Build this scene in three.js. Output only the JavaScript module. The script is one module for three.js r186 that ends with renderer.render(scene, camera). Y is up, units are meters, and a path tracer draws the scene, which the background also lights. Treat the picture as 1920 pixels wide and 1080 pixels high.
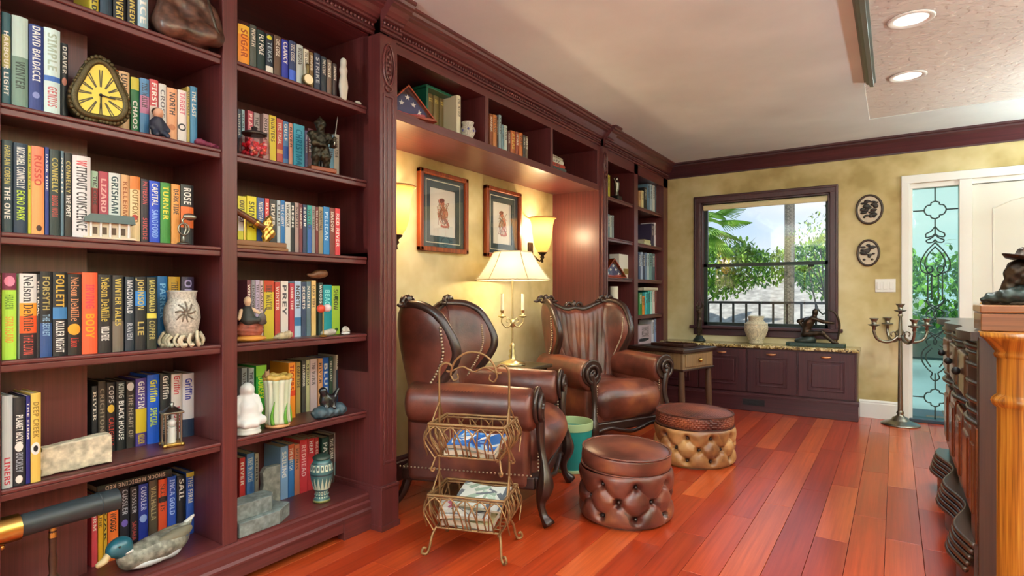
import * as THREE from 'three';
import { mergeGeometries } from 'three/addons/utils/BufferGeometryUtils.js';
import { RectAreaLightUniformsLib } from 'three/addons/lights/RectAreaLightUniformsLib.js';
import { RoundedBoxGeometry } from 'three/addons/geometries/RoundedBoxGeometry.js';

// ------------------------------------------------------------------ camera, sky, exposure
const scene = new THREE.Scene();
const FOCAL = 1085, CX = 960, HORIZON = 551, EYE = 1.09, YAW = 33.5 * Math.PI / 180;
const camera = new THREE.PerspectiveCamera(2 * Math.atan(540 / FOCAL) * 180 / Math.PI, 1920 / 1080, 0.05, 400);
camera.position.set(0, EYE, 0);
camera.rotation.y = YAW;
camera.setViewOffset(1920, 1080, 0, 540 - HORIZON, 1920, 1080);
camera.updateProjectionMatrix();
const renderer = new THREE.WebGLRenderer({ antialias: true });
renderer.toneMapping = THREE.LinearToneMapping;
renderer.toneMappingExposure = 1.0;
renderer.shadowMap.enabled = true;
RectAreaLightUniformsLib.init();

const SKY_STRENGTH = 1.15, CAN_LIGHT = 190, FILL_UPLIGHT = 760;
// sun high behind the camera: it lights the garden and the patio, and reaches only a strip of floor at the rear door
const sun = new THREE.DirectionalLight(new THREE.Color(1.0, 0.95, 0.86), 6.0); sun.name = 'sun'; sun.position.set(9, 30, 13); sun.target.position.set(0, 0, -3);
sun.castShadow = true; sun.shadow.mapSize.set(2048, 2048); Object.assign(sun.shadow.camera, { left: -30, right: 30, top: 30, bottom: -30, near: 1, far: 90 }); scene.add(sun, sun.target);

// tileable value noise
function hash(x, y, s) { let h = Math.imul(x | 0, 374761393) ^ Math.imul(y | 0, 668265263) ^ Math.imul(s | 0, 2147483647 ^ 69069); h = Math.imul(h ^ (h >>> 13), 1274126177); return ((h ^ (h >>> 16)) >>> 0) / 4294967296; }
function vnoise(x, y, px, py, s) {
  const xi = Math.floor(x), yi = Math.floor(y), fx = x - xi, fy = y - yi, w = (t) => t * t * (3 - 2 * t), m = (a, b) => ((a % b) + b) % b;
  const a = hash(m(xi, px), m(yi, py), s), b = hash(m(xi + 1, px), m(yi, py), s), c = hash(m(xi, px), m(yi + 1, py), s), d = hash(m(xi + 1, px), m(yi + 1, py), s);
  const u = w(fx), v = w(fy);
  return a + (b - a) * u + (c - a) * v + (a - b - c + d) * u * v;
}
function fbm(u, v, fx, fy, oct, s) { let t = 0, a = 0.5, n = 0; for (let i = 0; i < oct; i++) { t += a * vnoise(u * fx, v * fy, fx, fy, s + i); n += a; a *= 0.5; fx *= 2; fy *= 2; } return t / n; }
function mulberry(a) { return () => { a |= 0; a = a + 0x6D2B79F5 | 0; let t = Math.imul(a ^ a >>> 15, 1 | a); t = t + Math.imul(t ^ t >>> 7, 61 | t) ^ t; return ((t ^ t >>> 14) >>> 0) / 4294967296; }; }
const lerp = (a, b, t) => a + (b - a) * t, clamp = (x, a = 0, b = 1) => Math.min(b, Math.max(a, x)), smooth = (a, b, x) => { const t = clamp((x - a) / (b - a)); return t * t * (3 - 2 * t); };

{ // partly cloudy daytime sky, the same all the way round
  const W = 1024, H = 512, px = new Float32Array(W * H * 4);
  for (let j = 0; j < H; j++) for (let i = 0; i < W; i++) {
    const el = (j + 0.5) / H - 0.5, e = Math.max(0, el * 2), k = (j * W + i) * 4;
    const c = smooth(0.42, 0.66, fbm(i / W, (j / H), 14, 22, 5, 5)), t = Math.pow(e, 0.5);
    const b = [lerp(0.60, 0.22, t), lerp(0.80, 0.45, t), lerp(0.95, 0.85, t)];
    px[k] = lerp(b[0], 1.0, c * 0.85); px[k + 1] = lerp(b[1], 1.0, c * 0.85); px[k + 2] = lerp(b[2], 1.02, c * 0.85); px[k + 3] = 1;
  }
  const t = new THREE.DataTexture(px, W, H, THREE.RGBAFormat, THREE.FloatType);
  t.mapping = THREE.EquirectangularReflectionMapping; t.magFilter = THREE.LinearFilter; t.needsUpdate = true;
  scene.background = t; scene.backgroundIntensity = SKY_STRENGTH;
}

// ------------------------------------------------------------------ photo pixel -> place
const SA = Math.sin(YAW), CA = Math.cos(YAW);
function ray(u, v) { const l = (u - CX) / FOCAL; return [-SA + l * CA, (HORIZON - v) / FOCAL, -CA - l * SA]; }
const onX = (u, v, x) => { const r = ray(u, v), d = x / r[0]; return [x, EYE + r[1] * d, r[2] * d]; };
const onY = (u, v, y) => { const r = ray(u, v), d = (y - EYE) / r[1]; return [r[0] * d, y, r[2] * d]; };
const onZ = (u, v, z) => { const r = ray(u, v), d = z / r[2]; return [r[0] * d, EYE + r[1] * d, z]; };

// ------------------------------------------------------------------ objects
const taken = new Map();
function numbered(n) { const k = taken.get(n) || 0; taken.set(n, k + 1); return k ? n + '_' + String(k).padStart(3, '0') : n; }
function shade(o) { o.castShadow = true; o.receiveShadow = true; return o; }
function tag(o, label, category, group, kind) { o.userData.label = label; if (category) o.userData.category = category; if (group) o.userData.group = group; if (kind) o.userData.kind = kind; return o; }
function thing(name, label, category, [x, y, z] = [0, 0, 0], turn = 0, group) {
  const o = new THREE.Group(); o.name = numbered(name); o.position.set(x, y, z); o.rotation.y = turn; scene.add(o);
  return tag(o, label, category, group);
}
function part(name, geo, mat, parent, label) { const m = shade(new THREE.Mesh(Array.isArray(geo) ? join(geo) : geo, mat)); m.name = name; parent.add(m); if (label) m.userData.label = label; return m; }
function solo(name, geo, mat, label, category, pos = [0, 0, 0], turn = 0, group) {
  const m = shade(new THREE.Mesh(Array.isArray(geo) ? join(geo) : geo, mat)); m.name = numbered(name); m.position.set(...pos); m.rotation.y = turn; scene.add(m);
  return tag(m, label, category, group);
}
function struct(name, geo, mat, label) { const m = shade(new THREE.Mesh(Array.isArray(geo) ? join(geo) : geo, mat)); m.name = name; scene.add(m); return tag(m, label, name.split('_')[0], null, 'structure'); }
function structGroup(name, label) { const g = new THREE.Group(); g.name = name; scene.add(g); return tag(g, label, name.split('_')[0], null, 'structure'); }

// ------------------------------------------------------------------ geometry
function plain(g) { // non-indexed, position + normal + uv only
  if (g.index) g = g.toNonIndexed();
  for (const k of Object.keys(g.attributes)) if (!['position', 'normal', 'uv', 'color'].includes(k)) g.deleteAttribute(k);
  if (!g.attributes.normal) g.computeVertexNormals();
  if (!g.attributes.uv) g.setAttribute('uv', new THREE.Float32BufferAttribute(new Float32Array(g.attributes.position.count * 2), 2));
  g.morphAttributes = {};
  return g;
}
function join(list) { return mergeGeometries(list.flat(9).map(plain), false); }
function tri(g, grain = 'y', off = 0) { // uv in metres by the way each face points, u along the grain
  g = plain(g); const p = g.attributes.position, n = g.attributes.normal, uv = g.attributes.uv;
  for (let i = 0; i < p.count; i += 3) {
    let nx = 0, ny = 0, nz = 0; for (let k = 0; k < 3; k++) { nx += Math.abs(n.getX(i + k)); ny += Math.abs(n.getY(i + k)); nz += Math.abs(n.getZ(i + k)); }
    for (let k = 0; k < 3; k++) {
      const x = p.getX(i + k), y = p.getY(i + k), z = p.getZ(i + k);
      let a, b;
      if (nx >= ny && nx >= nz) [a, b] = grain === 'z' ? [z, y] : [y, z];
      else if (ny >= nz) [a, b] = grain === 'z' ? [z, x] : [x, z];
      else [a, b] = grain === 'x' ? [x, y] : [y, x];
      uv.setXY(i + k, a + off, b + off * 0.37);
    }
  }
  return g;
}
function box(w, h, d, x = 0, y = 0, z = 0, r = 0) { // centred box, chamfered when r > 0
  const g = r > 0 ? new RoundedBoxGeometry(w, h, d, r > 0.008 ? 2 : 1, Math.min(r, w / 2.01, h / 2.01, d / 2.01)) : new THREE.BoxGeometry(w, h, d);
  return g.translate(x, y, z);
}
const span = (x0, x1, y0, y1, z0, z1, r = 0) => box(Math.abs(x1 - x0), Math.abs(y1 - y0), Math.abs(z1 - z0), (x0 + x1) / 2, (y0 + y1) / 2, (z0 + z1) / 2, r);
function cyl(r0, r1, h, x = 0, y = 0, z = 0, seg = 24) { return new THREE.CylinderGeometry(r1, r0, h, seg, 1).translate(x, y + h / 2, z); } // r0 bottom, r1 top, y is its foot
function ball(r, x, y, z, sx = 1, sy = 1, sz = 1, ws = 14, hs = 10) { return new THREE.SphereGeometry(r, ws, hs).scale(sx, sy, sz).translate(x, y, z); }
function lathe(pts, seg = 32) { return new THREE.LatheGeometry(pts.map((p) => new THREE.Vector2(Math.max(p[0], 1e-4), p[1])), seg); }
const V = (a) => new THREE.Vector3(...a);
function curve(pts, closed = false, tension = 0.5) { return new THREE.CatmullRomCurve3(pts.map(V), closed, 'catmullrom', tension); }
function tube(pts, r, n = 24, seg = 8, closed = false) { // r number or function of t; ends capped
  const c = Array.isArray(pts) ? curve(pts, closed) : pts, rf = typeof r === 'function' ? r : () => r;
  const fr = c.computeFrenetFrames(n, closed), pos = [], idx = [], uv = [];
  for (let i = 0; i <= n; i++) {
    const t = i / n, p = c.getPointAt(t), N = fr.normals[closed ? i % n : i] || fr.normals[i], B = fr.binormals[closed ? i % n : i] || fr.binormals[i], R = rf(t);
    for (let j = 0; j <= seg; j++) { const a = j / seg * Math.PI * 2, q = p.clone().addScaledVector(N, Math.cos(a) * R).addScaledVector(B, Math.sin(a) * R); pos.push(q.x, q.y, q.z); uv.push(t * 3, j / seg); }
  }
  for (let i = 0; i < n; i++) for (let j = 0; j < seg; j++) { const a = i * (seg + 1) + j, b = a + seg + 1; idx.push(a, a + 1, b, b, a + 1, b + 1); }
  if (!closed) for (const e of [0, 1]) {
    const p = c.getPointAt(e), k = pos.length / 3, o = e ? n * (seg + 1) : 0; pos.push(p.x, p.y, p.z); uv.push(0, 0);
    for (let j = 0; j < seg; j++) e ? idx.push(k, o + j, o + j + 1) : idx.push(k, o + j + 1, o + j);
  }
  const g = new THREE.BufferGeometry(); g.setAttribute('position', new THREE.Float32BufferAttribute(pos, 3)); g.setAttribute('uv', new THREE.Float32BufferAttribute(uv, 2)); g.setIndex(idx); g.computeVertexNormals(); return g;
}
function grid(nu, nv, fn, closeU = false) { // surface from fn(u, v) -> [x, y, z]
  const pos = [], uv = [], idx = [];
  for (let j = 0; j <= nv; j++) for (let i = 0; i <= nu; i++) { pos.push(...fn(i / nu, j / nv)); uv.push(i / nu, j / nv); }
  for (let j = 0; j < nv; j++) for (let i = 0; i < nu; i++) { const a = j * (nu + 1) + i, b = a + 1, c = a + nu + 1, d = c + 1; idx.push(a, b, c, c, b, d); }
  const g = new THREE.BufferGeometry(); g.setAttribute('position', new THREE.Float32BufferAttribute(pos, 3)); g.setAttribute('uv', new THREE.Float32BufferAttribute(uv, 2)); g.setIndex(idx); g.computeVertexNormals();
  if (closeU) { const n = g.attributes.normal; for (let j = 0; j <= nv; j++) { const a = j * (nu + 1), b = a + nu; const s = new THREE.Vector3(n.getX(a) + n.getX(b), n.getY(a) + n.getY(b), n.getZ(a) + n.getZ(b)).normalize(); n.setXYZ(a, s.x, s.y, s.z); n.setXYZ(b, s.x, s.y, s.z); } }
  return g;
}
function shapeOf(pts, holes = []) { const s = new THREE.Shape(pts.map((p) => new THREE.Vector2(p[0], p[1]))); for (const h of holes) s.holes.push(new THREE.Path(h.map((p) => new THREE.Vector2(p[0], p[1])))); return s; }
function slab(pts, depth, bevel = 0, holes = []) { // outline in x,y, thickness along +z
  return new THREE.ExtrudeGeometry(shapeOf(pts, holes), { depth: depth - 2 * bevel, bevelEnabled: bevel > 0, bevelThickness: bevel, bevelSize: bevel, bevelOffset: -bevel, bevelSegments: 2, curveSegments: 12 }).translate(0, 0, bevel);
}
const ell = (rx, ry, n = 32, x = 0, y = 0) => Array.from({ length: n }, (_, i) => [x + rx * Math.cos(i / n * 2 * Math.PI), y + ry * Math.sin(i / n * 2 * Math.PI)]);
// profile [[out, up]...] run along z from z0 to z1; out goes to +x from x
function runZ(profile, x, z0, z1) { return slab(profile, Math.abs(z1 - z0)).translate(x, 0, Math.min(z0, z1)); }
// the same along x; out goes to +z from z
function runX(profile, z, x0, x1) { return slab(profile, Math.abs(x1 - x0)).rotateY(-Math.PI / 2).translate(Math.max(x0, x1), 0, z); }
// smooth bodies: signed distances joined with a smooth minimum, meshed by surface nets
const cap = (a, b, ra, rb = ra) => { const d = [b[0] - a[0], b[1] - a[1], b[2] - a[2]], L = d[0] * d[0] + d[1] * d[1] + d[2] * d[2] || 1e-9; return { lo: a.map((q, i) => Math.min(q - ra, b[i] - rb)), hi: a.map((q, i) => Math.max(q + ra, b[i] + rb)), f: (x, y, z) => { const px = x - a[0], py = y - a[1], pz = z - a[2], t = clamp((px * d[0] + py * d[1] + pz * d[2]) / L); return Math.hypot(px - d[0] * t, py - d[1] * t, pz - d[2] * t) - (ra + (rb - ra) * t); } }; };
const egg = (c, r) => { const m = Math.min(...r); return { lo: c.map((q, i) => q - r[i]), hi: c.map((q, i) => q + r[i]), f: (x, y, z) => (Math.hypot((x - c[0]) / r[0], (y - c[1]) / r[1], (z - c[2]) / r[2]) - 1) * m }; };
function blob(list, k = 0.01, cell = 0.006, rough = null) {
  const lo = [0, 1, 2].map((i) => Math.min(...list.map((p) => p.lo[i])) - k - 2 * cell), hi = [0, 1, 2].map((i) => Math.max(...list.map((p) => p.hi[i])) + k + 2 * cell);
  const n = lo.map((l, i) => Math.ceil((hi[i] - l) / cell) + 1), F = new Float32Array(n[0] * n[1] * n[2]);
  const at = (i, j, l) => (l * n[1] + j) * n[0] + i;
  for (let l = 0; l < n[2]; l++) for (let j = 0; j < n[1]; j++) for (let i = 0; i < n[0]; i++) {
    const x = lo[0] + i * cell, y = lo[1] + j * cell, z = lo[2] + l * cell; let d = 1e9;
    for (const p of list) { const e = p.f(x, y, z); const hh = Math.max(k - Math.abs(d - e), 0) / k; d = Math.min(d, e) - hh * hh * k * 0.25; }
    F[at(i, j, l)] = rough ? d + rough(x, y, z) : d;
  }
  const id = new Int32Array(F.length).fill(-1), pos = [], idx = [], E = [[0, 1], [2, 3], [4, 5], [6, 7], [0, 2], [1, 3], [4, 6], [5, 7], [0, 4], [1, 5], [2, 6], [3, 7]];
  for (let l = 0; l < n[2] - 1; l++) for (let j = 0; j < n[1] - 1; j++) for (let i = 0; i < n[0] - 1; i++) {
    const c = []; let m = 0; for (let q = 0; q < 8; q++) { const v = F[at(i + (q & 1), j + (q >> 1 & 1), l + (q >> 2))]; c.push(v); if (v < 0) m++; }
    if (m === 0 || m === 8) continue;
    let sx = 0, sy = 0, sz = 0, s = 0;
    for (const [a, b] of E) if ((c[a] < 0) !== (c[b] < 0)) { const t = c[a] / (c[a] - c[b]); sx += lerp(a & 1, b & 1, t); sy += lerp(a >> 1 & 1, b >> 1 & 1, t); sz += lerp(a >> 2, b >> 2, t); s++; }
    id[at(i, j, l)] = pos.length / 3; pos.push(lo[0] + (i + sx / s) * cell, lo[1] + (j + sy / s) * cell, lo[2] + (l + sz / s) * cell);
  }
  const quad = (a, b, c, d, flip) => { if (a < 0 || b < 0 || c < 0 || d < 0) return; flip ? idx.push(a, c, b, a, d, c) : idx.push(a, b, c, a, c, d); };
  for (let l = 1; l < n[2] - 1; l++) for (let j = 1; j < n[1] - 1; j++) for (let i = 1; i < n[0] - 1; i++) {
    const v = F[at(i, j, l)] < 0;
    if (v !== F[at(i + 1, j, l)] < 0) quad(id[at(i, j - 1, l - 1)], id[at(i, j, l - 1)], id[at(i, j, l)], id[at(i, j - 1, l)], !v);
    if (v !== F[at(i, j + 1, l)] < 0) quad(id[at(i - 1, j, l - 1)], id[at(i - 1, j, l)], id[at(i, j, l)], id[at(i, j, l - 1)], !v);
    if (v !== F[at(i, j, l + 1)] < 0) quad(id[at(i - 1, j - 1, l)], id[at(i, j - 1, l)], id[at(i, j, l)], id[at(i - 1, j, l)], !v);
  }
  const g = new THREE.BufferGeometry(); g.setAttribute('position', new THREE.Float32BufferAttribute(pos, 3)); g.setIndex(idx); g.computeVertexNormals();
  return g;
}
// ------------------------------------------------------------------ textures and materials
function tex(w, h, size, fn, srgb = true) { // fn(u, v) -> [r, g, b] 0..1 (display values when srgb); size = metres covered [u, v]
  const d = new Uint8Array(w * h * 4);
  for (let j = 0; j < h; j++) for (let i = 0; i < w; i++) { const c = fn((i + 0.5) / w, (j + 0.5) / h), k = (j * w + i) * 4; d[k] = clamp(c[0]) * 255; d[k + 1] = clamp(c[1]) * 255; d[k + 2] = clamp(c[2]) * 255; d[k + 3] = 255; }
  const t = new THREE.DataTexture(d, w, h); t.wrapS = t.wrapT = THREE.RepeatWrapping; t.magFilter = THREE.LinearFilter; t.minFilter = THREE.LinearMipmapLinearFilter; t.generateMipmaps = true;
  if (srgb) t.colorSpace = THREE.SRGBColorSpace; t.repeat.set(1 / size[0], 1 / size[1]); t.needsUpdate = true; return t;
}
const gray = (v) => [v, v, v], mix3 = (a, b, t) => [lerp(a[0], b[0], t), lerp(a[1], b[1], t), lerp(a[2], b[2], t)];
const hex3 = (h) => [(h >> 16 & 255) / 255, (h >> 8 & 255) / 255, (h & 255) / 255];
function ramp(stops, t) { t = clamp(t) * (stops.length - 1); const i = Math.min(stops.length - 2, Math.floor(t)); return mix3(hex3(stops[i]), hex3(stops[i + 1]), t - i); }
const T = {};
T.wood = tex(512, 512, [1.4, 0.35], (u, v) => { const g = fbm(u, v, 3, 40, 4, 11), f = fbm(u, v, 8, 160, 2, 21); return gray(0.80 + 0.26 * (g - 0.5) + 0.14 * (f - 0.5)); });
T.plank = tex(1024, 256, [1.25, 0.27], (u, v) => { const g = fbm(u, v, 2, 24, 5, 31), f = fbm(u, v, 12, 128, 2, 41), w = fbm(u, v, 5, 5, 3, 51); return mix3([0.78, 0.68, 0.64], [1, 0.98, 0.95], clamp(0.5 + 1.0 * (g - 0.5) + 0.4 * (f - 0.5) + 0.5 * (w - 0.5))); });
T.leather = tex(512, 512, [0.7, 0.7], (u, v) => { const a = fbm(u, v, 4, 4, 5, 61), b = fbm(u, v, 14, 14, 3, 71); return ramp([0x472118, 0x673326, 0x844736, 0xa4613c], clamp(0.5 + 1.5 * (a - 0.5) + 0.5 * (b - 0.5))); });
T.leatherPale = tex(512, 512, [0.6, 0.6], (u, v) => { const a = fbm(u, v, 4, 4, 5, 65), b = fbm(u, v, 14, 14, 3, 75); return ramp([0x6e4124, 0x93622f + 0x000008, 0xb58550, 0xc9a06c], clamp(0.5 + 1.4 * (a - 0.5) + 0.5 * (b - 0.5))); });
T.leatherBump = tex(512, 512, [0.16, 0.16], (u, v) => gray(0.5 + 0.6 * (fbm(u, v, 28, 28, 3, 81) - 0.5)), false);
T.gold = tex(1024, 1024, [2.1, 2.1], (u, v) => { const a = fbm(u, v, 4, 4, 6, 91), b = fbm(u, v, 11, 9, 4, 101), c = fbm(u, v, 40, 40, 2, 111); return ramp([0xa6935e, 0xc0af7c, 0xd1c394, 0xdfd4ac], clamp(0.52 + 1.5 * (a - 0.5) + 0.8 * (b - 0.5) + 0.2 * (c - 0.5))); });
T.plaster = tex(512, 512, [0.9, 0.9], (u, v) => gray(smooth(0.45, 0.6, fbm(u, v, 20, 34, 4, 121))), false);
T.plasterTint = tex(512, 512, [1.8, 1.8], (u, v) => gray(0.94 + 0.1 * (fbm(u, v, 5, 5, 5, 125) - 0.5)));
T.granite = tex(512, 512, [0.5, 0.5], (u, v) => { const a = fbm(u, v, 16, 16, 4, 131), b = fbm(u, v, 60, 60, 2, 141), c = fbm(u, v, 7, 7, 3, 151); const t = ramp([0x4d3a22, 0x8d7440, 0xb9a468, 0xd9cc9c], clamp(0.5 + 1.7 * (a - 0.5) + 0.8 * (c - 0.5))); return b > 0.66 ? mix3(t, [0.12, 0.08, 0.05], 0.8) : b < 0.33 ? mix3(t, [0.93, 0.9, 0.78], 0.6) : t; });
T.oak = tex(512, 512, [0.9, 0.24], (u, v) => { const g = fbm(u, v, 3, 26, 5, 161), f = fbm(u, v, 6, 110, 2, 171); return ramp([0x804a14, 0xb06c20, 0xd09436], clamp(0.5 + 1.3 * (g - 0.5) + 0.6 * (f - 0.5))); });
T.basket = tex(256, 256, [0.05, 0.05], (u, v) => { const x = u * 4, y = v * 4, k = (Math.floor(x) + Math.floor(y)) & 1, a = x - Math.floor(x), b = y - Math.floor(y); return gray(k ? Math.sin(Math.PI * a) : Math.sin(Math.PI * b)); }, false);
T.stone = tex(256, 256, [0.2, 0.2], (u, v) => gray(0.82 + 0.45 * (fbm(u, v, 12, 12, 4, 181) - 0.5)));
T.bronze = tex(256, 256, [0.12, 0.12], (u, v) => gray(0.75 + 0.7 * (fbm(u, v, 8, 8, 4, 191) - 0.5)));
T.leaf = tex(128, 128, [0.3, 0.3], (u, v) => gray(0.8 + 0.5 * (fbm(u, v, 6, 6, 3, 201) - 0.5)));
T.shingle = tex(256, 256, [4, 4], (u, v) => gray(0.8 + 0.35 * (fbm(u, v, 40, 40, 2, 211) - 0.5)));
T.ripple = tex(256, 256, [0.35, 0.35], (u, v) => gray(fbm(u, v, 7, 7, 3, 221)), false);

function mat(color, rough = 0.6, o = {}) { const m = new THREE.MeshPhysicalMaterial({ color, roughness: rough, metalness: 0, ...o }); return m; }
const M = {
  wood: mat(0x723434, 0.38, { map: T.wood, clearcoat: 0.3, clearcoatRoughness: 0.32 }),
  woodDark: mat(0x552a30, 0.36, { map: T.wood, clearcoat: 0.25, clearcoatRoughness: 0.3 }),
  carved: mat(0x3a211a, 0.36, { map: T.wood, clearcoat: 0.4, clearcoatRoughness: 0.25 }),
  leather: mat(0xe2dcdc, 0.36, { map: T.leather, bumpMap: T.leatherBump, bumpScale: 0.0006, clearcoat: 0.3, clearcoatRoughness: 0.3 }),
  leatherTan: mat(0xffffff, 0.38, { map: T.leatherPale, bumpMap: T.leatherBump, bumpScale: 0.0006, clearcoat: 0.25, clearcoatRoughness: 0.3 }),
  leatherWoven: mat(0xffe2c8, 0.42, { map: T.leather, bumpMap: T.basket, bumpScale: 0.004, clearcoat: 0.25, clearcoatRoughness: 0.3 }),
  gold: mat(0xffffff, 0.8, { map: T.gold }),
  ceiling: mat(0xe4eaea, 0.9, { map: T.plasterTint }),
  ceilingRough: mat(0xe2dad2, 0.9, { map: T.plasterTint, bumpMap: T.plaster, bumpScale: 0.002 }),
  white: mat(0xe6e6e2, 0.45), offWhite: mat(0xd9d8cf, 0.5),
  brass: mat(0xc9a45a, 0.28, { metalness: 1 }), brassPale: mat(0xd9cda0, 0.3, { metalness: 1 }),
  nickel: mat(0x8d8a80, 0.32, { metalness: 1 }), wire: mat(0x96734c, 0.45, { metalness: 0.55 }),
  iron: mat(0x16191a, 0.5, { metalness: 0.3 }), nail: mat(0xb8a890, 0.35, { metalness: 0.9 }),
  bronze: mat(0x4e3c2c, 0.38, { metalness: 0.55, map: T.bronze }), bronzeGreen: mat(0x43504a, 0.4, { metalness: 0.4, map: T.bronze }),
  granite: mat(0xffffff, 0.22, { map: T.granite, clearcoat: 0.4 }),
  oak: mat(0xffffff, 0.34, { map: T.oak, clearcoat: 0.4, clearcoatRoughness: 0.2 }),
  darkOak: mat(0x4a3222, 0.35, { map: T.wood, clearcoat: 0.4, clearcoatRoughness: 0.2 }),
  paper: mat(0xd8d0ba, 0.9), glass: mat(0xffffff, 0.02, { transmission: 1, thickness: 0, ior: 1.45 }),
  stone: mat(0xeae2c6, 0.75, { map: T.stone }), slate: mat(0x8d9a98, 0.55, { map: T.stone }), ceramic: mat(0xdcd9cc, 0.35, { map: T.stone }),
  sand: mat(0xf0e6c6, 0.6, { map: T.stone }), black: mat(0x17181a, 0.4), chalk: mat(0xd9dcd8, 0.6),
};
// ------------------------------------------------------------------ the room
const H = 2.44, XL = -2.43, XR = 2.3, ZF = -6.0, ZB = 2.6;
function wallWithHoles(w, h, t, holes) { return slab([[0, 0], [w, 0], [w, h], [0, h]], t, 0, holes.map(([a, b, c, d]) => [[a, c], [a, d], [b, d], [b, c]])); }
// openings in the far wall (x0, x1, y0, y1)
const WIN = [-1.66, -0.49, 0.76, 2.02], SIDE = [0.10, 0.455, 0.02, 2.03], DOOR = [0.525, 1.44, 0.0, 2.03];
{
  const off = XL - 0.14;
  const far = wallWithHoles(XR - XL + 0.28, H + 0.2, 0.14, [[WIN[0] - off, WIN[1] - off, WIN[2], WIN[3]], [SIDE[0] - off, DOOR[1] - off, 0, DOOR[3]]]).translate(off, 0, ZF - 0.14);
  struct('wall_front', tri(far), M.gold, 'mottled gold plaster wall with the window and the entry door');
  struct('wall_left', tri(span(XL - 0.14, XL, 0, H + 0.2, ZF, ZB)), M.gold, 'mottled gold plaster wall behind the armchairs and bookcases');
  struct('wall_right', tri(span(XR, XR + 0.14, 0, H + 0.2, ZF, ZB)), M.gold, 'mottled gold plaster wall opposite the bookcases');
  // wide glazed garden door behind the camera: its light falls on the bookcases and glints in the leather
  const rear = wallWithHoles(XR - XL + 0.28, H + 0.2, 0.14, [[0.55, 4.5, 0.05, 2.25]]).translate(off, 0, ZB);
  struct('wall_rear', tri(rear), M.gold, 'gold plaster wall with the wide glazed garden door');
  const d2 = structGroup('door_2', 'white framed sliding glass garden door in the rear wall');
  const x0 = off + 0.55, x1 = off + 4.5;
  part('frame', [span(x0, x1, 0.05, 0.11, ZB + 0.02, ZB + 0.12), span(x0, x1, 2.19, 2.25, ZB + 0.02, ZB + 0.12), ...[0, 0.333, 0.667, 1].map((t) => span(lerp(x0 + 0.03, x1 - 0.03, t) - 0.03, lerp(x0 + 0.03, x1 - 0.03, t) + 0.03, 0.11, 2.19, ZB + 0.02, ZB + 0.12))], M.white, d2);
  for (let i = 0; i < 3; i++) part('pane', span(lerp(x0 + 0.06, x1 - 0.06, i / 3), lerp(x0 + 0.06, x1 - 0.06, (i + 1) / 3), 0.11, 2.19, ZB + 0.069, ZB + 0.071), M.glass, d2);
}
// ceiling: smooth field, and a textured panel stepped up on the right with a stepped moulding along its edge
const TX0 = -0.165, TZ1 = -5.27, TUP = 0.006;
{
  const c = structGroup('ceiling', 'pale plaster ceiling with a textured panel above the entry');
  part('smooth_field', tri(join([span(XL - 0.14, TX0, H, H + 0.2, ZF, ZB), span(TX0, XR + 0.14, H, H + 0.2, ZF, TZ1)])), M.ceiling, c, 'smooth pale plaster');
  const holes = [];
  part('textured_field', tri(span(TX0, XR + 0.14, H + TUP, H + 0.2, TZ1, ZB)), M.ceilingRough, c, 'rough trowelled pinkish plaster');
  const mz = onY(1629, 160, H - 0.02)[2];
  struct('trim_1', tri(runZ([[0, H], [0.012, H], [0.012, H - 0.012], [0.03, H - 0.02], [0.03, H - 0.032], [0.052, H - 0.036], [0.052, H - 0.012], [0.064, H - 0.012], [0.064, H + TUP], [0, H + TUP]], TX0, mz, ZB - 0.02), 'z'), mat(0x6f7a78, 0.4), 'stepped grey moulding along the edge of the ceiling step');
}
// floor boards, each of its own
{
  const f = structGroup('floor', 'glossy red-brown hardwood plank floor');
  part('subfloor', span(XL - 0.14, XR + 0.14, -0.14, -0.013, ZF - 0.14, ZB + 0.14), mat(0x3a140c, 0.7), f);
  const PW = 0.1335, R = mulberry(7), tones = [0xc0461e, 0xb43e1a, 0xc85026, 0xaa3a19, 0xba441e, 0xd0602e];
  const mats = tones.map((c) => mat(c, 0.3, { map: T.plank, clearcoat: 0.45, clearcoatRoughness: 0.22 }));
  const geos = new Map(), rest = [];
  const geo = (len, k) => { const key = len + '_' + k; if (!geos.has(key)) geos.set(key, tri(box(PW - 0.0016, 0.013, len - 0.0016, 0, -0.0065, 0, 0.0012), 'z', k * 0.41)); return geos.get(key); };
  let x = -0.169 + PW / 2, count = 0; while (x - PW / 2 > XL) x -= PW;
  for (; x - PW / 2 < XR; x += PW) {
    let z = ZF - 0.14 + 0.02; z -= R() * 0.7;
    while (z < ZB) {
      const len = [0.55, 0.7, 0.85, 1.0, 1.2][Math.floor(R() * 5)], k = Math.floor(R() * 5), m = mats[Math.floor(R() * 6)];
      if (x < 0.35 && x > XL - 0.02 && z < -1.1 && count < 300) { const p = part('plank', geo(len, k), m, f); p.position.set(x, 0, z + len / 2); count++; }
      else rest.push(geo(len, k).clone().translate(x, 0, z + len / 2));
      z += len;
    }
  }
  const r = part('planks_behind', rest, mats[0], f); r.userData.kind = 'stuff';
}
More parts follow.
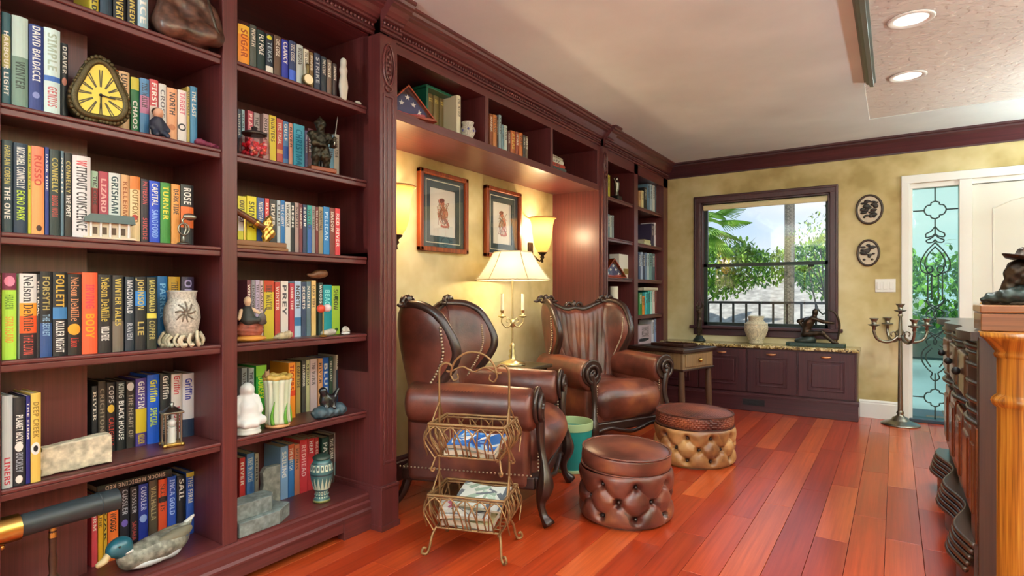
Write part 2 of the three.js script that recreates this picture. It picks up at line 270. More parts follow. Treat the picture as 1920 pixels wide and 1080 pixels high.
// skirting and far-wall crown
const crownFar = [[0, 2.293], [0.012, 2.293], [0.012, 2.305], [0.02, 2.318], [0.035, 2.345], [0.06, 2.385], [0.085, 2.405], [0.085, 2.418], [0.1, 2.424], [0.1, 2.44], [0, 2.44]];
struct('trim_2', tri(runX(crownFar, ZF, -2.02, XR), 'x'), M.woodDark, 'dark mahogany crown moulding along the window wall');
struct('baseboard_front', tri(join([runX([[0, 0], [0.016, 0], [0.016, 0.125], [0.012, 0.132], [0.012, 0.142], [0.004, 0.156], [0, 0.156]], ZF, -0.2665, 0.044)])), M.white, 'white skirting board between low cabinet and entry door');
struct('baseboard_left', tri(runZ([[0, 0], [0.018, 0], [0.018, 0.105], [0.012, 0.112], [0.012, 0.124], [0.003, 0.138], [0, 0.138]], XL, -2.0, -4.32), 'z'), M.woodDark, 'dark mahogany skirting board behind the armchairs');

// window
{
  const [a, b, c, d] = WIN, w = structGroup('window_1', 'double-hung window in a dark mahogany frame over the low cabinet');
  const cas = [[0, 0], [0.068, 0], [0.068, 0.014], [0.05, 0.022], [0.02, 0.022], [0.014, 0.016], [0, 0.016]];
  const trimSide = (x0, x1) => span(x0, x1, c - 0.012, d + 0.062, ZF, ZF + 0.022, 0.006);
  part('casing', tri(join([trimSide(a - 0.062, a + 0.006), trimSide(b - 0.006, b + 0.062), span(a - 0.062, b + 0.062, d - 0.006, d + 0.062, ZF, ZF + 0.024, 0.006), span(a - 0.055, a - 0.04, c, d + 0.05, ZF, ZF + 0.03, 0.004), span(b + 0.04, b + 0.055, c, d + 0.05, ZF, ZF + 0.03, 0.004), span(a - 0.055, b + 0.055, d + 0.038, d + 0.052, ZF, ZF + 0.032, 0.004)]), 'y'), M.woodDark, w);
  part('sill', tri(join([span(a - 0.10, b + 0.10, c - 0.02, c + 0.012, ZF - 0.1, ZF + 0.055, 0.008), span(a - 0.065, b + 0.065, c - 0.085, c - 0.02, ZF, ZF + 0.02, 0.005)]), 'x'), M.woodDark, w);
  part('jamb', tri(join([span(a, a + 0.02, c, d, ZF - 0.13, ZF), span(b - 0.02, b, c, d, ZF - 0.13, ZF), span(a, b, d - 0.02, d, ZF - 0.13, ZF)]), 'y'), M.woodDark, w);
  const zi = ZF - 0.075, mid = 1.375, sash = (y0, y1, z, r) => join([span(a + 0.02, a + 0.02 + r, y0, y1, z - 0.015, z + 0.015), span(b - 0.02 - r, b - 0.02, y0, y1, z - 0.015, z + 0.015), span(a + 0.02, b - 0.02, y0, y0 + r, z - 0.015, z + 0.015), span(a + 0.02, b - 0.02, y1 - r, y1, z - 0.015, z + 0.015)]);
  const al = mat(0x1d2a24, 0.35, { metalness: 0.2 });
  const up = part('upper_sash', sash(mid - 0.012, d - 0.02, zi - 0.034, 0.028), al, w), lo = part('lower_sash', sash(c + 0.012, mid + 0.02, zi, 0.03), al, w);
  part('pane', span(a + 0.04, b - 0.04, mid, d - 0.04, zi - 0.0345, zi - 0.0335), M.glass, up); part('pane', span(a + 0.04, b - 0.04, c + 0.03, mid, zi - 0.0005, zi + 0.0005), M.glass, lo);
  for (const t of [0.14, 0.86]) part('latch', box(0.05, 0.022, 0.03, lerp(a, b, t), mid - 0.02, zi + 0.025, 0.004), M.iron, lo);
  const sh = part('roller_shade', [new THREE.CylinderGeometry(0.026, 0.026, b - a - 0.05, 20).rotateZ(Math.PI / 2).translate((a + b) / 2, d - 0.05, ZF - 0.035), span(a + 0.03, b - 0.03, d - 0.075, d - 0.05, ZF - 0.012, ZF - 0.009), span(a + 0.03, b - 0.03, d - 0.083, d - 0.072, ZF - 0.018, ZF - 0.004, 0.004)], mat(0xe0d3a8, 0.8), w, 'cream roller shade rolled up');
}
// entry door and leaded sidelight
{
  const g = structGroup('door_1', 'white panelled entry door with leaded glass sidelight');
  const [a, b, c, d] = SIDE, fz0 = ZF - 0.14, fz1 = ZF + 0.018;
  part('door_frame', [span(0.045, 0.1, 0, 2.10, ZF, fz1, 0.004), span(0.045, 1.52, 2.03, 2.10, ZF, fz1 + 0.001, 0.004), span(a, a + 0.008, 0, 2.03, fz0, ZF), span(a - 0.0, 0.125, 0, 2.03, fz0 + 0.03, ZF - 0.02), span(0.44, 0.525, 0, 2.03, fz0 + 0.03, fz1 - 0.006, 0.004), span(a, 1.44, 1.99, 2.03, fz0 + 0.03, ZF - 0.01), span(1.44, 1.52, 0, 2.1, ZF, fz1, 0.004), span(1.425, 1.44, 0, 2.03, fz0, ZF)], M.white, g);
  part('threshold', span(a, 1.44, 0, 0.03, fz0, ZF + 0.01, 0.004), mat(0x3a4a58, 0.4, { metalness: 0.4 }), g);
  const leaf = part('door_leaf', span(0.527, 1.423, 0.032, 1.985, ZF - 0.075, ZF - 0.03, 0.003), M.offWhite, g);
  const rail = (pts, r) => join(pts.slice(1).map((q, i) => tube([[...pts[i], ZF - 0.03], [...q, ZF - 0.03]], r, 2, 6)));
  for (const [x0, x1] of [[0.66, 0.94], [1.01, 1.29]]) {
    const up = x0 < 0.9 ? [1.78, 1.88] : [1.88, 1.78];
    part('panel_molding', [rail([[x0, 0.95], [x0, 1.4], [x0, up[0]], [lerp(x0, x1, 0.4), lerp(up[0], up[1], 0.55)], [x1, up[1]], [x1, 1.4], [x1, 0.95], [lerp(x0, x1, 0.5), 0.95], [x0, 0.95]], 0.006), rail([[x0, 0.2], [x0, 0.8], [x1, 0.8], [x1, 0.2], [x0, 0.2]], 0.006)], M.offWhite, leaf);
  }
  const gl = mat(0xdff5ee, 0.06, { transmission: 1, thickness: 0, ior: 1.45, bumpMap: T.ripple, bumpScale: 0.0012 });
  const pane = part('leaded_pane', tri(span(0.124, 0.442, 0.03, 1.992, ZF - 0.064, ZF - 0.060)), gl, g, 'rippled glass');
  const cx = 0.283, zc = ZF - 0.058, lead = mat(0x3d4f4c, 0.4, { metalness: 0.6 }), L = [];
  const ln = (pts, m = 0, n = 28, r = 0.0058) => { for (const s of m ? [1, -1] : [1]) L.push(tube(pts.map(([x, y]) => [cx + s * x, y, zc]), r, n, 5)); };
  const cp = (y) => [[0, y + 0.075], [0.028, y + 0.062], [0.03, y + 0.045], [0.058, y + 0.038], [0.075, y], [0.058, y - 0.038], [0.03, y - 0.045], [0.028, y - 0.062], [0, y - 0.075]];
  for (const y of [1.80, 0.21]) { ln(cp(y), 1, 40); ln([[0.075, y], [0.155, y]], 1, 4); }
  ln([[0, 1.99], [0, 1.93], [0, 1.875]], 0, 4); ln([[0, 1.725], [0, 1.66], [0, 1.6]], 0, 4); ln([[0, 0.03], [0, 0.08], [0, 0.135]], 0, 4); ln([[0, 0.285], [0, 0.36], [0, 0.42]], 0, 4);
  // upper fleuron
  ln([[0, 1.66], [0.03, 1.62], [0.062, 1.6], [0.06, 1.57], [0.02, 1.58], [0, 1.6]], 1, 24); ln([[0, 1.59], [0.03, 1.56], [0.06, 1.545], [0.05, 1.525], [0.015, 1.53], [0, 1.55]], 1, 24);
  ln([[0, 1.525], [0.06, 1.45], [0.1, 1.36], [0.092, 1.29], [0.05, 1.265], [0.018, 1.285], [0.02, 1.32], [0.05, 1.325], [0.06, 1.295], [0.03, 1.255], [0, 1.235]], 1, 44);
  ln([[0, 1.49], [0.05, 1.42], [0.07, 1.35], [0.055, 1.3]], 1, 20);
  ln([[0.022, 1.26], [0.022, 1.15], [0.022, 1.04]], 1, 6); ln([[0.05, 1.265], [0.05, 1.15], [0.05, 1.04]], 1, 6);
  // interlaced knot
  const kn = []; for (let i = 0; i <= 12; i++) kn.push([0.062 * Math.cos(i / 12 * 3.2 * Math.PI), lerp(1.04, 0.66, i / 12)]); ln(kn, 1, 60); ln(kn.map(([x, y]) => [x * 0.6 + 0.026, y]), 1, 60);
  ln([[0.03, 0.66], [0.085, 0.6], [0.09, 0.52], [0.05, 0.45], [0.02, 0.42], [0.03, 0.38], [0.0, 0.35]], 1, 36); ln([[0.02, 0.63], [0.06, 0.58], [0.062, 0.53], [0.03, 0.47]], 1, 24);
  part('lead_came', L, lead, g, 'dark lead strips in scrolls and knots');
  part('handle', [cyl(0.028, 0.028, 0.02, 0, 0, 0).rotateX(Math.PI / 2).translate(0.6, 1.0, ZF - 0.03), ball(0.028, 0.6, 1.0, ZF + 0.03)], M.brass, leaf);
}
// ------------------------------------------------------------------ built-in bookcases
const SHELF_Y = [1.965, 1.62, 1.262, 0.905, 0.547];
const crownP = [[0, 2.29], [0.014, 2.29], [0.014, 2.298], [0.006, 2.302], [0.006, 2.306], [0.018, 2.308], [0.018, 2.316], [0.012, 2.32], [0.012, 2.338], [0.03, 2.342], [0.03, 2.352], [0.04, 2.356], [0.055, 2.372], [0.068, 2.39], [0.085, 2.398], [0.085, 2.408], [0.096, 2.412], [0.102, 2.424], [0.112, 2.428], [0.112, 2.44], [0, 2.44]];
function beads(x, z0, z1, y = 2.329) { const L = [], n = Math.round(Math.abs(z1 - z0) / 0.021); for (let i = 0; i < n; i++) L.push(new THREE.OctahedronGeometry(0.0095, 1).scale(0.8, 1, 0.8).translate(x + 0.016, y, lerp(z0, z1, (i + 0.5) / n))); return join(L); }
function shelfGeo(z0, z1, y, xf, xb = -2.41) { return tri(join([span(xb, xf - 0.008, y - 0.025, y, z0, z1), span(xf - 0.02, xf, y - 0.014, y, z0, z1, 0.005), span(xf - 0.022, xf - 0.005, y - 0.034, y - 0.013, z0, z1, 0.004)]), 'z'); }
function pilaster(parent, z0, z1, x0, x1, yb = 0.2) {
  const p = part('pilaster', tri(join([span(x0, x1, 0.2, 2.29, z0, z1), span(x0, x1 + 0.012, 0.02, 0.19, z0 + 0.004, z1 - 0.004, 0.004), span(x0, x1 + 0.018, 0, 0.025, z0 + 0.006, z1 - 0.006), span(x0, x1 + 0.016, 0.188, 0.205, z0 + 0.005, z1 - 0.005, 0.005)]), 'y'), M.wood, parent);
  const zc = (z0 + z1) / 2, w = Math.abs(z1 - z0);
  part('reeded_panel', tri(join([span(x1, x1 + 0.006, 0.3, 2.02, zc - w * 0.32, zc - w * 0.22, 0.003), span(x1, x1 + 0.006, 0.3, 2.02, zc + w * 0.22, zc + w * 0.32, 0.003), span(x1, x1 + 0.006, 2.005, 2.02, zc - w * 0.3, zc + w * 0.3, 0.003), span(x1, x1 + 0.006, 0.3, 0.315, zc - w * 0.3, zc + w * 0.3, 0.003), span(x1, x1 + 0.004, 0.34, 1.98, zc - w * 0.09, zc + w * 0.09, 0.002)]), 'y'), M.wood, p);
  const ov = [], R = (a, ry, rz) => [x1 + 0.003, 2.155 + ry * Math.sin(a), zc + rz * Math.cos(a)];
  for (const [ry, rz, r] of [[0.095, 0.034, 0.006], [0.07, 0.02, 0.004]]) ov.push(tube(Array.from({ length: 20 }, (_, i) => R(i / 20 * 6.2832, ry, rz)), r, 40, 6, true));
  for (let i = 0; i < 7; i++) ov.push(ball(0.011, x1 + 0.002, 2.1 + i * 0.018, zc + (i % 2 ? 0.007 : -0.007), 0.6, 1, 1, 8, 6));
  for (const s of [-1, 1]) ov.push(tube([[x1 + 0.003, 2.06, zc], [x1 + 0.004, 2.05, zc + s * 0.02], [x1 + 0.004, 2.035, zc + s * 0.012], [x1 + 0.003, 2.03, zc]], 0.005, 12, 6));
  part('carved_rosette', ov, M.wood, p, 'carved oval rosette');
  return p;
}
const XN = -2.05; // face of the near bookcase
{
  const g = thing('bookcase', 'tall mahogany bookcase with two bays crammed with novels and curios', 'bookcase', [0, 0, 0]);
  const bays = [[0.12, -0.49], [-0.551, -1.179], [-1.237, -1.88]];
  part('back_panel', tri(span(-2.428, -2.41, 0.03, 2.40, 0.17, -1.98)), M.wood, g);
  for (const [z0, z1] of [[0.17, 0.12], [-0.49, -0.551], [-1.179, -1.237]]) part('upright', tri(join([span(-2.41, XN, 0.165, 2.40, z0 - 0.004, z1 + 0.004), span(XN - 0.02, XN + 0.002, 0.165, 2.40, z0, z1, 0.003)])), M.wood, g);
  part('upright', tri(span(-2.41, XN, 0.165, 2.40, -1.88, -1.92)), M.wood, g);
  part('top_rail', tri(join([span(XN - 0.02, XN, 2.294, 2.42, 0.17, -1.9), span(-2.41, XN - 0.02, 2.30, 2.32, 0.17, -1.9), span(XN, XN + 0.008, 2.294, 2.306, 0.17, -1.88, 0.003)]), 'z'), M.wood, g);
  for (const [z0, z1] of bays) {
    for (const y of SHELF_Y) part('shelf', shelfGeo(z0, z1, y, XN - 0.004), M.wood, g);
    part('bottom_shelf', tri(span(-2.41, XN + 0.004, 0.14, 0.172, z0 + 0.002, z1 - 0.002), 'z'), M.wood, g);
  }
  // a boxed-in chase at the back of the first bay leaves its shelves shallow there
  part('boxed_chase', tri(span(-2.41, -2.222, 0.172, 2.30, -0.551, -0.818)), M.wood, g);
  part('base_molding', tri(runZ([[0, 0.165], [0.004, 0.165], [0.012, 0.158], [0.012, 0.135], [0.022, 0.128], [0.022, 0.105], [0.03, 0.096], [0.03, 0.088], [0, 0.088]], XN, 0.17, -1.885), 'z'), M.wood, g);
  const foot = (z0, z1) => span(XN - 0.02, XN + 0.026, 0, 0.09, z0, z1, 0.003);
  part('plinth', tri(join([span(XN - 0.02, XN + 0.018, 0.035, 0.09, 0.17, -1.885), foot(0.17, 0.0), foot(-1.72, -1.885), foot(-0.8, -1.0), span(-2.41, -2.16, 0, 0.09, 0.17, -1.9)]), 'z'), M.wood, g);
  pilaster(g, -1.88, -1.985, -2.43, -1.97);
  const cr = part('crown_molding', tri(join([runZ(crownP, XN + 0.03, 0.17, -1.878), span(XN, XN + 0.04, 2.31, 2.44, 0.17, -1.878)]), 'z'), M.wood, g);
  part('bead_strip', beads(XN + 0.03, 0.17, -1.875), M.wood, cr);
  const cr2 = part('crown_molding', tri(runZ(crownP, -1.96, -1.872, -1.995), 'z'), M.wood, g); part('bead_strip', beads(-1.96, -1.873, -1.993), M.wood, cr2);
}
const XB = -2.0; // face of the bridge over the niche and of the far bookcase
{
  const g = thing('overhead_cabinet', 'mahogany overhead shelf unit spanning the armchair niche', 'cabinet');
  part('bottom_board', tri(span(-2.43, XB - 0.004, 1.935, 1.972, -1.985, -4.3), 'z'), M.wood, g);
  part('back_panel', tri(span(-2.428, -2.41, 1.97, 2.40, -1.985, -4.3), 'z'), M.wood, g);
  part('bottom_rail', tri(span(XB - 0.02, XB, 1.93, 1.976, -1.985, -4.3, 0.003), 'z'), M.wood, g);
  part('top_rail', tri(join([span(XB - 0.02, XB, 2.246, 2.42, -1.985, -4.3), span(-2.41, XB - 0.02, 2.25, 2.27, -1.985, -4.3)]), 'z'), M.wood, g);
  for (const z of [-1.998, -2.75, -3.52, -4.277]) part('divider', tri(span(-2.41, XB + 0.001, 1.972, 2.25, z - 0.022, z + 0.012, 0.002)), M.wood, g);
  const cr = part('crown_molding', tri(runZ(crownP, XB + 0.0, -1.996, -4.305), 'z'), M.wood, g); part('bead_strip', beads(XB, -1.995, -4.30), M.wood, cr);
}
{
  const g = thing('bookcase', 'far mahogany bookcase in the corner beside the window wall', 'bookcase');
  part('side_panel', tri(span(-2.43, XB, 0, 2.40, -4.30, -4.33)), M.wood, g);
  part('back_panel', tri(span(-2.428, -2.41, 0.03, 2.4, -4.33, -5.99)), M.wood, g);
  for (const [z0, z1] of [[-4.33, -4.42], [-5.06, -5.15], [-5.86, -5.995]]) part('upright', tri(join([span(-2.41, XB, 0.1, 2.4, z0, z1)])), M.wood, g);
  part('top_rail', tri(join([span(XB - 0.02, XB, 2.2, 2.42, -4.33, -5.995), span(-2.41, XB - 0.02, 2.21, 2.23, -4.33, -5.995)]), 'z'), M.wood, g);
  for (const [z0, z1] of [[-4.42, -5.06], [-5.15, -5.86]]) { for (const y of [1.915, 1.57, 1.23, 0.885, 0.54]) part('shelf', shelfGeo(z0, z1, y, XB - 0.01), M.wood, g); part('bottom_shelf', tri(span(-2.41, XB, 0.1, 0.13, z0, z1), 'z'), M.wood, g); }
  part('plinth', tri(span(-2.41, XB + 0.01, 0, 0.1, -4.33, -5.7), 'z'), M.wood, g);
  pilaster(g, -4.315, -4.42, XB - 0.02, -1.975);
  const cr = part('crown_molding', tri(runZ(crownP, XB, -4.43, -5.99), 'z'), M.wood, g); part('bead_strip', beads(XB, -4.43, -5.99), M.wood, cr);
  const cr2 = part('crown_molding', tri(runZ(crownP, -1.965, -4.306, -4.435), 'z'), M.wood, g); part('bead_strip', beads(-1.965, -4.308, -4.433), M.wood, cr2);
}
// ------------------------------------------------------------------ books
const ATLAS = [];
function atlas() { const c = document.createElement('canvas'); c.width = c.height = 2048; const x = c.getContext('2d'); x.fillStyle = '#777'; x.fillRect(0, 0, 2048, 2048); const t = new THREE.CanvasTexture(c); t.colorSpace = THREE.SRGBColorSpace; t.anisotropy = 8; const a = { c, x, t, n: 0, m: mat(0xffffff, 0.42, { map: t }) }; ATLAS.push(a); return a; }
atlas();
const NAMES = [[0x1b1d20, 'black'], [0x22262b, 'black'], [0x3a3a3c, 'charcoal'], [0x55565a, 'dark grey'], [0x8f9496, 'grey'], [0xb8bcbc, 'light grey'], [0xe0e0dc, 'white'], [0xd8cfb0, 'cream'], [0x6b2a2c, 'maroon'], [0xb8323a, 'red'], [0xd0484a, 'red'], [0xb5495c, 'rose'], [0xe8622e, 'orange'], [0xf0a050, 'amber'], [0xd9a890, 'salmon'], [0xd9c42a, 'yellow'], [0xc79a2e, 'gold'], [0xb09a6a, 'tan'], [0x7a5f35, 'brown'], [0x4d3a28, 'dark brown'], [0x4d4438, 'olive brown'], [0x3c8a3c, 'green'], [0x24433a, 'dark green'], [0xb5e85a, 'lime'], [0x9ac23f, 'lime'], [0x2f9a95, 'teal'], [0x30454d, 'slate'], [0x53707f, 'slate blue'], [0x8fb5c2, 'pale blue'], [0xb9d3d8, 'pale blue'], [0x4fb0d0, 'sky blue'], [0x2a5fc0, 'blue'], [0x2470b0, 'blue'], [0x1c2f7a, 'navy'], [0x17304a, 'dark navy'], [0x3b3350, 'violet'], [0x6b5f86, 'purple'], [0xb5a8c5, 'lavender'], [0xc8b0b0, 'pale pink']];
function colourName(h) { let b = 'grey', d = 1e9; const c = hex3(h); for (const [k, n] of NAMES) { const e = hex3(k), q = (c[0] - e[0]) ** 2 + (c[1] - e[1]) ** 2 + (c[2] - e[2]) ** 2; if (q < d) { d = q; b = n; } } return b; }
const css = (h) => '#' + h.toString(16).padStart(6, '0');
// one tile of the atlas: cover colour, blocks [y0, y1, colour], lines of text [text, colour, y0, y1]
function tile(spec) {
  let a = ATLAS[ATLAS.length - 1]; if (a.n >= 256) a = atlas();
  const i = a.n++, x0 = (i % 32) * 64, y0 = Math.floor(i / 32) * 256, x = a.x;
  x.save(); x.beginPath(); x.rect(x0, y0, 64, 256); x.clip(); x.fillStyle = css(spec.c); x.fillRect(x0, y0, 64, 256);
  for (const [p, q, c] of spec.blocks || []) { x.fillStyle = css(c); x.fillRect(x0 + 6, y0 + p * 256, 58, (q - p) * 256); }
  for (const [t, c, p, q, serif] of spec.text || []) {
    const len = (q - p) * 256; x.save(); x.translate(x0 + 35, y0 + (p + q) / 2 * 256); x.rotate(Math.PI / 2); x.fillStyle = css(c); x.textAlign = 'center'; x.textBaseline = 'middle';
    let fs = 44; x.font = 'bold ' + fs + 'px ' + (serif ? 'serif' : 'sans-serif'); const w = x.measureText(t).width; x.scale(Math.min(1.4, len / w), 1); x.fillText(t, 0, 2); x.restore();
  }
  for (const [cx, cy, r, c] of spec.dots || []) { x.fillStyle = css(c); x.beginPath(); x.ellipse(x0 + cx * 64, y0 + cy * 256, r * 64, r * 44, 0, 0, 7); x.fill(); }
  x.restore();
  return { a, u0: (x0 + 7) / 2048, u1: (x0 + 63) / 2048, v0: 1 - (y0 + 254) / 2048, v1: 1 - (y0 + 2) / 2048, e: [(x0 + 3) / 2048, 1 - (y0 + 128) / 2048] };
}
// a closed book standing up: spine faces +x, thickness along z, depth along -x
function bookGeo(th, h, dp, t, soft) {
  const b = soft ? 0.0016 : 0.003, bulge = soft ? 0.001 : Math.min(0.006, th * 0.16), n = 5, P = [];
  for (let i = 0; i <= n; i++) { const s = i / n * 2 - 1; P.push([bulge * (1 - s * s), s * th / 2]); } // from -z to +z
  const pos = [], uv = [], e = t.e;
  const quad = (a, b2, c, d, ua, ub, uc, ud) => { for (const [p, q] of [[a, ua], [b2, ub], [c, uc], [a, ua], [c, uc], [d, ud]]) { pos.push(...p); uv.push(...q); } };
  for (let i = 0; i < n; i++) { // spine, +x seen with -z on its right
    const [x0, z0] = P[i], [x1, z1] = P[i + 1], ua = lerp(t.u1, t.u0, i / n), ub = lerp(t.u1, t.u0, (i + 1) / n);
    quad([x1, 0, z1], [x0, 0, z0], [x0, h, z0], [x1, h, z1], [ub, t.v0], [ua, t.v0], [ua, t.v1], [ub, t.v1]);
    for (const y of [0, h]) { const q = [[x0, y, z0], [x1, y, z1], [-b * 1.5, y, z1], [-b * 1.5, y, z0]]; if (y) quad(q[0], q[3], q[2], q[1], e, e, e, e); else quad(q[0], q[1], q[2], q[3], e, e, e, e); }
  }
  const g = new THREE.BufferGeometry(); g.setAttribute('position', new THREE.Float32BufferAttribute(pos, 3)); g.setAttribute('uv', new THREE.Float32BufferAttribute(uv, 2)); g.computeVertexNormals();
  const boards = [-1, 1].map((s) => { const q = plain(box(dp, h, b, -dp / 2, h / 2, s * (th / 2 - b / 2))); const w = q.attributes.uv; for (let i = 0; i < w.count; i++) w.setXY(i, ...e); return q; });
  const k = soft ? 0.001 : 0.004;
  return [join([g, ...boards]), box(dp - k - 0.004, h - 2 * k, th - 2 * b - 0.0006, -(dp - k - 0.004) / 2 - 0.004, h / 2, 0)];
}
const ORD = ['first', 'second', 'third', 'fourth', 'fifth', 'sixth', 'seventh', 'eighth', 'ninth', 'tenth', 'eleventh', 'twelfth', 'thirteenth', 'fourteenth', 'fifteenth', 'sixteenth', 'seventeenth', 'eighteenth', 'nineteenth', 'twentieth'];
const RB = mulberry(99);
// row: y of shelf, x of the spines, list of [u0, u1, vTop, colour, extras]
function bookRow(y, x, where, from, group, list, depth = 0.15, soft = false) {
  list.forEach(([u0, u1, v, c, ex = {}], i) => {
    const xs = ex.x ?? x, a = onX(u0, v, xs), b = onX(u1, v, xs), th = Math.max(0.007, Math.abs(b[2] - a[2]) - 0.0012), h = ex.h ?? clamp((a[1] + b[1]) / 2 - y, 0.08, 0.30), z = (a[2] + b[2]) / 2;
    const tx = ex.t || [['lines', lum(c) > 0.45 ? 0x3a3230 : 0xd9d5c8, 0.08, 0.5]];
    const text = tx.map((q) => q[0] === 'lines' ? [WORDS[Math.floor(RB() * WORDS.length)], q[1], q[2], q[3], RB() < 0.4] : q);
    const t = tile({ c, blocks: ex.b, text, dots: ex.d }), [cov, pages] = bookGeo(th, h, Math.min(depth, 0.155) * (0.9 + 0.1 * RB()), t, soft || th < 0.014);
    const tc = text.length ? colourName(text[0][1]) : null;
    let label = `${colourName(c)} ${soft ? 'paperback' : 'book'}${tc ? ' with ' + tc + ' lettering' : ''}, ${ORD[i]} from the ${from}, ${where}`;
    if (label.split(/\s+/).length > 16) label = `${colourName(c)} book, ${ORD[i]} from the ${from}, ${where}`;
    const g = thing('book', label, 'book', [xs, y, z], ex.lean ? 0 : (RB() - 0.5) * 0.03, group);
    if (ex.lean) g.rotation.x = ex.lean;
    part('cover', cov, t.a.m, g); part('page_block', pages, M.paper, g);
  });
}
const lum = (h) => { const c = hex3(h); return c[0] * 0.3 + c[1] * 0.59 + c[2] * 0.11; };
const WORDS = ['THE LAST', 'NIGHTFALL', 'HARBOR', 'THE TRIAL', 'DEADLINE', 'RIVER', 'SHADOW', 'THE FIRM', 'WINTER', 'STORM', 'THE CLIENT', 'OUTPOST', 'SECRETS', 'THE WATCH', 'DARK TIDE', 'MERIDIAN', 'NORTH', 'COLD', 'ISLAND', 'THE CODE'];
const K = 0x1b1d20, W = 0xe4e4de, G = 0xc9b35a;
const GA = 'books in the first bay', GB = 'books in the second bay', GN = 'books over the niche', GF = 'books in the far bookcase';
bookRow(SHELF_Y[0], -2.09, 'bronze bust shelf', 'boxed chase', GA, [
  [168, 185, 0, 0xb5a32e, { h: 0.22, t: [['GOLD', K, 0.6, 0.95]] }], [187, 210, 0, 0x22384a, { h: 0.23 }], [212, 236, 0, K, { h: 0.21, t: [['COVERT', G, 0.5, 0.95]] }], [239, 256, 0, 0x2c2c30, { h: 0.22, t: [['KENNEDY', G, 0.4, 0.95]] }], [258, 278, 0, 0x9ab8c8, { h: 0.21, t: [['ICE', W, 0.5, 0.9]] }]], 0.128);
bookRow(SHELF_Y[1], -2.07, 'clock shelf', 'outer upright', GA, [
  [3, 20, 24, 0x2e5a66, { b: [[0.25, 0.6, 0xa8a86a]], t: [['HARBOUR LIGHT', W, 0.2, 0.9]] }], [22, 53, 32, 0xb4d0cb, { b: [[0.45, 1, 0x6a8a7e]], t: [['WINTER', 0x24352f, 0.5, 0.8]] }], [54, 82, 48, 0x142c76, { t: [['DAVID BALDACCI', W, 0.02, 0.66]], d: [[0.5, 0.82, 0.22, 0x7a86c0]] }], [82, 113, 55, 0xc4dfe0, { b: [[0.56, 0.62, 0x2a5fb0]], t: [['SIMPLE', 0x9ab0a0, 0.06, 0.5], ['GENIUS', 0xb05a60, 0.68, 0.92]] }], [114, 128, 82, 0x1e2328, { x: -2.112, t: [['DEAVER', W, 0.04, 0.4]], d: [[0.5, 0.5, 0.3, 0xd08a7a]] }]]);
bookRow(SHELF_Y[1], -2.112, 'clock shelf', 'clock', GA, [
  [206, 221, 130, 0xe87a38], [222, 243, 135, 0xd8b488, { t: [['LUDLUM', 0x3a3028, 0.04, 0.5]] }], [245, 261, 146, 0x1f6a3c, { b: [[0, 0.22, 0xc8c040]], t: [['CHAOS', W, 0.4, 0.9]] }], [262, 280, 148, 0x4f86b8, { b: [[0.3, 0.6, 0xb87aa0]] }], [280.5, 297, 150, 0xc04a50, { b: [[0.45, 1, 0xd8c8c0]], t: [['FIRST', W, 0.05, 0.45]] }], [297.5, 312, 158, 0xd4d6d4, { t: [['CROSS', 0x6a6a70, 0.1, 0.6]] }], [313, 332, 166, 0xe2a67c, { d: [[0.5, 0.72, 0.3, 0xc07a50]] }], [333, 350, 170, 0xe6e2de, { t: [['TARGET', 0xc86a80, 0.05, 0.45]], d: [[0.5, 0.68, 0.38, 0x22262a], [0.5, 0.68, 0.24, 0xe6e2de]] }], [350.5, 356, 163, 0xb09a4a], [356.5, 370, 163, 0x3e7fa8]], 0.15);
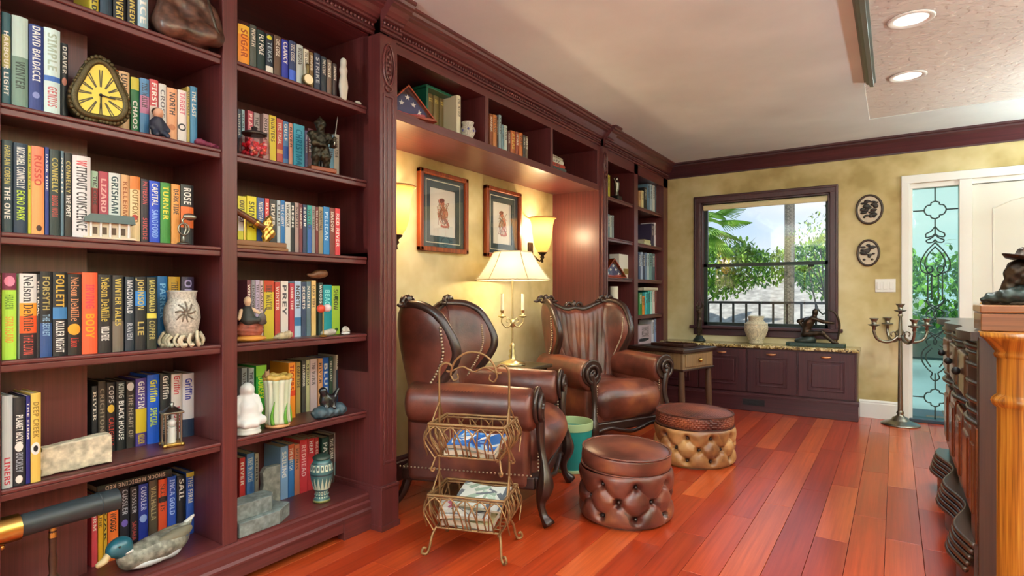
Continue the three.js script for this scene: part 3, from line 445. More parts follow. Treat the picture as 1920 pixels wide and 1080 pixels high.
bookRow(SHELF_Y[2], -2.075, 'toy house shelf', 'outer upright', GA, [
  [3, 24, 263, 0x30454d, { t: [['HARLAN COBEN', 0xb8b060, 0.06, 0.48], ['THE ONE', W, 0.5, 0.85]] }], [25, 52, 269, 0x17304a, { t: [['MICHAEL CONNELLY', W, 0.05, 0.5], ['ECHO PARK', 0xb8d83a, 0.52, 0.85]] }], [53, 58, 273, 0xb5b52e], [58.5, 83, 275, 0xf2a060, { b: [[0, 0.4, 0xf08060]], t: [['RUSSO', 0xb03a28, 0.1, 0.45]], d: [[0.6, 0.92, 0.2, 0x3a2018]] }], [84, 92, 276, 0x1c2f7a], [92.5, 113, 281, 0x20302f, { t: [['CONNELLY', 0xb0a050, 0.1, 0.5], ['BLOOD WORK', 0xc03a34, 0.53, 0.78]] }], [113.5, 120, 283, 0x53707f], [120.5, 135, 287, 0x262421, { t: [['CONNELLY', 0xb0a050, 0.1, 0.48], ['THE POET', W, 0.5, 0.76]] }], [135.5, 170, 293, 0xd9dadd, { t: [['W', 0xc03a40, 0.06, 0.13], ['ITHOUT CONSCIENCE', 0x2a2a2e, 0.14, 0.92]] }],
  [171, 184, 321, 0xa8cdb5, { x: -2.125, b: [[0.25, 1, 0x8e2f33]] }], [185, 203, 322, 0xb5495c, { x: -2.125, t: [['LIZARD', 0xe8b0b0, 0.1, 0.6]] }], [203.5, 226, 325, 0xdde9e8, { x: -2.125, t: [['GRISHAM', 0x24424a, 0.05, 0.6]] }], [227, 242, 328, 0xd6a878, { x: -2.125, t: [['KELLERMAN', 0x9a5a30, 0.1, 0.8]] }], [243, 263, 331, 0xe8d0a0, { x: -2.125, b: [[0, 0.2, 0xd8803a]], t: [['OUTFOXED', 0x8a6a3a, 0.2, 0.7]], d: [[0.5, 0.62, 0.25, 0xb03a30]] }], [264, 279, 336, 0x2b2530, { x: -2.125, t: [['PATTERSON', 0xc04a50, 0.04, 0.4], ['SUICIDE', 0xc04a50, 0.6, 0.94]] }], [280, 300, 340, 0x1d46c8, { x: -2.125, t: [['CAPITAL', W, 0.04, 0.4], ['SANDFORD', 0x8ab0f0, 0.45, 0.9]] }], [300.5, 320, 343, 0x3c8a3c, { x: -2.125, t: [['TURNER', 0xd8d040, 0.06, 0.6]] }], [321, 338, 346, 0xe09a4e, { x: -2.125 }], [338.5, 363, 347, 0x24262a, { x: -2.125, b: [[0.36, 0.7, 0xd86a30]], t: [['ROSE', W, 0.05, 0.33]] }]]);
bookRow(SHELF_Y[3], -2.075, 'carved vase shelf', 'outer upright', GA, [
  [3, 31, 512, 0xb0e650, { b: [[0, 0.2, 0x7a2a4a]], t: [['HIAASEN', 0x5a8a2a, 0.25, 0.42], ['STAR ISLAND', 0xd8a040, 0.5, 0.8]], d: [[0.55, 0.1, 0.34, 0xe890b0]] }], [36, 69, 513, 0xdadedd, { b: [[0.35, 0.5, 0xf0a030], [0.5, 0.7, 0xea5a28], [0.7, 1, 0x2a2024]], t: [['Nelson', 0x24262e, 0.03, 0.34, 1], ['DeMille', 0x3a2a20, 0.36, 0.68, 1], ['THE LION', 0xc04a40, 0.72, 0.95]] }], [69.5, 74, 514, 0x24242a], [74.5, 98, 509, 0x1a1a1e, { b: [[0.6, 1, 0x2a4a80]], t: [['FORSYTH', 0xa8985a, 0.06, 0.46], ['THE SECRET', 0x8ab0d0, 0.5, 0.75]] }], [98.5, 126, 510, 0x1c1c20, { b: [[0.42, 0.56, 0x3a78b0]], t: [['FOLLETT', 0xd0a840, 0.03, 0.42], ['KILLER NIGHT', W, 0.58, 0.95]] }], [126.5, 153, 514, 0x1e1a1a, { t: [['Nelson DeMille', 0xd08a60, 0.04, 0.58, 1], ['Lion', 0xd0342a, 0.78, 0.9, 1]], d: [[0.5, 0.68, 0.4, 0xe8a030]] }], [153.5, 183, 511, 0xf4603a, { t: [['IRVING', 0xd83a50, 0.15, 0.45], ['BODY', 0xf8a020, 0.5, 0.8]] }], [183.5, 210, 515, 0x222022, { t: [['Nelson DeMille', 0xc8b04a, 0.04, 0.6, 1], ['WILD FIRE', W, 0.66, 0.84]] }], [210.5, 232, 516, 0x2a2a2a, { b: [[0.6, 1, 0x6a6258]], t: [['WINTER TALES', 0xc0ac50, 0.05, 0.66]] }], [234, 252, 519, 0x222e3a, { t: [['MACDONALD', 0xc8ccd0, 0.05, 0.5], ['RAVEN', 0xa8b0b8, 0.62, 0.85]] }], [253, 274, 519, 0x1e2226, { b: [[0.2, 0.4, 0x2a78c0]], t: [['JOHNSON', 0xb8a860, 0.04, 0.46], ['LIE', 0xb8a860, 0.6, 0.8]] }], [275, 294, 520, 0x262c26, { b: [[0.5, 0.57, 0xd0c850]], t: [['MACDONALD', 0xb8b060, 0.04, 0.48], ['COPPER', 0xa8a060, 0.6, 0.86]] }], [295, 314, 518, 0x1f6fb0, { x: -2.2, t: [['PARKER', 0x8ac8f0, 0.1, 0.6]] }], [316, 338, 519, 0xc79a2e, { x: -2.2 }], [340, 364, 519, 0x3b3350, { x: -2.2, t: [['ODE', 0xb0a8d8, 0.04, 0.4]] }]]);
bookRow(SHELF_Y[4], -2.07, 'stone block shelf', 'outer upright', GA, [
  [3, 24, 742, 0xb8c4c6, { t: [['LINERS', 0xb02a38, 0.66, 0.96]] }], [24.5, 48, 745, 0x22262b, { t: [['PLANET HOLY', W, 0.2, 0.52], ['BUCKLEY', 0x9aa4b0, 0.62, 0.84]], d: [[0.5, 0.56, 0.3, W], [0.5, 0.92, 0.26, W]] }], [48.5, 57, 742, 0x1b1f6e], [57.5, 77, 737, 0xd9b85a, { t: [['DEEP CREEK', 0x8a7030, 0.1, 0.5]], d: [[0.5, 0.62, 0.4, W], [0.5, 0.62, 0.2, K]] }]], 0.14);
bookRow(SHELF_Y[4], -2.25, 'stone block shelf', 'boxed chase', GA, [
  [172, 183, 724, 0x23282c], [184, 199, 715, 0x3a332c, { t: [['CRICHTON', 0x8a8070, 0.1, 0.7]] }], [200, 217, 717, 0x1e1c1e, { t: [['COPS', 0xc0c0c0, 0.05, 0.3], ['CALIGULA', 0xb03a30, 0.5, 0.92]], d: [[0.5, 0.38, 0.34, 0xd8b040]] }], [218, 236, 715, 0x1e2325, { t: [['KING', 0xb0b8b8, 0.03, 0.25], ['BLACK HOUSE', W, 0.28, 0.85]] }], [237, 253, 714, 0x2f2d2b, { t: [['THE HEART OF', 0xa09888, 0.2, 0.85]], d: [[0.5, 0.09, 0.36, 0xd8d8d8]] }], [254, 275, 709, 0x4a3a8a, { b: [[0.45, 0.8, 0xd8c030]], t: [['GRIFFIN', W, 0.05, 0.45], ['KILLER', 0xd8c030, 0.82, 0.96]] }], [276, 299, 702, 0x1f5fd8, { t: [['Griffin', 0xe0e040, 0.08, 0.4], ['SPECIAL', 0xc8e060, 0.48, 0.75]] }], [300, 320, 701, 0x24282a, { t: [['Griffin', W, 0.03, 0.38], ['RETREAT', W, 0.6, 0.9]] }], [321, 341, 701, 0xdfd9d6, { t: [['Griffin', 0xc03a40, 0.03, 0.32], ['HOSTAGE', 0xb03a40, 0.5, 0.9]] }], [342, 364, 700, 0xdfe2ea, { b: [[0.72, 1, 0x2c3e5c]], t: [['Griffin', 0x2030a0, 0.08, 0.42]] }]]);
bookRow(0.172, -2.25, 'duck decoy shelf', 'boxed chase', GA, [
  [171.5, 183, 931, 0xc8434d], [184, 193, 921, 0xd9a324], [194, 201, 918, 0xc8a030, { t: [['OAK', K, 0.3, 0.7]] }], [202, 222, 916, 0xe8722e, { t: [['STUART WOODS', K, 0.06, 0.6]] }], [225, 243, 913, 0x1f1f28, { t: [['CUSSLER', 0xb0b4c0, 0.04, 0.4]], d: [[0.5, 0.52, 0.3, 0x6a5ab0]] }], [244, 259, 912, 0x1e1b1f, { t: [['CUSSLER', 0xb0b0b8, 0.04, 0.4], ['SAHARA', 0xb04a48, 0.52, 0.8]] }], [260, 278, 907, 0x1d2f8a, { t: [['CUSSLER', 0xc0c8e8, 0.04, 0.4]], d: [[0.5, 0.52, 0.34, 0x90a8e0]] }], [279, 296, 900, 0x4d4438, { t: [['VALHALLA', 0xa89870, 0.1, 0.6]] }], [297, 313, 898, 0xd8512e, { b: [[0.28, 0.36, K]] }], [314, 331, 893, 0x2a4fb0, { t: [['INCA GOLD', 0xa8c0f0, 0.05, 0.6]] }], [332, 348, 892, 0x20222a, { t: [['SAIL', W, 0.05, 0.4]] }], [349, 364, 885, 0x2a58b8, { b: [[0, 0.08, 0xc8b040]] }]]);
bookRow(SHELF_Y[0], -2.08, 'white figurine shelf', 'middle upright', GB, [
  [446, 468, 48, 0xee9a2e, { b: [[0, 0.25, 0xf0c040]], t: [['SUGAR', 0xa84a18, 0.1, 0.8]] }], [468.5, 481, 48, 0x4a5350], [482, 497, 58, 0x12302f, { t: [['FLY POLE', W, 0.1, 0.6]] }], [498, 512, 65, 0x1f2c3d, { b: [[0.8, 1, W]], t: [['TEXAS', 0x9ab0c0, 0.2, 0.7]], d: [[0.5, 0.09, 0.3, 0xd0d030]] }], [513.5, 527, 68, 0x5c4638], [528, 541, 76, 0x22309e, { t: [['CLANCY', W, 0.05, 0.6]] }], [542, 555, 78, 0x2a3a66, { b: [[0.7, 1, 0x3a60d0]] }], [556, 568, 85, 0xb5c4c4], [569, 579, 93, 0xd5d3c2], [580, 588, 99, 0x7a5f35], [589, 601, 101, 0x2a3550, { t: [['STRIKE', 0xb0b8c0, 0.1, 0.8]] }], [602, 612, 107, 0x1e2b38], [613, 622, 113, 0x6b5a50], [623.5, 632, 120, 0x3a2e2e]]);
bookRow(SHELF_Y[1], -2.19, 'warrior statue shelf', 'middle upright', GB, [
  [446, 452, 205, 0x3d4a5e], [453, 459, 206, 0x8fb5c2], [464, 475.5, 208, 0xb8455a, { t: [['PLAN', 0xe8c0c0, 0.05, 0.4]] }], [476, 487, 212, 0x9a8f94], [493.5, 504, 214, 0xc0a5a5], [505, 518, 217, 0xd9c42a, { t: [['HUNTERS', 0x6a5a18, 0.05, 0.5]] }], [519, 530.5, 223, 0xb84a42, { b: [[0.6, 0.68, 0xd8a060]] }], [531, 541, 228, 0x4f7fb0, { b: [[0.5, 0.75, 0x2a50a0]], t: [['GULF', W, 0.05, 0.4]] }], [542, 549, 231, 0xd99a85], [550.5, 571, 234, 0x4fb0d0, { t: [['CHRISTMAS', 0x1a7aa0, 0.1, 0.9]] }], [572, 577, 245, 0x6b5f86], [577.5, 586, 241, 0x6b2f3a], [590, 600, 246, 0x2c3a4a], [603, 613, 249, 0x4a4440], [615.5, 626, 253, 0x6f9db5], [626.5, 636, 252, 0xb0aaa0]], 0.15, true);
bookRow(SHELF_Y[2], -2.12, 'pistol shelf', 'middle upright', GB, [
  [446, 462, 368, 0xd8d23a, { b: [[0.35, 0.65, 0xd8d8d8]] }], [463, 481, 368, 0xe0d82f, { t: [['SKINNY', 0x4a4a20, 0.1, 0.6]] }], [482, 496, 371, 0x3a5590], [497, 505, 372, 0xd0484a], [506, 518, 374, 0x3b3836], [519.5, 526, 376, 0xb9c8d0], [526.5, 534, 376, 0x2470b0], [535, 545, 379, 0xc9ccc9, { t: [['VENGEANCE', K, 0.05, 0.5]] }], [545.5, 552.5, 380, K, { t: [['RISK', W, 0.05, 0.5]] }], [553, 560.5, 380, 0xa08a85], [561, 567.5, 382, 0x6a2c36], [568, 575.5, 384, 0x2c3a5c, { t: [['FEVER', W, 0.05, 0.45]] }], [576, 584.5, 385, 0x2f9a95, { b: [[0.4, 1, 0x2c60a8]] }], [585, 591, 386, 0x8a8a88], [591.5, 597, 388, 0x6b2a2c], [597.5, 606, 388, 0x93856a], [606.5, 618, 388, 0x2f7fc0, { t: [['PELICAN', 0xb8d8f0, 0.1, 0.7]] }], [618.5, 628, 390, 0x7a4038], [628.5, 638, 391, 0xd9474f, { t: [['RED RIVER', W, 0.1, 0.8]] }]], 0.15, true);
bookRow(SHELF_Y[3], -2.15, 'musician figurine shelf', 'middle upright', GB, [
  [463, 471, 525, 0x6b3a45], [471.5, 478.5, 525, 0x8a8a92], [479, 487, 525, 0xb5a8c5], [487.5, 494, 526, 0xc8b0b0], [495.5, 513.5, 526, 0xc8b836, { b: [[0, 0.2, 0xb84020]] }], [515.5, 525.5, 529, 0xb8423a], [526.5, 540.5, 527, 0xdcd6d0, { t: [['PREY', 0x4a4a50, 0.06, 0.6]] }], [543, 552, 531, 0xb03a4c], [552.5, 564.5, 527, 0xa8c5e0, { b: [[0.65, 0.8, 0x3a78b0]] }], [565.5, 574, 529, 0x3a4a66], [574.5, 583, 528, 0x5b7480], [584, 592.5, 526, 0xe0c07a], [597.5, 605.5, 530, 0x32433f, { t: [['WOODS', W, 0.05, 0.4]] }], [606, 622, 534, 0x1f95a0, { t: [['BEACH', 0x90e0e0, 0.1, 0.5]] }], [622.5, 637, 536, 0x9ac23f, { d: [[0.6, 0.25, 0.2, 0x2a4a20], [0.6, 0.9, 0.2, 0x2a4a20]] }]], 0.15, true);
bookRow(SHELF_Y[4], -2.26, 'white buddha shelf', 'middle upright', GB, [
  [453, 463, 690, 0x8f9496], [466, 476.5, 690, 0xa8adb0], [480, 500, 685, 0x2fae3c, { b: [[0, 0.2, 0x90d040]], t: [['DORSEY', 0xd8e830, 0.2, 0.6]] }], [541, 554, 680, 0xe88f2a, { x: -2.2, b: [[0.5, 0.6, 0xd04020]], t: [['TIGERS', 0x9a2a18, 0.05, 0.5]] }], [555.5, 563.5, 679, 0xb09a55], [566, 573.5, 676, 0x4a4a42], [574, 580.5, 675, 0xc0c08f], [581.5, 594.5, 673, 0xc8b5b5], [596.5, 605, 672, 0xd8a070], [605.5, 616.5, 670, 0x2458a8, { t: [['BLUE', W, 0.1, 0.7]] }], [617.5, 624, 669, 0x2f4a3a], [630, 639, 665, 0xc5bfae, { b: [[0.3, 1, 0x24344a]] }]], 0.14, true);
bookRow(0.172, -2.28, 'striped urn shelf', 'middle upright', GB, [
  [449, 460, 858, 0xb8322f], [462.5, 477, 850, 0x4a78b0], [478, 485, 850, 0xa8a090], [526, 540, 837, 0x7fa5cf, { t: [['SAILING', W, 0.1, 0.6]] }], [540.5, 552, 833, 0x3a78b8, { b: [[0, 0.3, 0xc05a3a]] }], [552.5, 562, 833, 0xc87a5a], [562.5, 577, 824, 0xcf3b44, { t: [['REDHEAD', 0xf0c0c0, 0.1, 0.7]] }], [577.5, 590, 822, 0xc0343a, { t: [['HEAT', W, 0.05, 0.3]] }], [590.5, 598, 820, 0xa83030], [603.5, 616.5, 820, 0x24433a, { t: [['PAT', W, 0.1, 0.4]] }], [617, 627, 815, 0x4a3f3a], [627.5, 639, 810, 0xb5a8a8, { b: [[0.6, 1, 0x5aa0a0]] }]], 0.13, true);
// over the niche
bookRow(1.972, -2.16, 'flag case shelf', 'green bookend', GN, [[790, 801, 172, 0x6b5a34, { t: [['I', G, 0.1, 0.2]] }], [801.5, 812, 176, 0x6b5a34, { t: [['II', G, 0.1, 0.2]] }], [812.5, 823, 180, 0x7a683c, { t: [['III', G, 0.1, 0.2]] }], [823.5, 834, 184, 0x6b5a34, { t: [['IV', G, 0.1, 0.2]] }], [856, 864, 180, 0xd8d2b8, { x: -2.06 }]], 0.15);
bookRow(1.972, -2.06, 'middle overhead shelf', 'left divider', GN, [[918, 924, 214, 0x8a4a24], [924.5, 931.5, 216, 0xb8733a], [932, 934.5, 220, 0x3a2a20], [935, 940, 216, 0x8aa0a8], [940.5, 945, 234, 0x6a8a98], [945.5, 951, 236, 0xb8c0b8], [952, 957, 246, 0x5c2a1c], [957.5, 966, 246, 0xb05a24, { t: [['ATLAS', G, 0.1, 0.7]] }], [966.5, 973, 248, 0x8a3a1c], [973.5, 980, 250, 0xc06a2a], [980.5, 985, 254, 0x3a3a38], [985.5, 990, 256, 0x6a5a4a]], 0.16);
// far bookcase
bookRow(1.915, -2.08, 'top shelf of corner bookcase', 'pilaster', GF, [[1136, 1144, 328, 0xc0b83a]], 0.15);
bookRow(1.57, -2.08, 'second shelf of corner bookcase', 'pilaster', GF, [[1135, 1139, 403, 0x8a9490], [1139.5, 1143, 402, 0x53707f], [1143.5, 1147, 404, 0xa8b0ac], [1147.5, 1151, 404, 0x6f7c80]], 0.15);
bookRow(0.54, -2.08, 'low shelf of corner bookcase', 'pilaster', GF, [[1140, 1145, 622, 0xd8a020], [1145.5, 1155, 624, 0xf0a028]], 0.15);
bookRow(1.915, -2.08, 'top shelf beside the window wall', 'middle upright', GF, [[1198, 1202, 358, 0xc09468], [1202.5, 1207, 358, 0xd8c89a], [1207.5, 1213, 352, 0x22262a], [1214, 1218, 345, 0x6a8aa8], [1218.5, 1223, 345, 0xa8c0d0], [1223.5, 1228, 347, 0xd0d4d4], [1228.5, 1233, 349, 0x4f6070], [1233.5, 1237, 350, 0x7a8a94], [1237.5, 1241, 351, 0xd0ccc4]], 0.15);
bookRow(1.57, -2.08, 'second shelf beside the window wall', 'cream boxes', GF, [[1221, 1226, 420, 0x3b3350], [1226.5, 1230, 418, 0xd8d0d8], [1230.5, 1234, 420, 0xb8a0b0], [1234.5, 1237, 417, 0xc8a878], [1237.5, 1240, 417, 0xa04a40]], 0.15);
bookRow(1.23, -2.08, 'third shelf beside the window wall', 'middle upright', GF, [[1198, 1201, 474, 0x4a5a78], [1201.5, 1205, 473, 0xa8b8d0], [1205.5, 1209, 474, 0x2f3e58], [1209.5, 1213, 474, 0x6a80a0], [1213.5, 1217, 475, 0xb8ccd0], [1217.5, 1222, 475, 0x7aa0a0], [1222.5, 1228, 476, 0x54707a], [1229, 1233, 477, 0x8a4a50], [1233.5, 1237, 477, 0xc8a8b0], [1237.5, 1241, 477, 0xd0c8c8]], 0.15);
bookRow(0.885, -2.08, 'fourth shelf beside the window wall', 'middle upright', GF, [[1198, 1204, 549, 0x2f7a3a], [1204.5, 1209, 555, 0xe08a28], [1209.5, 1214, 548, 0x4fb8c0], [1214.5, 1219, 545, 0x1f9a98], [1219.5, 1223, 544, 0xa0d8d0], [1223.5, 1228, 543, 0xe4dcd4], [1228.5, 1232, 543, 0x8a4a44], [1232.5, 1236, 544, 0xa8685c], [1236.5, 1241, 543, 0x6a3a3c]], 0.15);
bookRow(0.54, -2.08, 'lowest shelf beside the window wall', 'middle upright', GF, [[1198, 1221, 609, 0xb8a8b4, { d: [[0.4, 0.6, 0.4, 0x2a2c34]] }], [1222, 1226, 600, 0xd0d0dc], [1226.5, 1231, 597, 0x8a9ac0], [1231.5, 1236, 595, 0xc0c8d8], [1236.5, 1241, 593, 0x6a78a0]], 0.15);
// lying books
function lyingBook(pos, turn, L, th, dp, c, label, text, tcol, group) {
  const t = tile({ c, text: text ? [[text, tcol, 0.1, 0.9]] : [] }), [cov, pages] = bookGeo(th, L, dp, t, false);
  const g = thing('book', label, 'book', pos, turn, group); const inner = [part('cover', cov, t.a.m, g), part('page_block', pages, M.paper, g)];
  for (const m of inner) { m.geometry.translate(0, -L / 2, 0).rotateX(-Math.PI / 2).translate(0, th / 2, 0); }
  return g;
}
{ const a = onX(190, 905, -2.25), b = onX(331, 880, -2.25), top = 0.172 + 0.243;
  lyingBook([-2.24, top, (a[2] + b[2]) / 2 + 0.02], 0, 0.24, 0.026, 0.15, 0x24242a, 'black book lying flat across the tops of the duck shelf books', 'SHOCK MEDICINE RED', 0xc8b8b0, GA); }
[[0xb8b4a4, 0.27, 0.028], [0x4a5a5c, 0.28, 0.024], [0xa83a2c, 0.25, 0.026], [0xd0ccc0, 0.24, 0.03], [0xb0a894, 0.22, 0.02]].reduce((y, [c, L, th], i) => { lyingBook([-2.07, y, -3.72 + (i % 2) * 0.008], (i - 2) * 0.05, L, th, 0.17, c, `${colourName(c)} book, ${['lowest', 'second', 'third', 'fourth', 'topmost'][i]} in the flat stack in the overhead cabinet`, 'ART', 0x3a3a3a, GN); return y + th + 0.0005; }, 1.972);
[[0xd8d4b0, 0.19, 0.03], [0xcfc99a, 0.17, 0.028]].reduce((y, [c, L, th], i) => { lyingBook([-2.06, y, onX(1210, 440, -2.08)[2]], 0, L, th, 0.15, c, `cream book lying flat ${['at the bottom of', 'second in'][i]} the pile beside the window wall`, '', 0, GF); return y + th + 0.0005; }, 1.57);
lyingBook([-2.06, 0.885 + 0.24, onX(1218, 500, -2.08)[2]], 0, 0.45, 0.03, 0.15, 0xd8cfb8, 'cream book lying across the upright books by the window wall', '', 0, GF);
// ------------------------------------------------------------------ wing armchairs
function nailRow(pts, n, r = 0.0075) { const c = curve(pts), L = []; for (let i = 0; i <= n; i++) { const p = c.getPointAt(i / n); L.push(new THREE.IcosahedronGeometry(r, 1).translate(p.x, p.y, p.z)); } return join(L); }
function spiral(cx, cy, z, r0, r1, turns, dir, start, n = 26) { const P = []; for (let i = 0; i <= n; i++) { const t = i / n, a = start + dir * t * turns * 2 * Math.PI, r = lerp(r0, r1, t); P.push([cx + r * Math.cos(a), cy + r * Math.sin(a), z]); } return P; }
function armchair(label, pos, facing, deep) { // local: front is +z, width along x
  const g = thing('wing_armchair', label, 'armchair', pos, facing, 'leather wing armchairs in the niche'); g.scale.set(0.965, 1.03, deep);
  // back and wings: one padded shell; s runs across (-1..1), height up to a scalloped top
  const HT = (s) => { const a = Math.abs(s); const q = clamp((a - 0.72) / 0.28); return 0.93 + 0.065 * smooth(0.12, 0.62, a) - 0.2 * (1 - Math.sqrt(1 - q * q * 0.985)) + 0.012 * Math.exp(-((s / 0.1) ** 2)); };
  const wing = (y) => 0.05 + 0.21 * smooth(0.48, 0.80, y);
  const half = (y) => 0.285 + 0.05 * smooth(0.4, 0.95, y), lean = (y) => -0.25 - 0.09 * smooth(0.25, 1.0, y);
  const mid = (s, y) => { const a = Math.abs(s), sg = Math.sign(s), hb = half(y), z0 = lean(y); if (a < 0.55) { const q = a / 0.55; return [sg * q * (hb - 0.05), y, z0 + 0.02 * q * q]; } const q = (a - 0.55) / 0.45, w = wing(y); return [sg * (hb - 0.05 + 0.075 * Math.sin(q * 1.5)), y, z0 + 0.02 + w * Math.pow(q, 1.25)]; };
  const nrm = (s, y) => { const e = 0.02, p = mid(Math.max(-1, s - e), y), q = mid(Math.min(1, s + e), y), dx = q[0] - p[0], dz = q[2] - p[2], l = Math.hypot(dx, dz) || 1; return [-dz / l, dx / l]; }; // towards the sitter
  const Y0 = 0.20;
  const surf = (side, lo) => (u, t) => {
    const s = u * 2 - 1, top = HT(s), y = lerp(lo, top, t), [px, , pz] = mid(s, y), [nx, nz] = nrm(s, y), edge = Math.pow(Math.max(0, 1 - Math.pow(Math.abs(s), 6)), 0.5) * Math.pow(Math.max(0, 1 - Math.pow(t, 10)), 0.5);
    let th = side > 0 ? 0.022 + 0.04 * edge : 0.018 + 0.022 * edge;
    if (side > 0) th += edge * (0.010 * Math.sin(s * 38 + 7 * t + 2.2 * Math.sin(t * 5 + s * 3)) * smooth(0.95, 0.4, t) + 0.006 * Math.sin(s * 71 - 6 * t)) * smooth(0.75, 0.5, Math.abs(s));
    return [px + nx * th * side, y, pz + nz * th * side];
  };
  const front = grid(72, 36, surf(1, 0.36)), back = grid(56, 28, (u, t) => surf(-1, Y0)(1 - u, t));
  const rim = (a, b) => grid(72, 2, (u, t) => { const p = surf(1, 0.36)(u, 1), q = surf(-1, Y0)(u, 1); return [lerp(p[0], q[0], t), lerp(p[1], q[1], t), lerp(p[2], q[2], t)]; });
  const side = (u0) => grid(2, 28, (u, t) => { const p = surf(1, 0.36)(u0, t), q = surf(-1, Y0)(u0, t), k = u0 ? u : 1 - u; return [lerp(p[0], q[0], k), lerp(p[1], q[1], k), lerp(p[2], q[2], k)]; });
  part('backrest', tri(join([front, back, rim(), side(0), side(1)])), M.leather, g, 'wrinkled brown leather back with wings');
  // dark carved rim along the wings and the top
  const rimPts = []; const E = (s, t) => { const p = surf(1, 0.36)((s + 1) / 2, t), q = surf(-1, Y0)((s + 1) / 2, t); return [(p[0] + q[0]) / 2, (p[1] + q[1]) / 2 + (t === 1 ? 0.006 : 0), (p[2] + q[2]) / 2 + (t < 1 ? 0.008 : 0)]; };
  for (let t = 0.3; t < 0.97; t += 0.1) rimPts.push(E(-1, t)); for (let i = 0; i <= 26; i++) rimPts.push(E(-1 + i / 13, 1)); for (let t = 0.9; t > 0.29; t -= 0.1) rimPts.push(E(1, t));
  const fr = part('back_frame', tri(tube(rimPts, 0.0255, 150, 12)), M.carved, g, 'dark carved wooden rim');
  // carved crests: middle and on each shoulder
  const cr = []; for (const [s, k] of [[0, 1.3], [-0.62, 1.15], [0.62, 1.15]]) { const p = E(s, 1); for (const d of [-1, 1]) { cr.push(tube(spiral(p[0] + d * 0.035 * k, p[1] + 0.012, p[2], 0.028 * k, 0.006, 1.2, d, Math.PI / 2 - d * 1.57), (t) => 0.011 * k * (1 - 0.5 * t), 22, 7)); cr.push(ball(0.012 * k, p[0] + d * 0.075 * k, p[1] + 0.004, p[2], 2, 0.8, 1)); } cr.push(ball(0.019 * k, p[0], p[1] + 0.024 * k, p[2], 0.9, 1.3, 0.9)); }
  part('carved_crest', cr, M.carved, fr);
  const nl = []; for (const s of [-1, 1]) { const P = []; for (let t = 0.25; t < 0.98; t += 0.08) { const q = surf(-1, Y0)((s * 0.94 + 1) / 2, t); P.push([q[0] + s * 0.004, q[1], q[2]]); } nl.push(nailRow(P, 34)); const Q = []; for (let t = 0.35; t < 0.97; t += 0.08) { const q = surf(1, 0.36)((s * 0.93 + 1) / 2, t); Q.push(q); } nl.push(nailRow(Q, 30, 0.0065)); }
  // arms: a fat roll over a leather cheek
  for (const s of [-1, 1]) {
    const prof = (a) => { const c = Math.cos(a), n = Math.sin(a); return [0.082 * c * (c * s > 0 ? 1.1 : 0.9), 0.098 * n + 0.004]; };
    const roll = grid(56, 44, (u, t) => { const a = u * 2 * Math.PI, [x, y] = prof(a), k = (t < 0.06 ? Math.sqrt(1 - ((0.06 - t) / 0.06) ** 2) : 1) * (t > 0.95 ? Math.sqrt(Math.max(0, 1 - ((t - 0.95) / 0.05) ** 2 * 0.5)) : 1), f = 1 + 0.05 * Math.sin(t * 3.1); return [s * 0.335 + x * k * f * (s > 0 ? 1 : 1), 0.535 + y * k * f - 0.012 * t, lerp(-0.28, 0.335, t)]; }, true);
    const cheek = tri(box(0.085, 0.36, 0.58, s * 0.325, 0.345, 0.015, 0.03));
    part('arm', tri(join([roll, cheek])), M.leather, g);
    // show-wood facing: leg, knee, stile and scroll in one sweep
    const x = s * 0.342, z = 0.345;
    const leg = part('front_leg', tri(tube([[x + s * 0.012, 0.012, z + 0.05], [x + s * 0.0, 0.05, z + 0.022], [x, 0.11, z + 0.01], [x + s * 0.012, 0.19, z + 0.03], [x + s * 0.006, 0.27, z + 0.026], [x - s * 0.012, 0.36, z + 0.008], [x - s * 0.008, 0.45, z + 0.004], [x + s * 0.02, 0.55, z + 0.006]], (t) => 0.016 + 0.022 * Math.exp(-(((t - 0.34) / 0.12) ** 2)) + 0.012 * Math.exp(-((t / 0.07) ** 2)) + 0.006 * Math.exp(-(((t - 0.9) / 0.2) ** 2)), 44, 10)), M.carved, g, 'dark cabriole leg running up into the arm scroll');
    part('arm_scroll', [tube(spiral(x, 0.55, z + 0.012, 0.064, 0.01, 1.7, s, -Math.PI / 2), (t) => 0.014 * (1 - 0.45 * t), 44, 8), tube(spiral(x, 0.55, z - 0.004, 0.08, 0.074, 0.95, 1, 0), 0.010, 40, 7), ball(0.014, x, 0.55, z + 0.014), slab(ell(0.07, 0.085, 24), 0.018).translate(x, 0.55, z - 0.014)], M.carved, leg);
    nl.push(nailRow([[x - s * 0.045, 0.24, z - 0.012], [x - s * 0.05, 0.36, z - 0.012], [x - s * 0.05, 0.46, z - 0.012]], 14, 0.005), nailRow([[x + s * 0.03, 0.235, z - 0.03], [x + s * 0.032, 0.235, 0], [x + s * 0.032, 0.235, -0.3]], 34, 0.005));
    const rl = part('rear_leg', tri(tube([[s * 0.27, 0.01, -0.38], [s * 0.265, 0.08, -0.33], [s * 0.26, 0.2, -0.29]], (t) => 0.017 + 0.008 * t, 14, 8)), M.carved, g);
  }
  part('nail_trim', nl, M.nail, g, 'row of small brass upholstery nails');
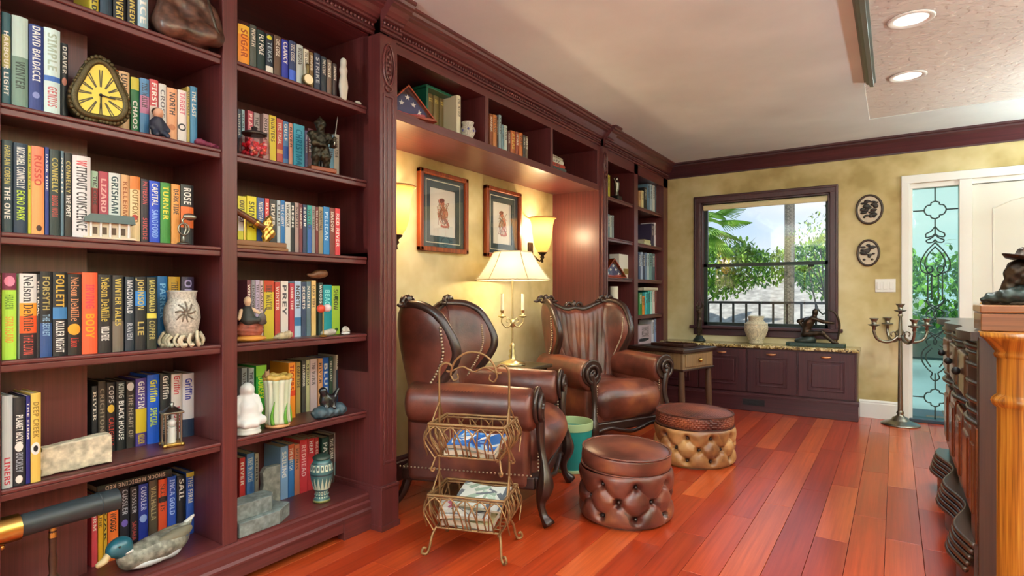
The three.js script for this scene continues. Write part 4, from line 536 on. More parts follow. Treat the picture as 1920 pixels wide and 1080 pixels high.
  part('apron', tri(join([span(-0.345, 0.345, 0.165, 0.225, 0.30, 0.352, 0.012), span(-0.36, -0.325, 0.165, 0.225, -0.30, 0.33, 0.01), span(0.325, 0.36, 0.165, 0.225, -0.30, 0.33, 0.01), span(-0.32, 0.32, 0.165, 0.225, -0.31, -0.27, 0.01), tube([[-0.30, 0.17, 0.35], [-0.2, 0.185, 0.355], [-0.1, 0.165, 0.36], [0, 0.15, 0.362], [0.1, 0.165, 0.36], [0.2, 0.185, 0.355], [0.30, 0.17, 0.35]], 0.013, 40, 7)]), 'x'), M.carved, g);
  part('seat_base', tri(box(0.58, 0.17, 0.6, 0, 0.29, 0.03, 0.03)), M.leather, g);
  const cush = blob([egg([0, 0.375, 0.06], [0.29, 0.085, 0.31]), egg([0, 0.36, 0.2], [0.285, 0.095, 0.17]), cap([-0.2, 0.37, 0.27], [0.2, 0.37, 0.27], 0.085), cap([-0.2, 0.37, -0.15], [0.2, 0.37, -0.15], 0.075), cap([-0.2, 0.29, 0.285], [0.2, 0.29, 0.285], 0.07)], 0.08, 0.014);
  part('seat_cushion', tri(cush), M.leather, g);
  return g;
}
{
  const face = (ax, az, bx, bz) => Math.atan2(-(bz - az), bx - ax); // chair's width axis from A to B -> turn so that local +x runs along it
  // near chair: front feet at (-1.346,-2.34) and (-1.571,-2.978)
  armchair('brown leather wing armchair standing behind the wire magazine rack', [-1.346 - 0.1125 - 0.944 * 0.415, 0, -2.34 - 0.319 + 0.333 * 0.415], Math.atan2(0.944, -0.333), 1.07);
  armchair('brown leather wing armchair beside the drawer table and far bookcase', [-1.81, 0, -3.905], Math.atan2(0.9, 0.436), 0.95);
}
// ------------------------------------------------------------------ tufted ottomans
function ottoman(label, x, z, R, hb, ht, base, lid, tiltX, tiltZ, phase, n) {
  const g = thing('ottoman', label, 'ottoman', [x, 0, z], 0, 'tufted leather ottomans');
  const rows = [0.2, 0.52, 0.84], btn = [];
  rows.forEach((r, j) => { for (let i = 0; i < n; i++) btn.push([(i + (j % 2) * 0.5 + phase) / n % 1, r]); });
  const wrap = (d) => d - Math.round(d);
  const seams = []; btn.forEach(([u, v], i) => btn.forEach(([u2, v2]) => { if (v2 > v && Math.abs(wrap(u2 - u)) < 0.7 / n && v2 - v < 0.4) seams.push([u, v, wrap(u2 - u), v2 - v]); }));
  const circ = 2 * Math.PI * R;
  const rad = (u, v) => {
    let d = 1e9, b = 1e9; const X = (q) => wrap(q - u) * circ, Y = (q) => (q - v) * hb;
    for (const [bu, bv] of btn) { const dx = X(bu); if (Math.abs(dx) < 0.12) b = Math.min(b, Math.hypot(dx, Y(bv))); }
    for (const [su, sv, du, dv] of seams) { const ax = -X(su) * 1, ay = -Y(sv), ex = du * circ, ey = dv * hb; if (Math.abs(ax) > 0.2) continue; const t = clamp((ax * ex + ay * ey) / (ex * ex + ey * ey)); d = Math.min(d, Math.hypot(ax - ex * t, ay - ey * t)); }
    const puff = 0.022 * (1 - Math.exp(-Math.pow(d / 0.024, 1.2))) - 0.032 * Math.exp(-Math.pow(b / 0.018, 2));
    return R - 0.02 + puff - 0.014 * Math.pow(Math.abs(v * 2 - 1), 8);
  };
  const body = grid(220, 44, (u, v) => { const a = u * 2 * Math.PI, r = rad(u, v); return [r * Math.cos(a), lerp(hb, 0.012, v), r * Math.sin(a)]; }, true);
  part('tufted_base', tri(join([body, cyl(R - 0.04, R - 0.03, 0.01, 0, hb - 0.012, 0, 48), cyl(R - 0.03, R - 0.03, 0.014, 0, 0, 0, 48)])), base, g);
  const bg = new THREE.SphereGeometry(0.009, 8, 6); for (const [u, v] of btn) { const a = u * 2 * Math.PI, p = part('button', bg, M.carved, g); p.position.set((R - 0.034) * Math.cos(a), lerp(hb, 0.012, v), (R - 0.034) * Math.sin(a)); }
  const L = ht - hb - 0.012, rl = R - 0.016;
  const pr = [[0.001, 0], [rl - 0.03, 0], [rl - 0.008, 0.006], [rl, 0.025], [rl + 0.002, L * 0.5], [rl, L - 0.012], [rl - 0.006, L - 0.002], [rl - 0.02, L + 0.004], [rl * 0.8, L + 0.012], [rl * 0.45, L + 0.022], [0.001, L + 0.026]];
  const ld = part('lid', tri(lathe(pr, 64).translate(0, 0, 0)), lid, g); ld.position.y = hb - 0.004; ld.rotation.set(tiltX, 0, tiltZ);
  part('piping', [tube(Array.from({ length: 40 }, (_, i) => [(rl - 0.004) * Math.cos(i / 40 * 6.2832), L, (rl - 0.004) * Math.sin(i / 40 * 6.2832)]), 0.0055, 80, 7, true), tube(Array.from({ length: 40 }, (_, i) => [rl * Math.cos(i / 40 * 6.2832), 0.012, rl * Math.sin(i / 40 * 6.2832)]), 0.005, 80, 7, true)], lid, ld);
  return g;
}
ottoman('round button-tufted leather ottoman with smooth red-brown lid', -1.113, -2.70, 0.232, 0.245, 0.345, M.leather, M.leather, 0.015, -0.05, 0.2, 8);
ottoman('round button-tufted ottoman with tan base and woven leather lid', -1.106, -3.85, 0.262, 0.235, 0.335, M.leatherTan, M.leatherWoven, 0.0, -0.02, 0.35, 10);

// ------------------------------------------------------------------ wire magazine rack
{
  const a = [-1.632, -1.82], b = [-1.314, -1.927], turn = Math.atan2(-(b[1] - a[1]), b[0] - a[0]); // local +x along the front, +z to the camera side
  const c = [(-1.632 - 1.314) / 2 + 0.322 * 0.0 - 0.32 * 0.115, -1.8735 - 0.947 * 0.115];
  const g = thing('magazine_rack', 'two-tier scrolled wire magazine rack with a loop handle', 'rack', [c[0], 0, c[1]], turn);
  const basket = (y0, y1, w0, w1, d0, d1) => {
    const L = [], rim = (y, w, d, r) => { const P = [[-w, y, -d], [0, y, -d], [w, y, -d], [w, y, 0], [w, y, d], [0, y, d], [-w, y, d], [-w, y, 0]]; for (let i = 0; i < 8; i++) L.push(tube([P[i], P[(i + 1) % 8]], r, 2, 6)); };
    rim(y1, w1, d1, 0.006); rim(y1 - 0.012, w1 - 0.002, d1 - 0.002, 0.004); rim(y0, w0, d0, 0.005);
    const bw = (t) => 0.014 * Math.sin(t * Math.PI); // belly
    const arc = (P) => L.push(tube(P, 0.0034, 12, 5));
    for (const sd of [-1, 1]) {
      for (let i = 0; i < 7; i++) { const t = i / 6, x0 = lerp(-w0, w0, t), x1 = lerp(-w1, w1, t); arc([[x0, y0, sd * d0], [(x0 + x1) / 2, (y0 + y1) / 2, sd * ((d0 + d1) / 2 + 0.016)], [x1, y1, sd * d1]]); }
      for (let i = 0; i < 5; i++) { const x = lerp(-w1 * 0.8, w1 * 0.8, i / 4), q = 0.05; arc([[x - q, y0, sd * d0], [x - q * 0.9, lerp(y0, y1, 0.55), sd * (d1 + 0.012)], [x, y1 - 0.008, sd * d1], [x + q * 0.9, lerp(y0, y1, 0.55), sd * (d1 + 0.012)], [x + q, y0, sd * d0]]); }
      for (let i = 0; i < 5; i++) { const t = i / 4, z0 = lerp(-d0, d0, t), z1 = lerp(-d1, d1, t); arc([[sd * w0, y0, z0], [sd * ((w0 + w1) / 2 + 0.03), lerp(y0, y1, 0.55), (z0 + z1) / 2], [sd * w1, y1, z1]]); }
      for (let i = 0; i < 3; i++) { const z = lerp(-d1 * 0.6, d1 * 0.6, i / 2), q = 0.045; arc([[sd * w0, y0, z - q], [sd * (w1 + 0.024), lerp(y0, y1, 0.55), z - q * 0.8], [sd * w1, y1, z], [sd * (w1 + 0.024), lerp(y0, y1, 0.55), z + q * 0.8], [sd * w0, y0, z + q]]); }
    }
    for (let i = 0; i <= 8; i++) arc([[lerp(-w0, w0, i / 8), y0, -d0], [lerp(-w0, w0, i / 8), y0, 0], [lerp(-w0, w0, i / 8), y0, d0]]);
    for (let i = 0; i <= 4; i++) arc([[-w0, y0, lerp(-d0, d0, i / 4)], [0, y0, lerp(-d0, d0, i / 4)], [w0, y0, lerp(-d0, d0, i / 4)]]);
    return L;
  };
  part('upper_basket', basket(0.405, 0.545, 0.135, 0.165, 0.075, 0.105), M.wire, g); part('lower_basket', basket(0.105, 0.25, 0.14, 0.165, 0.08, 0.11), M.wire, g);
  for (const s of [-1, 1]) {
    part('upright', [tube([[s * 0.155, 0.12, 0.0], [s * 0.158, 0.3, 0], [s * 0.158, 0.6, 0], [s * 0.158, 0.74, 0], [s * 0.15, 0.775, 0], [s * 0.125, 0.79, 0], [s * 0.1, 0.775, 0], [s * 0.105, 0.752, 0], [s * 0.125, 0.755, 0]], 0.0052, 60, 7), tube([[s * 0.158, 0.62, 0], [s * 0.162, 0.58, 0.035], [s * 0.166, 0.545, 0.06]], 0.004, 12, 6), tube([[s * 0.158, 0.62, 0], [s * 0.162, 0.58, -0.035], [s * 0.166, 0.545, -0.06]], 0.004, 12, 6), tube([[s * 0.158, 0.32, 0], [s * 0.162, 0.28, 0.035], [s * 0.166, 0.25, 0.06]], 0.004, 12, 6), tube([[s * 0.158, 0.32, 0], [s * 0.162, 0.28, -0.035], [s * 0.166, 0.25, -0.06]], 0.004, 12, 6)], M.wire, g);
    for (const q of [-1, 1]) { part('foot', tube([[s * 0.138, 0.11, q * 0.078], [s * 0.15, 0.075, q * 0.1], [s * 0.155, 0.035, q * 0.112], [s * 0.165, 0.008, q * 0.122], [s * 0.182, 0.014, q * 0.132], [s * 0.176, 0.034, q * 0.128], [s * 0.166, 0.03, q * 0.122]], 0.0058, 30, 7), M.wire, g); part('scroll', tube([[s * 0.14, 0.405, q * 0.08], [s * 0.15, 0.37, q * 0.095], [s * 0.156, 0.352, q * 0.1], [s * 0.146, 0.345, q * 0.094], [s * 0.142, 0.36, q * 0.09]], 0.0045, 20, 6), M.wire, g); }
  }
  part('handle', [tube(Array.from({ length: 17 }, (_, i) => { const t = i / 16 * Math.PI; return [-0.105 * Math.cos(t), 0.735 + 0.105 * Math.sin(t), 0]; }), 0.005, 50, 7), tube([[-0.105, 0.735, 0], [-0.09, 0.715, 0], [-0.07, 0.725, 0], [-0.075, 0.745, 0]], 0.004, 16, 6), tube([[0.105, 0.735, 0], [0.09, 0.715, 0], [0.07, 0.725, 0], [0.075, 0.745, 0]], 0.004, 16, 6), tube([[-0.1, 0.755, 0], [-0.05, 0.775, 0], [0, 0.755, 0], [0.05, 0.775, 0], [0.1, 0.755, 0]], 0.004, 30, 6)], M.wire, g);
  // magazines lying in the baskets
  const sheet = (w, d, n, cols, seed) => { const c = document.createElement('canvas'); c.width = 256; c.height = 192; const x = c.getContext('2d'), R = mulberry(seed); x.fillStyle = css(cols[0]); x.fillRect(0, 0, 256, 192); for (let i = 0; i < 26; i++) { x.fillStyle = css(cols[1 + Math.floor(R() * (cols.length - 1))]); x.save(); x.translate(R() * 256, R() * 192); x.rotate(R() * 3); x.fillRect(-20 - 40 * R(), -4 - 10 * R(), 40 + 70 * R(), 6 + 18 * R()); x.restore(); } const t = new THREE.CanvasTexture(c); t.colorSpace = THREE.SRGBColorSpace; return mat(0xffffff, 0.4, { map: t }); };
  const mag = (y, x, z, r, th, tilt, m, label) => {
    const o = thing('magazine', label, 'magazine', [0, 0, 0], 0, 'magazines in the wire rack'); const p = new THREE.Vector3(x, y, z).applyAxisAngle(new THREE.Vector3(0, 1, 0), turn).add(new THREE.Vector3(c[0], 0, c[1])); o.position.copy(p); o.rotation.set(tilt, turn + r, 0, 'YXZ');
    const cover = grid(12, 8, (u, v) => [lerp(-0.11, 0.11, u), th + 0.006 * Math.sin(u * 5 + v * 2), lerp(0.075, -0.075, v)]); part('cover', cover, m, o); part('pages', grid(12, 8, (u, v) => [lerp(-0.11, 0.11, u), 0.006 * Math.sin(u * 5 + v * 2), lerp(-0.075, 0.075, v)]), M.paper, o);
    part('fore_edge', [[0, 1], [1, 0], [2, 0], [3, 0]].map(([k]) => grid(k < 2 ? 12 : 8, 1, (u, v) => { const U = k === 0 ? u : k === 1 ? 1 - u : k === 2 ? 1 : 0, W2 = k === 0 ? 0 : k === 1 ? 1 : k === 2 ? u : 1 - u; return [lerp(-0.11, 0.11, U), v * th + 0.006 * Math.sin(U * 5 + W2 * 2), lerp(0.075, -0.075, W2)]; })), M.paper, o);
  };
  mag(0.415, 0.0, 0.0, 0.1, 0.02, 0.05, sheet(1, 1, 1, [0xd8dde0, 0x6a7478, 0xb8c4c8], 3), 'white and grey magazine at the bottom of the upper wire basket');
  mag(0.455, 0.02, 0.012, -0.12, 0.014, 0.22, sheet(1, 1, 1, [0x2a78d0, 0xe8f0f8, 0x1a50a8, 0x8ac0f0, 0xffffff], 4), 'blue and white magazine on top in the upper wire basket');
  mag(0.118, -0.01, 0.0, 0.06, 0.022, 0.05, sheet(1, 1, 1, [0xd8d0a0, 0x8a8a50, 0xf0ecd0], 5), 'cream magazine at the bottom of the lower wire basket');
  mag(0.166, -0.03, 0.015, 0.2, 0.012, 0.2, sheet(1, 1, 1, [0xd8d4cc, 0xc06a80, 0x5a5a60, 0xe8e8e4], 6), 'white magazine with pink print in the lower wire basket');
  mag(0.207, 0.03, -0.03, -0.1, 0.01, 0.35, sheet(1, 1, 1, [0xe2e6e0, 0x9ab0a0, 0x6a7078, 0xb8d0c0], 7), 'pale newspaper leaning at the back of the lower wire basket');
}
// ------------------------------------------------------------------ waste bin
{
  const g = thing('waste_bin', 'teal leather waste bin with a pale gilt rim between the armchairs', 'bin', [-1.68, 0, -3.21]);
  part('body', lathe([[0.001, 0.004], [0.108, 0.004], [0.11, 0.0], [0.128, 0.255], [0.122, 0.255], [0.104, 0.012], [0.001, 0.012]], 40), mat(0x157f78, 0.45), g);
  part('rim_band', lathe([[0.1285, 0.255], [0.1315, 0.256], [0.1335, 0.30], [0.130, 0.303], [0.126, 0.30], [0.122, 0.255]], 40), mat(0x9fb98a, 0.4), g); part('foot_band', lathe([[0.1095, 0], [0.113, 0.001], [0.1145, 0.02], [0.111, 0.021]], 40), mat(0x9fb98a, 0.4), g);
}
// ------------------------------------------------------------------ lamp table and candelabra lamp
const LAMP = [-2.16, 0, -3.27];
{
  const g = thing('side_table', 'small dark side table carrying the brass lamp', 'table', LAMP);
  part('table_top', tri(join([span(-0.19, 0.19, 0.585, 0.61, -0.22, 0.22, 0.008)]), 'z'), mat(0x5a4a34, 0.3, { map: T.wood, clearcoat: 0.4 }), g); part('apron', tri(span(-0.16, 0.16, 0.51, 0.585, -0.19, 0.19, 0.004)), M.carved, g);
  for (const [x, z] of [[-1, -1], [-1, 1], [1, -1], [1, 1]]) part('leg', tri(tube([[x * 0.145, 0, z * 0.175], [x * 0.14, 0.25, z * 0.17], [x * 0.14, 0.52, z * 0.17]], (t) => 0.014 + 0.008 * t, 10, 8)), M.carved, g);
}
{
  const g = thing('table_lamp', 'brass three-light candelabra lamp with cream fabric shade', 'lamp', [LAMP[0], 0.61, LAMP[2]]);
  part('base', lathe([[0.001, 0], [0.085, 0], [0.088, 0.008], [0.07, 0.018], [0.035, 0.03], [0.02, 0.045], [0.028, 0.06], [0.016, 0.075], [0.024, 0.095], [0.012, 0.11], [0.02, 0.13], [0.009, 0.15]], 32), M.brassPale, g);
  part('stem', [cyl(0.007, 0.006, 0.46, 0, 0.14, 0, 16), lathe([[0.006, 0.25], [0.016, 0.26], [0.01, 0.275], [0.02, 0.29], [0.008, 0.31]], 20)], M.brassPale, g);
  for (const a of [0.35, 0.35 + Math.PI]) {
    const c = Math.cos(a + YAW), s = -Math.sin(a + YAW), r = 0.075; // arms across the view of the room
    const arm = part('arm', [tube([[0, 0.30, 0], [c * 0.02, 0.265, s * 0.02], [c * 0.045, 0.255, s * 0.045], [c * r, 0.285, s * r], [c * r, 0.32, s * r]], 0.006, 26, 7), tube([[c * 0.012, 0.30, s * 0.012], [c * 0.035, 0.315, s * 0.035], [c * 0.045, 0.295, s * 0.045], [c * 0.03, 0.285, s * 0.03]], 0.004, 18, 6), lathe([[0.001, 0.315], [0.01, 0.318], [0.028, 0.328], [0.03, 0.332], [0.01, 0.336], [0.008, 0.35], [0.013, 0.362], [0.013, 0.37]], 20).translate(c * r, 0, s * r)], M.brassPale, g);
    part('candle_sleeve', cyl(0.011, 0.010, 0.11, c * r, 0.37, s * r, 14), mat(0xe8e2c8, 0.5), arm);
  }
  // panelled shade, open above and below
  const shadeMat = mat(0xdcd2b8, 0.95, { transmission: 0.36, thickness: 0 });
  const ring = (t) => lerp(0.252, 0.128, Math.pow(t, 0.85)), N = 6;
  const poly = (a, r) => { const k = Math.PI / N, m = ((a % (2 * k)) + 2 * k) % (2 * k) - k; return r * lerp(1, Math.cos(k) / Math.cos(m), 0.8); };
  const sh = part('shade', grid(96, 10, (u, t) => { const a = u * 2 * Math.PI, r = poly(a + YAW, ring(t)); return [r * Math.cos(a), lerp(0.575, 0.762, t), -r * Math.sin(a)]; }), shadeMat, g, 'pale cream panelled fabric shade');
  part('shade_trim', [[0.575, 0], [0.762, 1]].map(([y, t]) => tube(Array.from({ length: 48 }, (_, i) => { const a = i / 48 * 2 * Math.PI, r = poly(a + YAW, ring(t)) + 0.001; return [r * Math.cos(a), y, -r * Math.sin(a)]; }), 0.004, 96, 6, true)), mat(0xd8cda8, 0.8), sh);
  for (let i = 0; i < N; i++) { const a = (i * 2 + 1) * Math.PI / N - YAW + Math.PI / N; part('shade_rib', tube([0, 0.5, 1].map((t) => { const r = poly(a + YAW, ring(t)) + 0.0015; return [r * Math.cos(a), lerp(0.575, 0.762, t), -r * Math.sin(a)]; }), 0.003, 8, 6), mat(0xcabf9c, 0.8), sh); }
  part('bulb', ball(0.028, 0, 0.60, 0), mat(0xffffff, 0.4, { emissive: new THREE.Color(1.0, 0.82, 0.55), emissiveIntensity: 6 }), g, 'glowing bulb');
  const l = new THREE.PointLight(new THREE.Color(1.0, 0.80, 0.52), 0.85, 0, 2); l.name = 'lamp_light'; l.position.set(0, 0.60, 0); l.castShadow = true; l.shadow.radius = 1.4; g.add(l);
}
// ------------------------------------------------------------------ wall sconces
for (const [z, w] of [[-3.93, 'between the second picture and the far bookcase'], [-2.33, 'tucked behind the near pilaster']]) {
  const g = thing('wall_sconce', 'lit amber glass wall sconce ' + w, 'sconce', [XL, 0, z], 0, 'wall sconces in the niche');
  part('glass_shade', lathe([[0.012, 1.41], [0.03, 1.415], [0.055, 1.45], [0.07, 1.50], [0.078, 1.56], [0.084, 1.63], [0.096, 1.675], [0.108, 1.685]], 36).translate(0.115, 0, 0), mat(0xdca45c, 0.9, { transmission: 0.3, thickness: 0, emissive: new THREE.Color(1.0, 0.62, 0.25), emissiveIntensity: 0.22 }), g, 'glowing amber glass shade');
  part('shade_rim', tube(Array.from({ length: 30 }, (_, i) => [0.115 + 0.108 * Math.cos(i / 30 * 6.2832), 1.686, 0.108 * Math.sin(i / 30 * 6.2832)]), 0.004, 60, 6, true), mat(0xb88a50, 0.4), g);
  part('bracket', [lathe([[0.001, 1.335], [0.01, 1.34], [0.006, 1.36], [0.018, 1.375], [0.012, 1.39], [0.034, 1.41], [0.036, 1.418]], 20).translate(0.115, 0, 0), tube([[0.115, 1.37, 0], [0.09, 1.35, 0], [0.05, 1.38, 0], [0.012, 1.42, 0]], 0.007, 20, 8), span(0, 0.012, 1.36, 1.5, -0.035, 0.035, 0.006)], M.bronze, g);
  part('bulb', ball(0.022, 0.115, 1.60, 0), mat(0xffffff, 0.4, { emissive: new THREE.Color(1, 0.75, 0.42), emissiveIntensity: 5 }), g);
  const l = new THREE.PointLight(new THREE.Color(1.0, 0.78, 0.48), 0.8, 0, 2); l.name = 'sconce_light'; l.position.set(0.115, 1.60, 0); l.castShadow = true; l.shadow.radius = 1.1; g.add(l);
}
// ------------------------------------------------------------------ recessed ceiling lights: two seen by the entry, the rest added unseen for brightness
{
  const mk = (x, z, label, y) => {
    const g = thing('ceiling_light', label, 'ceiling light', [x, y, z], 0, 'recessed ceiling lights');
    part('trim_ring', lathe([[0.072, 0.0], [0.1, 0.0], [0.1, -0.004], [0.094, -0.009], [0.076, -0.006], [0.072, 0]], 40), M.white, g);
    part('diffuser', lathe([[0.001, -0.002], [0.074, -0.002], [0.074, 0.0], [0.001, 0.0]], 40), mat(0xffffff, 0.5, { emissive: new THREE.Color(1, 0.96, 0.88), emissiveIntensity: 1.4 }), g, 'bright white lens');
    const l = new THREE.RectAreaLight(new THREE.Color(0.90, 0.98, 0.98), CAN_LIGHT, 0.13, 0.13); l.name = 'downlight'; l.position.set(0, -0.012, 0); l.rotation.x = -Math.PI / 2; g.add(l);
  };
  const z0 = -4.36, dz = 0.895, tops = ['nearest the entry door', 'second from the entry door', 'added third from the entry door', 'added fourth from the entry door', 'added fifth from the entry door', 'added sixth from the entry door', 'added seventh from the entry door'];
  for (let i = 0; i < 7; i++) mk(0.066, z0 + i * dz, 'round recessed ceiling light, ' + tops[i] + ' in its row', H + TUP);
  for (let i = 0; i < 4; i++) mk(1.45, z0 + 0.4 + i * 1.75, 'added round recessed ceiling light by the right wall, ' + tops[i], H + TUP);
}

// ------------------------------------------------------------------ unseen fill lamps, added as torchieres only to brighten the ceiling
for (const [x, z, dim, w] of [[1.95, 1.2, 1, 'against the right wall near the garden door'], [1.95, -2.1, 0.5, 'against the right wall behind the credenza'], [-1.6, 1.5, 1.1, 'beyond the near end of the bookcase'], [1.95, -5.1, 0.4, 'in the corner past the entry door']]) {
  const g = thing('added_torchiere', 'added brass fill lamp ' + w, 'floor lamp', [x, 0, z], 0, 'added fill lamps');
  part('base', lathe([[0.001, 0], [0.15, 0], [0.15, 0.015], [0.03, 0.035], [0.014, 0.05]], 32), M.brass, g); part('pole', cyl(0.012, 0.012, 1.52, 0, 0.04, 0, 16), M.brass, g);
  part('bowl', lathe([[0.012, 1.54], [0.1, 1.565], [0.17, 1.62], [0.2, 1.68], [0.195, 1.68], [0.165, 1.625], [0.1, 1.575], [0.001, 1.56]], 36), M.offWhite, g);
  part('lamp_disc', cyl(0.09, 0.09, 0.006, 0, 1.59, 0, 28), mat(0xffffff, 0.5, { emissive: new THREE.Color(1, 0.93, 0.82), emissiveIntensity: 2 }), g);
  const l = new THREE.RectAreaLight(new THREE.Color(0.80, 0.96, 1.0), FILL_UPLIGHT * dim, 0.3, 0.3); l.name = 'fill_light'; l.position.set(0, 1.67, 0); l.rotation.x = Math.PI / 2; g.add(l);
}
// ------------------------------------------------------------------ low cabinet under the window
const CF = -5.73, CX0 = -1.985, CX1 = -0.272;
{
  const g = thing('low_cabinet', 'low dark mahogany cabinet with three raised-panel doors under the window', 'cabinet');
  part('carcass', tri(span(CX0, CX1, 0.17, 0.585, ZF + 0.001, CF - 0.004), 'x'), M.woodDark, g);
  part('plinth', tri(join([span(CX0, CX1 + 0.012, 0.0, 0.135, ZF + 0.018, CF + 0.014, 0.004), runX([[0, 0.17], [0.006, 0.17], [0.018, 0.155], [0.018, 0.147], [0.026, 0.14], [0.026, 0.132], [0, 0.132]], CF - 0.004, CX0, CX1 + 0.016)]), 'x'), M.woodDark, g);
  part('floor_vent', [span(-1.19, -1.0, 0.055, 0.11, CF + 0.013, CF + 0.017), ...[0, 1, 2, 3].map((i) => span(-1.185, -1.005, 0.062 + i * 0.012, 0.067 + i * 0.012, CF + 0.016, CF + 0.02))], M.black, g);
  for (const [x0, x1] of [[-1.985, -1.61], [-1.595, -1.165], [-1.15, -0.735], [-0.72, -0.285]]) {
    const d = part('door', tri(join([span(x0, x1, 0.178, 0.572, CF - 0.004, CF + 0.014, 0.003)])), M.woodDark, g), a = x0 + 0.075, b = x1 - 0.075, lo = 0.238, hi = 0.505;
    part('raised_panel', tri(join([span(a, b, hi - 0.012, hi, CF + 0.012, CF + 0.022, 0.004), span(a, b, lo, lo + 0.012, CF + 0.012, CF + 0.022, 0.004), span(a, a + 0.012, lo, hi, CF + 0.012, CF + 0.022, 0.004), span(b - 0.012, b, lo, hi, CF + 0.012, CF + 0.022, 0.004), span(a + 0.03, b - 0.03, lo + 0.03, hi - 0.03, CF + 0.006, CF + 0.022, 0.009)])), M.woodDark, d);
    part('pull', tube([[(x0 + x1) / 2 - 0.04, 0.538, CF + 0.016], [(x0 + x1) / 2 - 0.02, 0.535, CF + 0.026], [(x0 + x1) / 2 + 0.02, 0.535, CF + 0.026], [(x0 + x1) / 2 + 0.04, 0.538, CF + 0.016]], (t) => 0.006 + 0.005 * Math.sin(t * Math.PI), 14, 8), mat(0xc8926a, 0.3, { metalness: 0.9 }), d, 'copper pull');
  }
}
solo('countertop', tri(span(CX0, CX1 + 0.022, 0.586, 0.618, ZF + 0.001, CF + 0.03, 0.008), 'x'), M.granite, 'polished yellow and brown granite top on the low cabinet', 'countertop');
// ------------------------------------------------------------------ drawer table beside the far chair
{
  const th = Math.atan2(-0.07, 0.49) + 0.28, g = thing('end_table', 'leather-topped end table with a brass-knobbed drawer by the low cabinet', 'table', [-1.605, 0, -4.90], -0.28); g.scale.y = 1.03;
  part('table_top', tri(join([span(-0.29, 0.29, 0.595, 0.625, -0.25, 0.25, 0.008)]), 'x'), M.carved, g); part('leather_inset', tri(span(-0.25, 0.25, 0.624, 0.6285, -0.21, 0.21, 0.002)), mat(0x5a2f22, 0.35, { map: T.leather }), g);
  part('case', tri(span(-0.26, 0.262, 0.46, 0.595, -0.225, 0.225, 0.004)), mat(0x9a7a56, 0.4, { map: T.wood, clearcoat: 0.3 }), g);
  part('molding', tri(join([span(-0.27, 0.272, 0.452, 0.468, -0.235, 0.235, 0.005)]), 'x'), M.carved, g);
  const d = part('drawer', tri(span(0.262, 0.272, 0.482, 0.582, -0.19, 0.19, 0.004)), mat(0xa5825a, 0.4, { map: T.wood, clearcoat: 0.3 }), g); part('knob', ball(0.018, 0.285, 0.532, 0), M.brass, d);
  for (const [x, z] of [[-1, -1], [-1, 1], [1, -1], [1, 1]]) part('leg', tri(tube([[x * 0.245, 0, z * 0.205], [x * 0.242, 0.12, z * 0.202], [x * 0.235, 0.3, z * 0.2], [x * 0.235, 0.46, z * 0.2]], (t) => 0.015 + 0.012 * Math.sin(Math.min(1, t * 1.1) * 2.4), 18, 9)), mat(0x6a4a36, 0.4, { map: T.wood }), g);
  solo('leather_tray', tri(join([span(-0.16, 0.16, 0, 0.006, -0.11, 0.11, 0.002), span(-0.16, 0.16, 0, 0.022, 0.104, 0.11, 0.002), span(-0.16, 0.16, 0, 0.022, -0.11, -0.104, 0.002), span(0.154, 0.16, 0, 0.022, -0.11, 0.11, 0.002), span(-0.16, -0.154, 0, 0.022, -0.11, 0.11, 0.002)])), mat(0x3a2018, 0.35), 'dark shallow leather tray on the drawer table', 'tray', [-1.58, 0.648, -4.91], -0.28);
}
